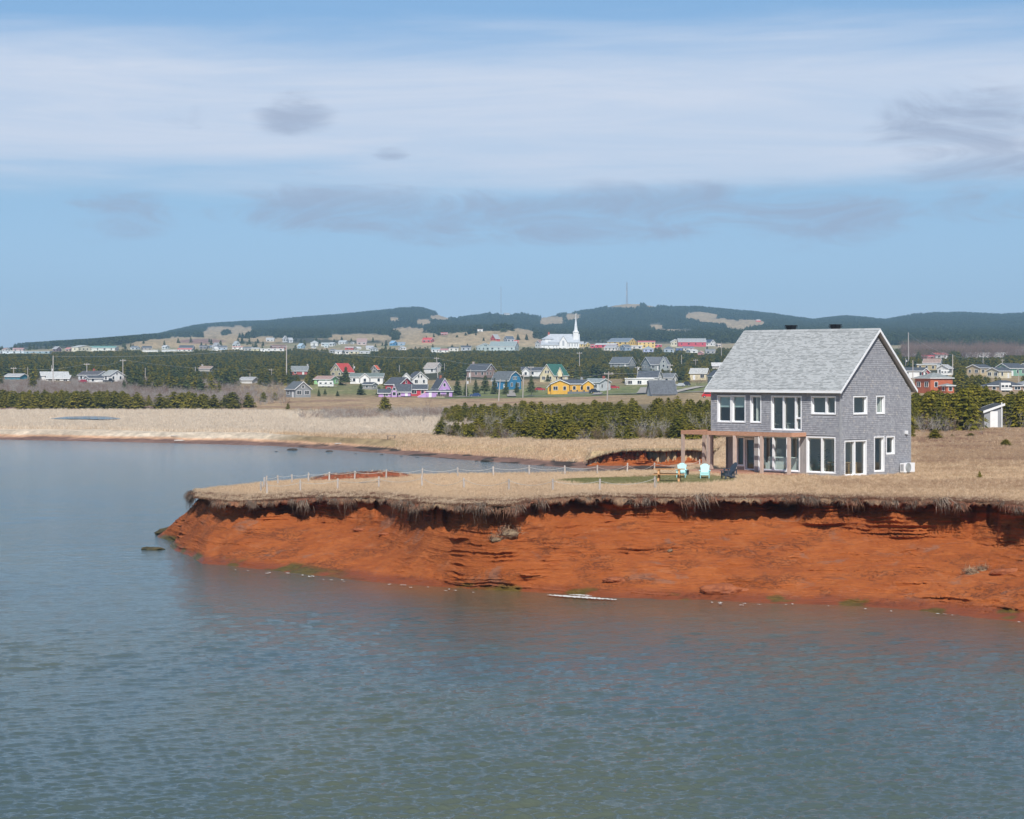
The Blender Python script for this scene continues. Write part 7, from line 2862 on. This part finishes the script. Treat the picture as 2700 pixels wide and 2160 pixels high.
# bare grey bushes one can tell apart
def bare_bush(x, yb, hpx, wpx, lab, meshes, lo=300, near=False, group=None):
    if near:
        p = head_point(x, yb)
    else:
        D = find_D(x, yb, lo)
        p = P(x, yb, D)
    m = p.y / F_PX
    o = bpy.data.objects.new('bare_bush', meshes[random.randrange(len(meshes))])
    COL.objects.link(o)
    o.location = p
    o.rotation_euler = (0, 0, random.uniform(0, 6.28))
    o.scale = (wpx * m * .72, wpx * m * .72, hpx * m * 1.15)
    tag(o, lab, 'bush', group)
for a in [(963, 1112, 32, 26, 'upright grey bare bush left of the lone bright spruce', ALDERS), (880, 1118, 26, 50, 'spreading grey bare bush at the reed edge', ALDERS), (800, 1110, 20, 34, 'grey-green bare bush, leftmost at the reed edge', ALDERS),
          (1075, 1118, 34, 48, 'big grey bare bush right of the lone spruce', ALDERS), (1110, 1118, 40, 56, 'biggest grey bare bush in front of the lilac house', ALDERS), (1160, 1116, 32, 46, 'grey bare bush touching the left thicket', ALDERS),
          (1040, 1112, 22, 40, 'brown bare bush under the lone bright spruce', BROWNS), (1135, 1082, 24, 36, 'reddish brown bare bush behind the grey bushes', BROWNS), (205, 1004, 18, 22, 'bare pale tree in front of the white bungalow', ALDERS),
          (1645, 1018, 20, 50, 'rusty brown bare bush left of the white sunroom', BROWNS), (1840, 1016, 26, 44, 'bare brown tree before the beige cottage', BROWNS)]:
    bare_bush(*a)
bare_bush(2507, 1147, 52, 40, 'tall bare brown bush in the front of the right thicket', BROWNS, near=True)
bare_bush(2590, 1143, 34, 44, 'bare twiggy bush in front of the lean-to shed', ALDERS, near=True)
bare_bush(2655, 1140, 36, 30, 'bare grey sapling right of the lean-to shed', ALDERS, near=True)
for i in range(26):
    x = random.uniform(1262, 1480) if i < 13 else random.uniform(1480, 1880)
    d0 = float(np.interp(x, FRONT[:, 0], fD))
    D = d0 + (random.uniform(25, 62) if i < 13 else random.uniform(-3, 14))
    p = Vector((XofD(x, D), D, zat(x, D)))
    o = bpy.data.objects.new('dead_shrub', ALDERS[random.randrange(4)])
    COL.objects.link(o)
    o.location = p
    s = random.uniform(1.8, 3.1)
    o.scale = (s, s, s * 1.15)
    o.rotation_euler = (0, 0, random.uniform(0, 6.28))
    tag(o, 'dead grey shrub among the spruces of the left thicket', 'bush', 'dead shrubs in the left thicket')

# ------------------------------------------------------------------ woods, as masses
def euler_up(n, tilt=.06):
    return np.stack([rng.normal(0, tilt, n), rng.normal(0, tilt, n), rng.uniform(0, 6.28, n)], 1)


FARCROWN = [tri_mesh('far_crown', spruce_crown(200 + i, whorls=7, nb=6, segs=2, width=w, power=.75, low=.04, spray=.17), DARKSPR_M) for i, w in enumerate((.30, .36, .26, .40))]
MIDCROWN = [tri_mesh('mid_crown', spruce_crown(220 + i, whorls=9, nb=7, segs=3, width=w, power=.68, low=.05, spray=.12), SPRUCE_M) for i, w in enumerate((.36, .42, .32))] + FARCROWN[:2]
far_coll = proto_coll('far_spruces', FARCROWN)
mid_coll = proto_coll('mid_spruces', MIDCROWN)
near_coll = proto_coll('near_spruces', CROWNS)
shrub_coll = proto_coll('bare_shrubs', ALDERS + BROWNS)
brown_coll = proto_coll('brown_shrubs', BROWNS)


def scatter_plants(name, label, cat, n, xr, Dr, dens, hr, coll, nk, wide=(1.0, 1.3), keep=True, square=True):
    x = rng.uniform(*xr, n)
    D = np.sqrt(rng.uniform(Dr[0] ** 2, Dr[1] ** 2, n)) if square else rng.uniform(*Dr, n)
    z = terrain_z(x, D)
    ok = dens(x, D, z) > rng.random(n)
    x, D, z = x[ok], D[ok], z[ok]
    X = XofD(x, D)
    h = rng.uniform(*hr, len(x))
    k = np.ones(len(x), bool)
    for (a, b, r_) in FOOT:
        k &= ((X - a) ** 2 + (D - b) ** 2) > r_ * r_
    if keep:
        ytop = HOR - (z + h - CAMZ) * F_PX / D
        wpx = .25 * h * F_PX / D
        for (x0, x1, yt, yb, Dk) in KEEP:
            k &= ~((D < Dk) & (x > x0 - wpx) & (x < x1 + wpx) & (ytop < yb))
    X, D, z, h = X[k], D[k], z[k], h[k]
    n2 = len(X)
    w = h * rng.uniform(*wide, n2)
    return gn_scatter(name, np.stack([X, D, z - .1], 1), euler_up(n2), np.stack([w, w, h], 1), rng.integers(0, nk, n2), coll, label, cat)


def dens_belt(x, D, z):
    X = XofD(x, D)
    d = sstep(D, 985, 1010) * (1 - sstep(D, 1640, 1720))
    d = np.maximum(d, .45 * sstep(x, 230, 330) * (1 - sstep(x, 1040, 1080)) * sstep(D, 850, 900) * (1 - sstep(D, 960, 1000)) * (fbm(X / 18, D / 30, 0, 3, 400) > -.05))
    d = np.maximum(d, .75 * sstep(x, 2400, 2440) * sstep(D, 560, 640) * (1 - sstep(D, 985, 1010)) * (fbm(X / 16, D / 40, 0, 3, 401) > .05))
    d = np.maximum(d, .5 * (1 - sstep(x, 560, 700)) * sstep(D, 760, 800) * (1 - sstep(D, 985, 1000)) * (fbm(X / 14, D / 30, 0, 3, 402) > .1))
    d = np.maximum(d, .5 * sstep(x, 1600, 1650) * (1 - sstep(x, 2000, 2100)) * sstep(D, 880, 900) * (1 - sstep(D, 985, 1000)) * (fbm(X / 16, D / 40, 0, 3, 403) > -.05))
    return d


scatter_plants('village_woods', 'belt of dark spruce woods between the mid village and the far village', 'woods', 60000, (-120, 2830), (560, 1720), dens_belt, (3.6, 6.8), mid_coll, 5)


def dens_hill(x, D, z):
    b = np.maximum(bare_mask(x, D, z), np.maximum(bare_mask(x, D, z + 3 * D / F_PX), bare_mask(x, D, z + 6 * D / F_PX)))
    d = sstep(D, 2120, 2220) * (1 - b)
    yy = HOR - (z - CAMZ) * F_PX / D
    # open village slopes below the hills
    open_ = (yy > np.interp(x, [-200, 0, 330, 560, 760, 800, 1000, 1150, 1420, 1430, 1600, 1900, 2300, 2800], [921, 920, 908, 893, 893, 893, 893, 905, 898, 903, 897, 905, 912, 914]))
    for (sx_, sr_) in ((1325, 32), (1345, 28), (1645, 44), (1180, 28)):
        d = d * ~((np.abs(x - sx_) < sr_) & (D > 4700))
    d = d * (.35 + .65 * sstep(fbm(XofD(x, D) / 70.0, D / 160.0, 0, 4, 470), -.25, .1))
    return d * (~open_)


scatter_plants('hill_woods', 'dark spruce forest covering the far hills', 'woods', 190000, (-150, 2850), (2120, 5060), dens_hill, (4.5, 8.5), far_coll, 4, (1.2, 1.7))
scatter_plants('village_trees', 'scattered dark trees among the far village houses', 'trees', 3200, (-50, 2750), (1730, 2350), lambda x, D, z: .28 * (fbm(XofD(x, D) / 40, D / 60, 0, 3, 410) > .12) * (1 - .6 * bare_mask(x, D, z)), (3.5, 6.5), far_coll, 4)
scatter_plants('bare_wood', 'pale leafless trees along the foot of the right hill', 'trees', 700, (2380, 2800), (1500, 1900), lambda x, D, z: np.ones_like(x), (6, 11), brown_coll, 3, (.7, .9), keep=False)
scatter_plants('alder_scrub', 'grey-brown leafless scrub behind the marsh spruces', 'scrub', 9000, (-80, 760), (640, 960), lambda x, D, z: .85 * (1 - sstep(x, 480, 720) * .8) * (1 - sstep(D, 900, 960)), (1.2, 2.8), shrub_coll, 7, (.9, 1.3))
scatter_plants('field_scrub', 'low purplish scrub between the reeds and the lilac houses', 'scrub', 2600, (760, 1330), (440, 600), lambda x, D, z: sstep(x, 760, 900) * (1 - sstep(D, 500, 570)) * .9, (.7, 1.7), shrub_coll, 7, (1.1, 1.5), keep=False)
def thicket_scrub():
    n = 700
    left = rng.random(n) < .72
    x = np.where(left, rng.uniform(1165, 1900, n), rng.uniform(2390, 2780, n))
    d0 = np.where(left, np.interp(x, FRONT[:, 0], fD), np.interp(x, [2385, 2500, 2560, 2600, 2660, 2800], [243, 242, 249, 262, 261, 257]))
    D = d0 + rng.uniform(-4, 1, n) + (rng.random(n) ** 2) * np.where(left, 95, 40)
    ok = ~((x > 2560) & (x < 2660) & (D < 268)) & (fbm(x / 30.0, D / 20.0, 0, 2, 460) > -.1)
    x, D, left = x[ok], D[ok], left[ok]
    z = np.where(D > 258, terrain_z(x, D), head_z(x, D))
    X = XofD(x, D)
    s = rng.uniform(.7, 2.1, len(x))
    gn_scatter('thicket_scrub', np.stack([X, D, z], 1), euler_up(len(x)), np.stack([s, s, s], 1), rng.integers(0, 7, len(x)), shrub_coll, 'bare brown and grey twigs growing among the thicket spruces', 'scrub')


thicket_scrub()
if rest:
    pr = np.array([list(c[1]) for c in rest])
    hh = np.array([c[2] for c in rest])
    w = hh * rng.uniform(1.0, 1.25, len(hh))
    gn_scatter('thicket_backing', pr, euler_up(len(pr)), np.stack([w, w, hh], 1), rng.integers(0, 6, len(pr)), near_coll, 'farther spruces closing the two thickets beside the house', 'woods')

# ------------------------------------------------------------------ grass
STRAW = foliage('dry_grass', (.60, .44, .28), (.82, .64, .45), .4, .85, .3)
STRAW_B = foliage('brown_grass', (.36, .235, .145), (.56, .40, .26), .45, .85, .25)
HEATH = foliage('rusty_heath', (.135, .058, .036), (.29, .165, .105), .6, .85, .12)
LAWN = foliage('short_lawn', (.15, .165, .06), (.25, .24, .10), .4, .85, .25)
REED = foliage('pale_reed', (.64, .53, .41), (.80, .70, .57), .35, .8, .3)
ROOT = foliage('pale_roots', (.085, .06, .045), (.25, .195, .15), .8, .85, .1)
gp = [blades(400 + i, 12, .34, .5, .008, STRAW) for i in range(3)] + [blades(410 + i, 12, .30, .6, .008, STRAW_B) for i in range(3)] + [blades(420 + i, 12, .2, .9, .011, HEATH) for i in range(2)] + [blades(430 + i, 12, .09, .6, .010, LAWN) for i in range(2)]
for i, me in enumerate(gp):
    me.name = 'tuft_%02d' % i
grass_coll = proto_coll('grass_tufts', gp)


def grass_on_head(n=190000):
    x = rng.uniform(515, 2760, n)
    f = lip_D(x) - .1
    bck = back_D(x)
    t = rng.random(n) ** 1.5
    D = f + (np.minimum(bck, f + 145) - f) * t
    keepm = rng.random(n) < np.interp(D, [100, 150, 200, 260], [1, .8, .45, .25]) * (1 - .75 * (1 - sstep(((x - 950) / 145) ** 2 + ((D - 152.3) / 3.0) ** 2, .6, 1.2)))
    x, D = x[keepm], D[keepm]
    X = XofD(x, D)
    # not inside the house or under the deck
    rx, ry = X - HX, D - HY
    lx = rx * UX.x + ry * UX.y
    ly = rx * VY.x + ry * VY.y
    inh = (lx > -.15) & (lx < HL + .1) & (ly > -HW - .1) & (ly < .1)
    ind = (lx > DX0 - .05) & (lx < DX1 + .1) & (ly > -RECD) & (ly < DOUT + .05)
    k = ~(inh | ind)
    x, D, X = x[k], D[k], X[k]
    z = head_z(x, D)
    n1 = fbm(X / 5.0, D / 6.0, 0, 4, 31)
    n2 = fbm(X / 1.2, D / 1.6, 0, 3, 32)
    lawn = (1 - sstep(((x - 1700 - (D - 135) * 4) / 270) ** 2 + ((D - 136) / 7.5) ** 2 + .4 * n1, .6, 1.15))
    fr = 1 - sstep(D - lip_D(x), np.interp(x, [500, 1300, 1450], [4.0, 3.6, 1.0]), np.interp(x, [500, 1300, 1450], [11.0, 9.0, 4.5]))
    red = (1 - sstep(((x - 950) / 145) ** 2 + ((D - 152.5) / 3.4) ** 2, .6, 1.2))
    u = rng.random(len(x))
    brown = sstep(x, 1900, 2150) * .55 + sstep(x, 2380, 2450) * sstep(D, 150, 170) * .4 + .25 * (n1 > .1)
    pick = np.where(u < brown, rng.integers(3, 6, len(x)), rng.integers(0, 3, len(x)))
    pick = np.where((rng.random(len(x)) < fr * .85 + .1 * (n2 > .25)) | (rng.random(len(x)) < red * .9), rng.integers(6, 8, len(x)), pick)
    pick = np.where(rng.random(len(x)) < lawn * 1.1, rng.integers(8, 10, len(x)), pick)
    s = rng.uniform(.4, .95, len(x)) * np.interp(D, [100, 150, 260], [.8, .85, 1.3])
    gn_scatter('headland_grass', np.stack([X, D, z - .01], 1), euler_up(len(X), .15), np.stack([s, s, s], 1), pick, grass_coll, 'dry tan grass covering the headland and field', 'grass')


grass_on_head()


def hang(seed, n, L, mat, fan=.5):
    """tuft that hangs over an edge: grows towards -y, then falls"""
    r = np.random.default_rng(seed)
    T = []
    for i in range(n):
        x0 = r.normal(0, .12)
        l = L * r.uniform(.35, 1.2)
        out = r.uniform(.12, .38)
        sx = r.normal(0, fan * .25)
        p0 = np.array([x0, .12, .03])
        p1 = np.array([x0 + sx * .3, -out * .5, .06 + r.uniform(-.03, .06)])
        p2 = np.array([x0 + sx * .7, -out * .9, -l * .35])
        p3 = np.array([x0 + sx, -out * r.uniform(.75, 1.1), -l])
        s = np.array([.0075, .002, 0]) * r.uniform(.7, 1.4)
        T += [[p0 - s, p0 + s, p1 + s], [p0 - s, p1 + s, p1 - s], [p1 - s, p1 + s, p2 + s], [p1 - s, p2 + s, p2 - s], [p2 - s * .9, p2 + s * .9, p3]]
    return tri_mesh('hanging_%d' % seed, np.array(T), mat)


hp_ = [hang(500 + i, 16, .34, ROOT) for i in range(3)] + [hang(510 + i, 14, .26, HEATH) for i in range(2)] + [hang(520 + i, 16, .30, HEATH) for i in range(2)] + [hang(530 + i, 9, .95, ROOT, .8) for i in range(2)]
hang_coll = proto_coll('hanging_turf', hp_)


def lip_fringe():
    n = 1500
    x = rng.uniform(513, 2780, n)
    ov_ = overhang(x)
    tipf = sstep(x, 512, 560)
    D = (lip_D(x) + lip_noise(x) - ov_) * tipf + 141 * (1 - tipf)
    z = head_z(x, D) - rng.uniform(.02, .22, n) - lip_droop(x)
    D = D + rng.uniform(-.02, .25, n)
    X = XofD(x, D)
    rotz = rng.normal(0, .35, n) + np.where(x < 545, rng.uniform(-1.4, -.2, n), 0)
    patchy = fbm(x / 34.0, x * 0, 0, 3, 440)
    pick = np.where(rng.random(n) < .6, rng.integers(0, 3, n), np.where(rng.random(n) < .5, rng.integers(3, 5, n), rng.integers(5, 7, n)))
    pick = np.where((rng.random(n) < .05 * (x < 1350) + .02 * (patchy > .25)) | ((x < 530) & (rng.random(n) < .3)), rng.integers(7, 9, n), pick)
    s = rng.uniform(.15, .5, n) * (1 + 1.2 * (patchy > .2)) * (1 - .3 * (patchy < -.05))
    s = np.where(rng.random(n) < .06, s * 1.9, s)
    gn_scatter('overhanging_turf', np.stack([X, D, z], 1), np.stack([rng.normal(0, .2, n), rng.normal(0, .15, n), rotz], 1), np.stack([s, s, s], 1), pick, hang_coll, 'roots and dead grass hanging over the cliff edge', 'roots')
    # curtain of pale grass at the very tip
    n = 150
    t = rng.random(n)
    Dc = 140.0 + t * 6
    xc = np.interp(Dc, [140, 142, 144, 146], [520, 512, 511, 518])
    Xc = XofD(xc, Dc) - rng.uniform(.0, .25, n)
    zc = 3.05 - rng.uniform(0, .15, n)
    s = rng.uniform(.6, 1.3, n)
    gn_scatter('tip_grass_curtain', np.stack([Xc, Dc, zc], 1), np.stack([rng.normal(0, .1, n), rng.normal(0, .1, n), -1.35 + rng.normal(0, .3, n)], 1), np.stack([s, s, s], 1), np.where(rng.random(n) < .5, 7, 0) + rng.integers(0, 2, n), hang_coll, 'curtain of pale dead grass hanging from the tip of the headland', 'grass')


lip_fringe()

for (cl_, s_) in CLUMPS:
    for k in range(16):
        a_ = random.uniform(0, 6.28)
        q_ = bpy.data.objects.new('grass', gp[random.choice((3, 4, 5, 6, 7))])
        COL.objects.link(q_)
        q_.parent = cl_
        q_.location = (math.cos(a_) * s_ * .6, math.sin(a_) * s_ * .3, random.uniform(-.05, .35) * s_)
        q_.rotation_euler = (random.uniform(-.9, .9), random.uniform(-.9, .9), a_)
        q_.scale = (s_ * 1.9,) * 3

rp_ = [blades(600 + i, 16, .95, .2, .022, REED, .16, .3) for i in range(4)]
reed_coll = proto_coll('reeds', rp_)
gt = [blades(620 + i, 14, .55, .5, .02, STRAW, .3, .22) for i in range(3)]
tus_coll = proto_coll('tussocks', gt)


def reeds():
    n = 52000
    x = rng.uniform(-120, 1290, n)
    D = rng.uniform(332, 566, n)
    z = terrain_z(x, D)
    X = XofD(x, D)
    nn = fbm(X / 14.0, D / 22.0, 0, 4, 21)
    ok = (D > np.interp(x, SHORE[:, 0], SHORE[:, 1]) + 24 + 5 * nn) & ((D + 10 * nn) < 560) & (rng.random(n) < np.interp(D, [332, 400, 566], [.95, .8, .55]))
    ok &= ~((((x - 225) / 108) ** 2 + ((D - 452) / 34) ** 2) < 1.0)
    ok &= ~((x > 740) & (D > 455 + 40 * nn) & (rng.random(n) < .8))
    ok &= ~((x > 1160) & (D < 330))
    x, D, z, X = x[ok], D[ok], z[ok], X[ok]
    s = rng.uniform(.55, 1.05, len(X))
    gn_scatter('reed_marsh', np.stack([X, D, z - .05], 1), euler_up(len(X), .06), np.stack([s * 1.3, s * 1.3, s], 1), rng.integers(0, 4, len(X)), reed_coll, 'pale straw-coloured reed marsh behind the far beach', 'reeds')
    n = 26000
    x = rng.uniform(-120, 1990, n)
    ds = np.interp(x, SHORE[:, 0], SHORE[:, 1])
    D = ds + np.where(x > 1050, rng.uniform(9, 50, n), rng.uniform(19, 52, n))
    D = np.where(x > 1540, rng.uniform(255, 300, n), D)
    z = terrain_z(x, D)
    ok = (z > np.where(x > 1050, .3, .58)) & (D < 345)
    x, D, z = x[ok], D[ok], z[ok]
    X = XofD(x, D)
    s = rng.uniform(.5, 1.2, len(X))
    gn_scatter('shore_grass', np.stack([X, D, z - .04], 1), euler_up(len(X), .12), np.stack([s, s, s], 1), rng.integers(0, 3, len(X)), tus_coll, 'tan dune grass between the far beach and the thicket', 'grass')


reeds()
# ================================================================== HAZE IN THE AIR
mb = MB().box(-4200, 4200, -300, 6560, -3.0, HAZE_TOP)
hz_o = mb.build('haze')
m = bpy.data.materials.new('air_haze')
m.use_nodes = True
nt = m.node_tree
for n in list(nt.nodes):
    nt.nodes.remove(n)
out = nt.nodes.new('ShaderNodeOutputMaterial')
pv = nt.nodes.new('ShaderNodeVolumePrincipled')
pv.inputs['Color'].default_value = (.42, .72, 1.0, 1)
pv.inputs['Density'].default_value = 1.15e-4
pv.inputs['Anisotropy'].default_value = -0.1
nt.links.new(pv.outputs[0], out.inputs['Volume'])
hz_o.data.materials.append(m)
tag(hz_o, 'thin bluish sea haze over the whole place', 'haze', None, 'stuff')
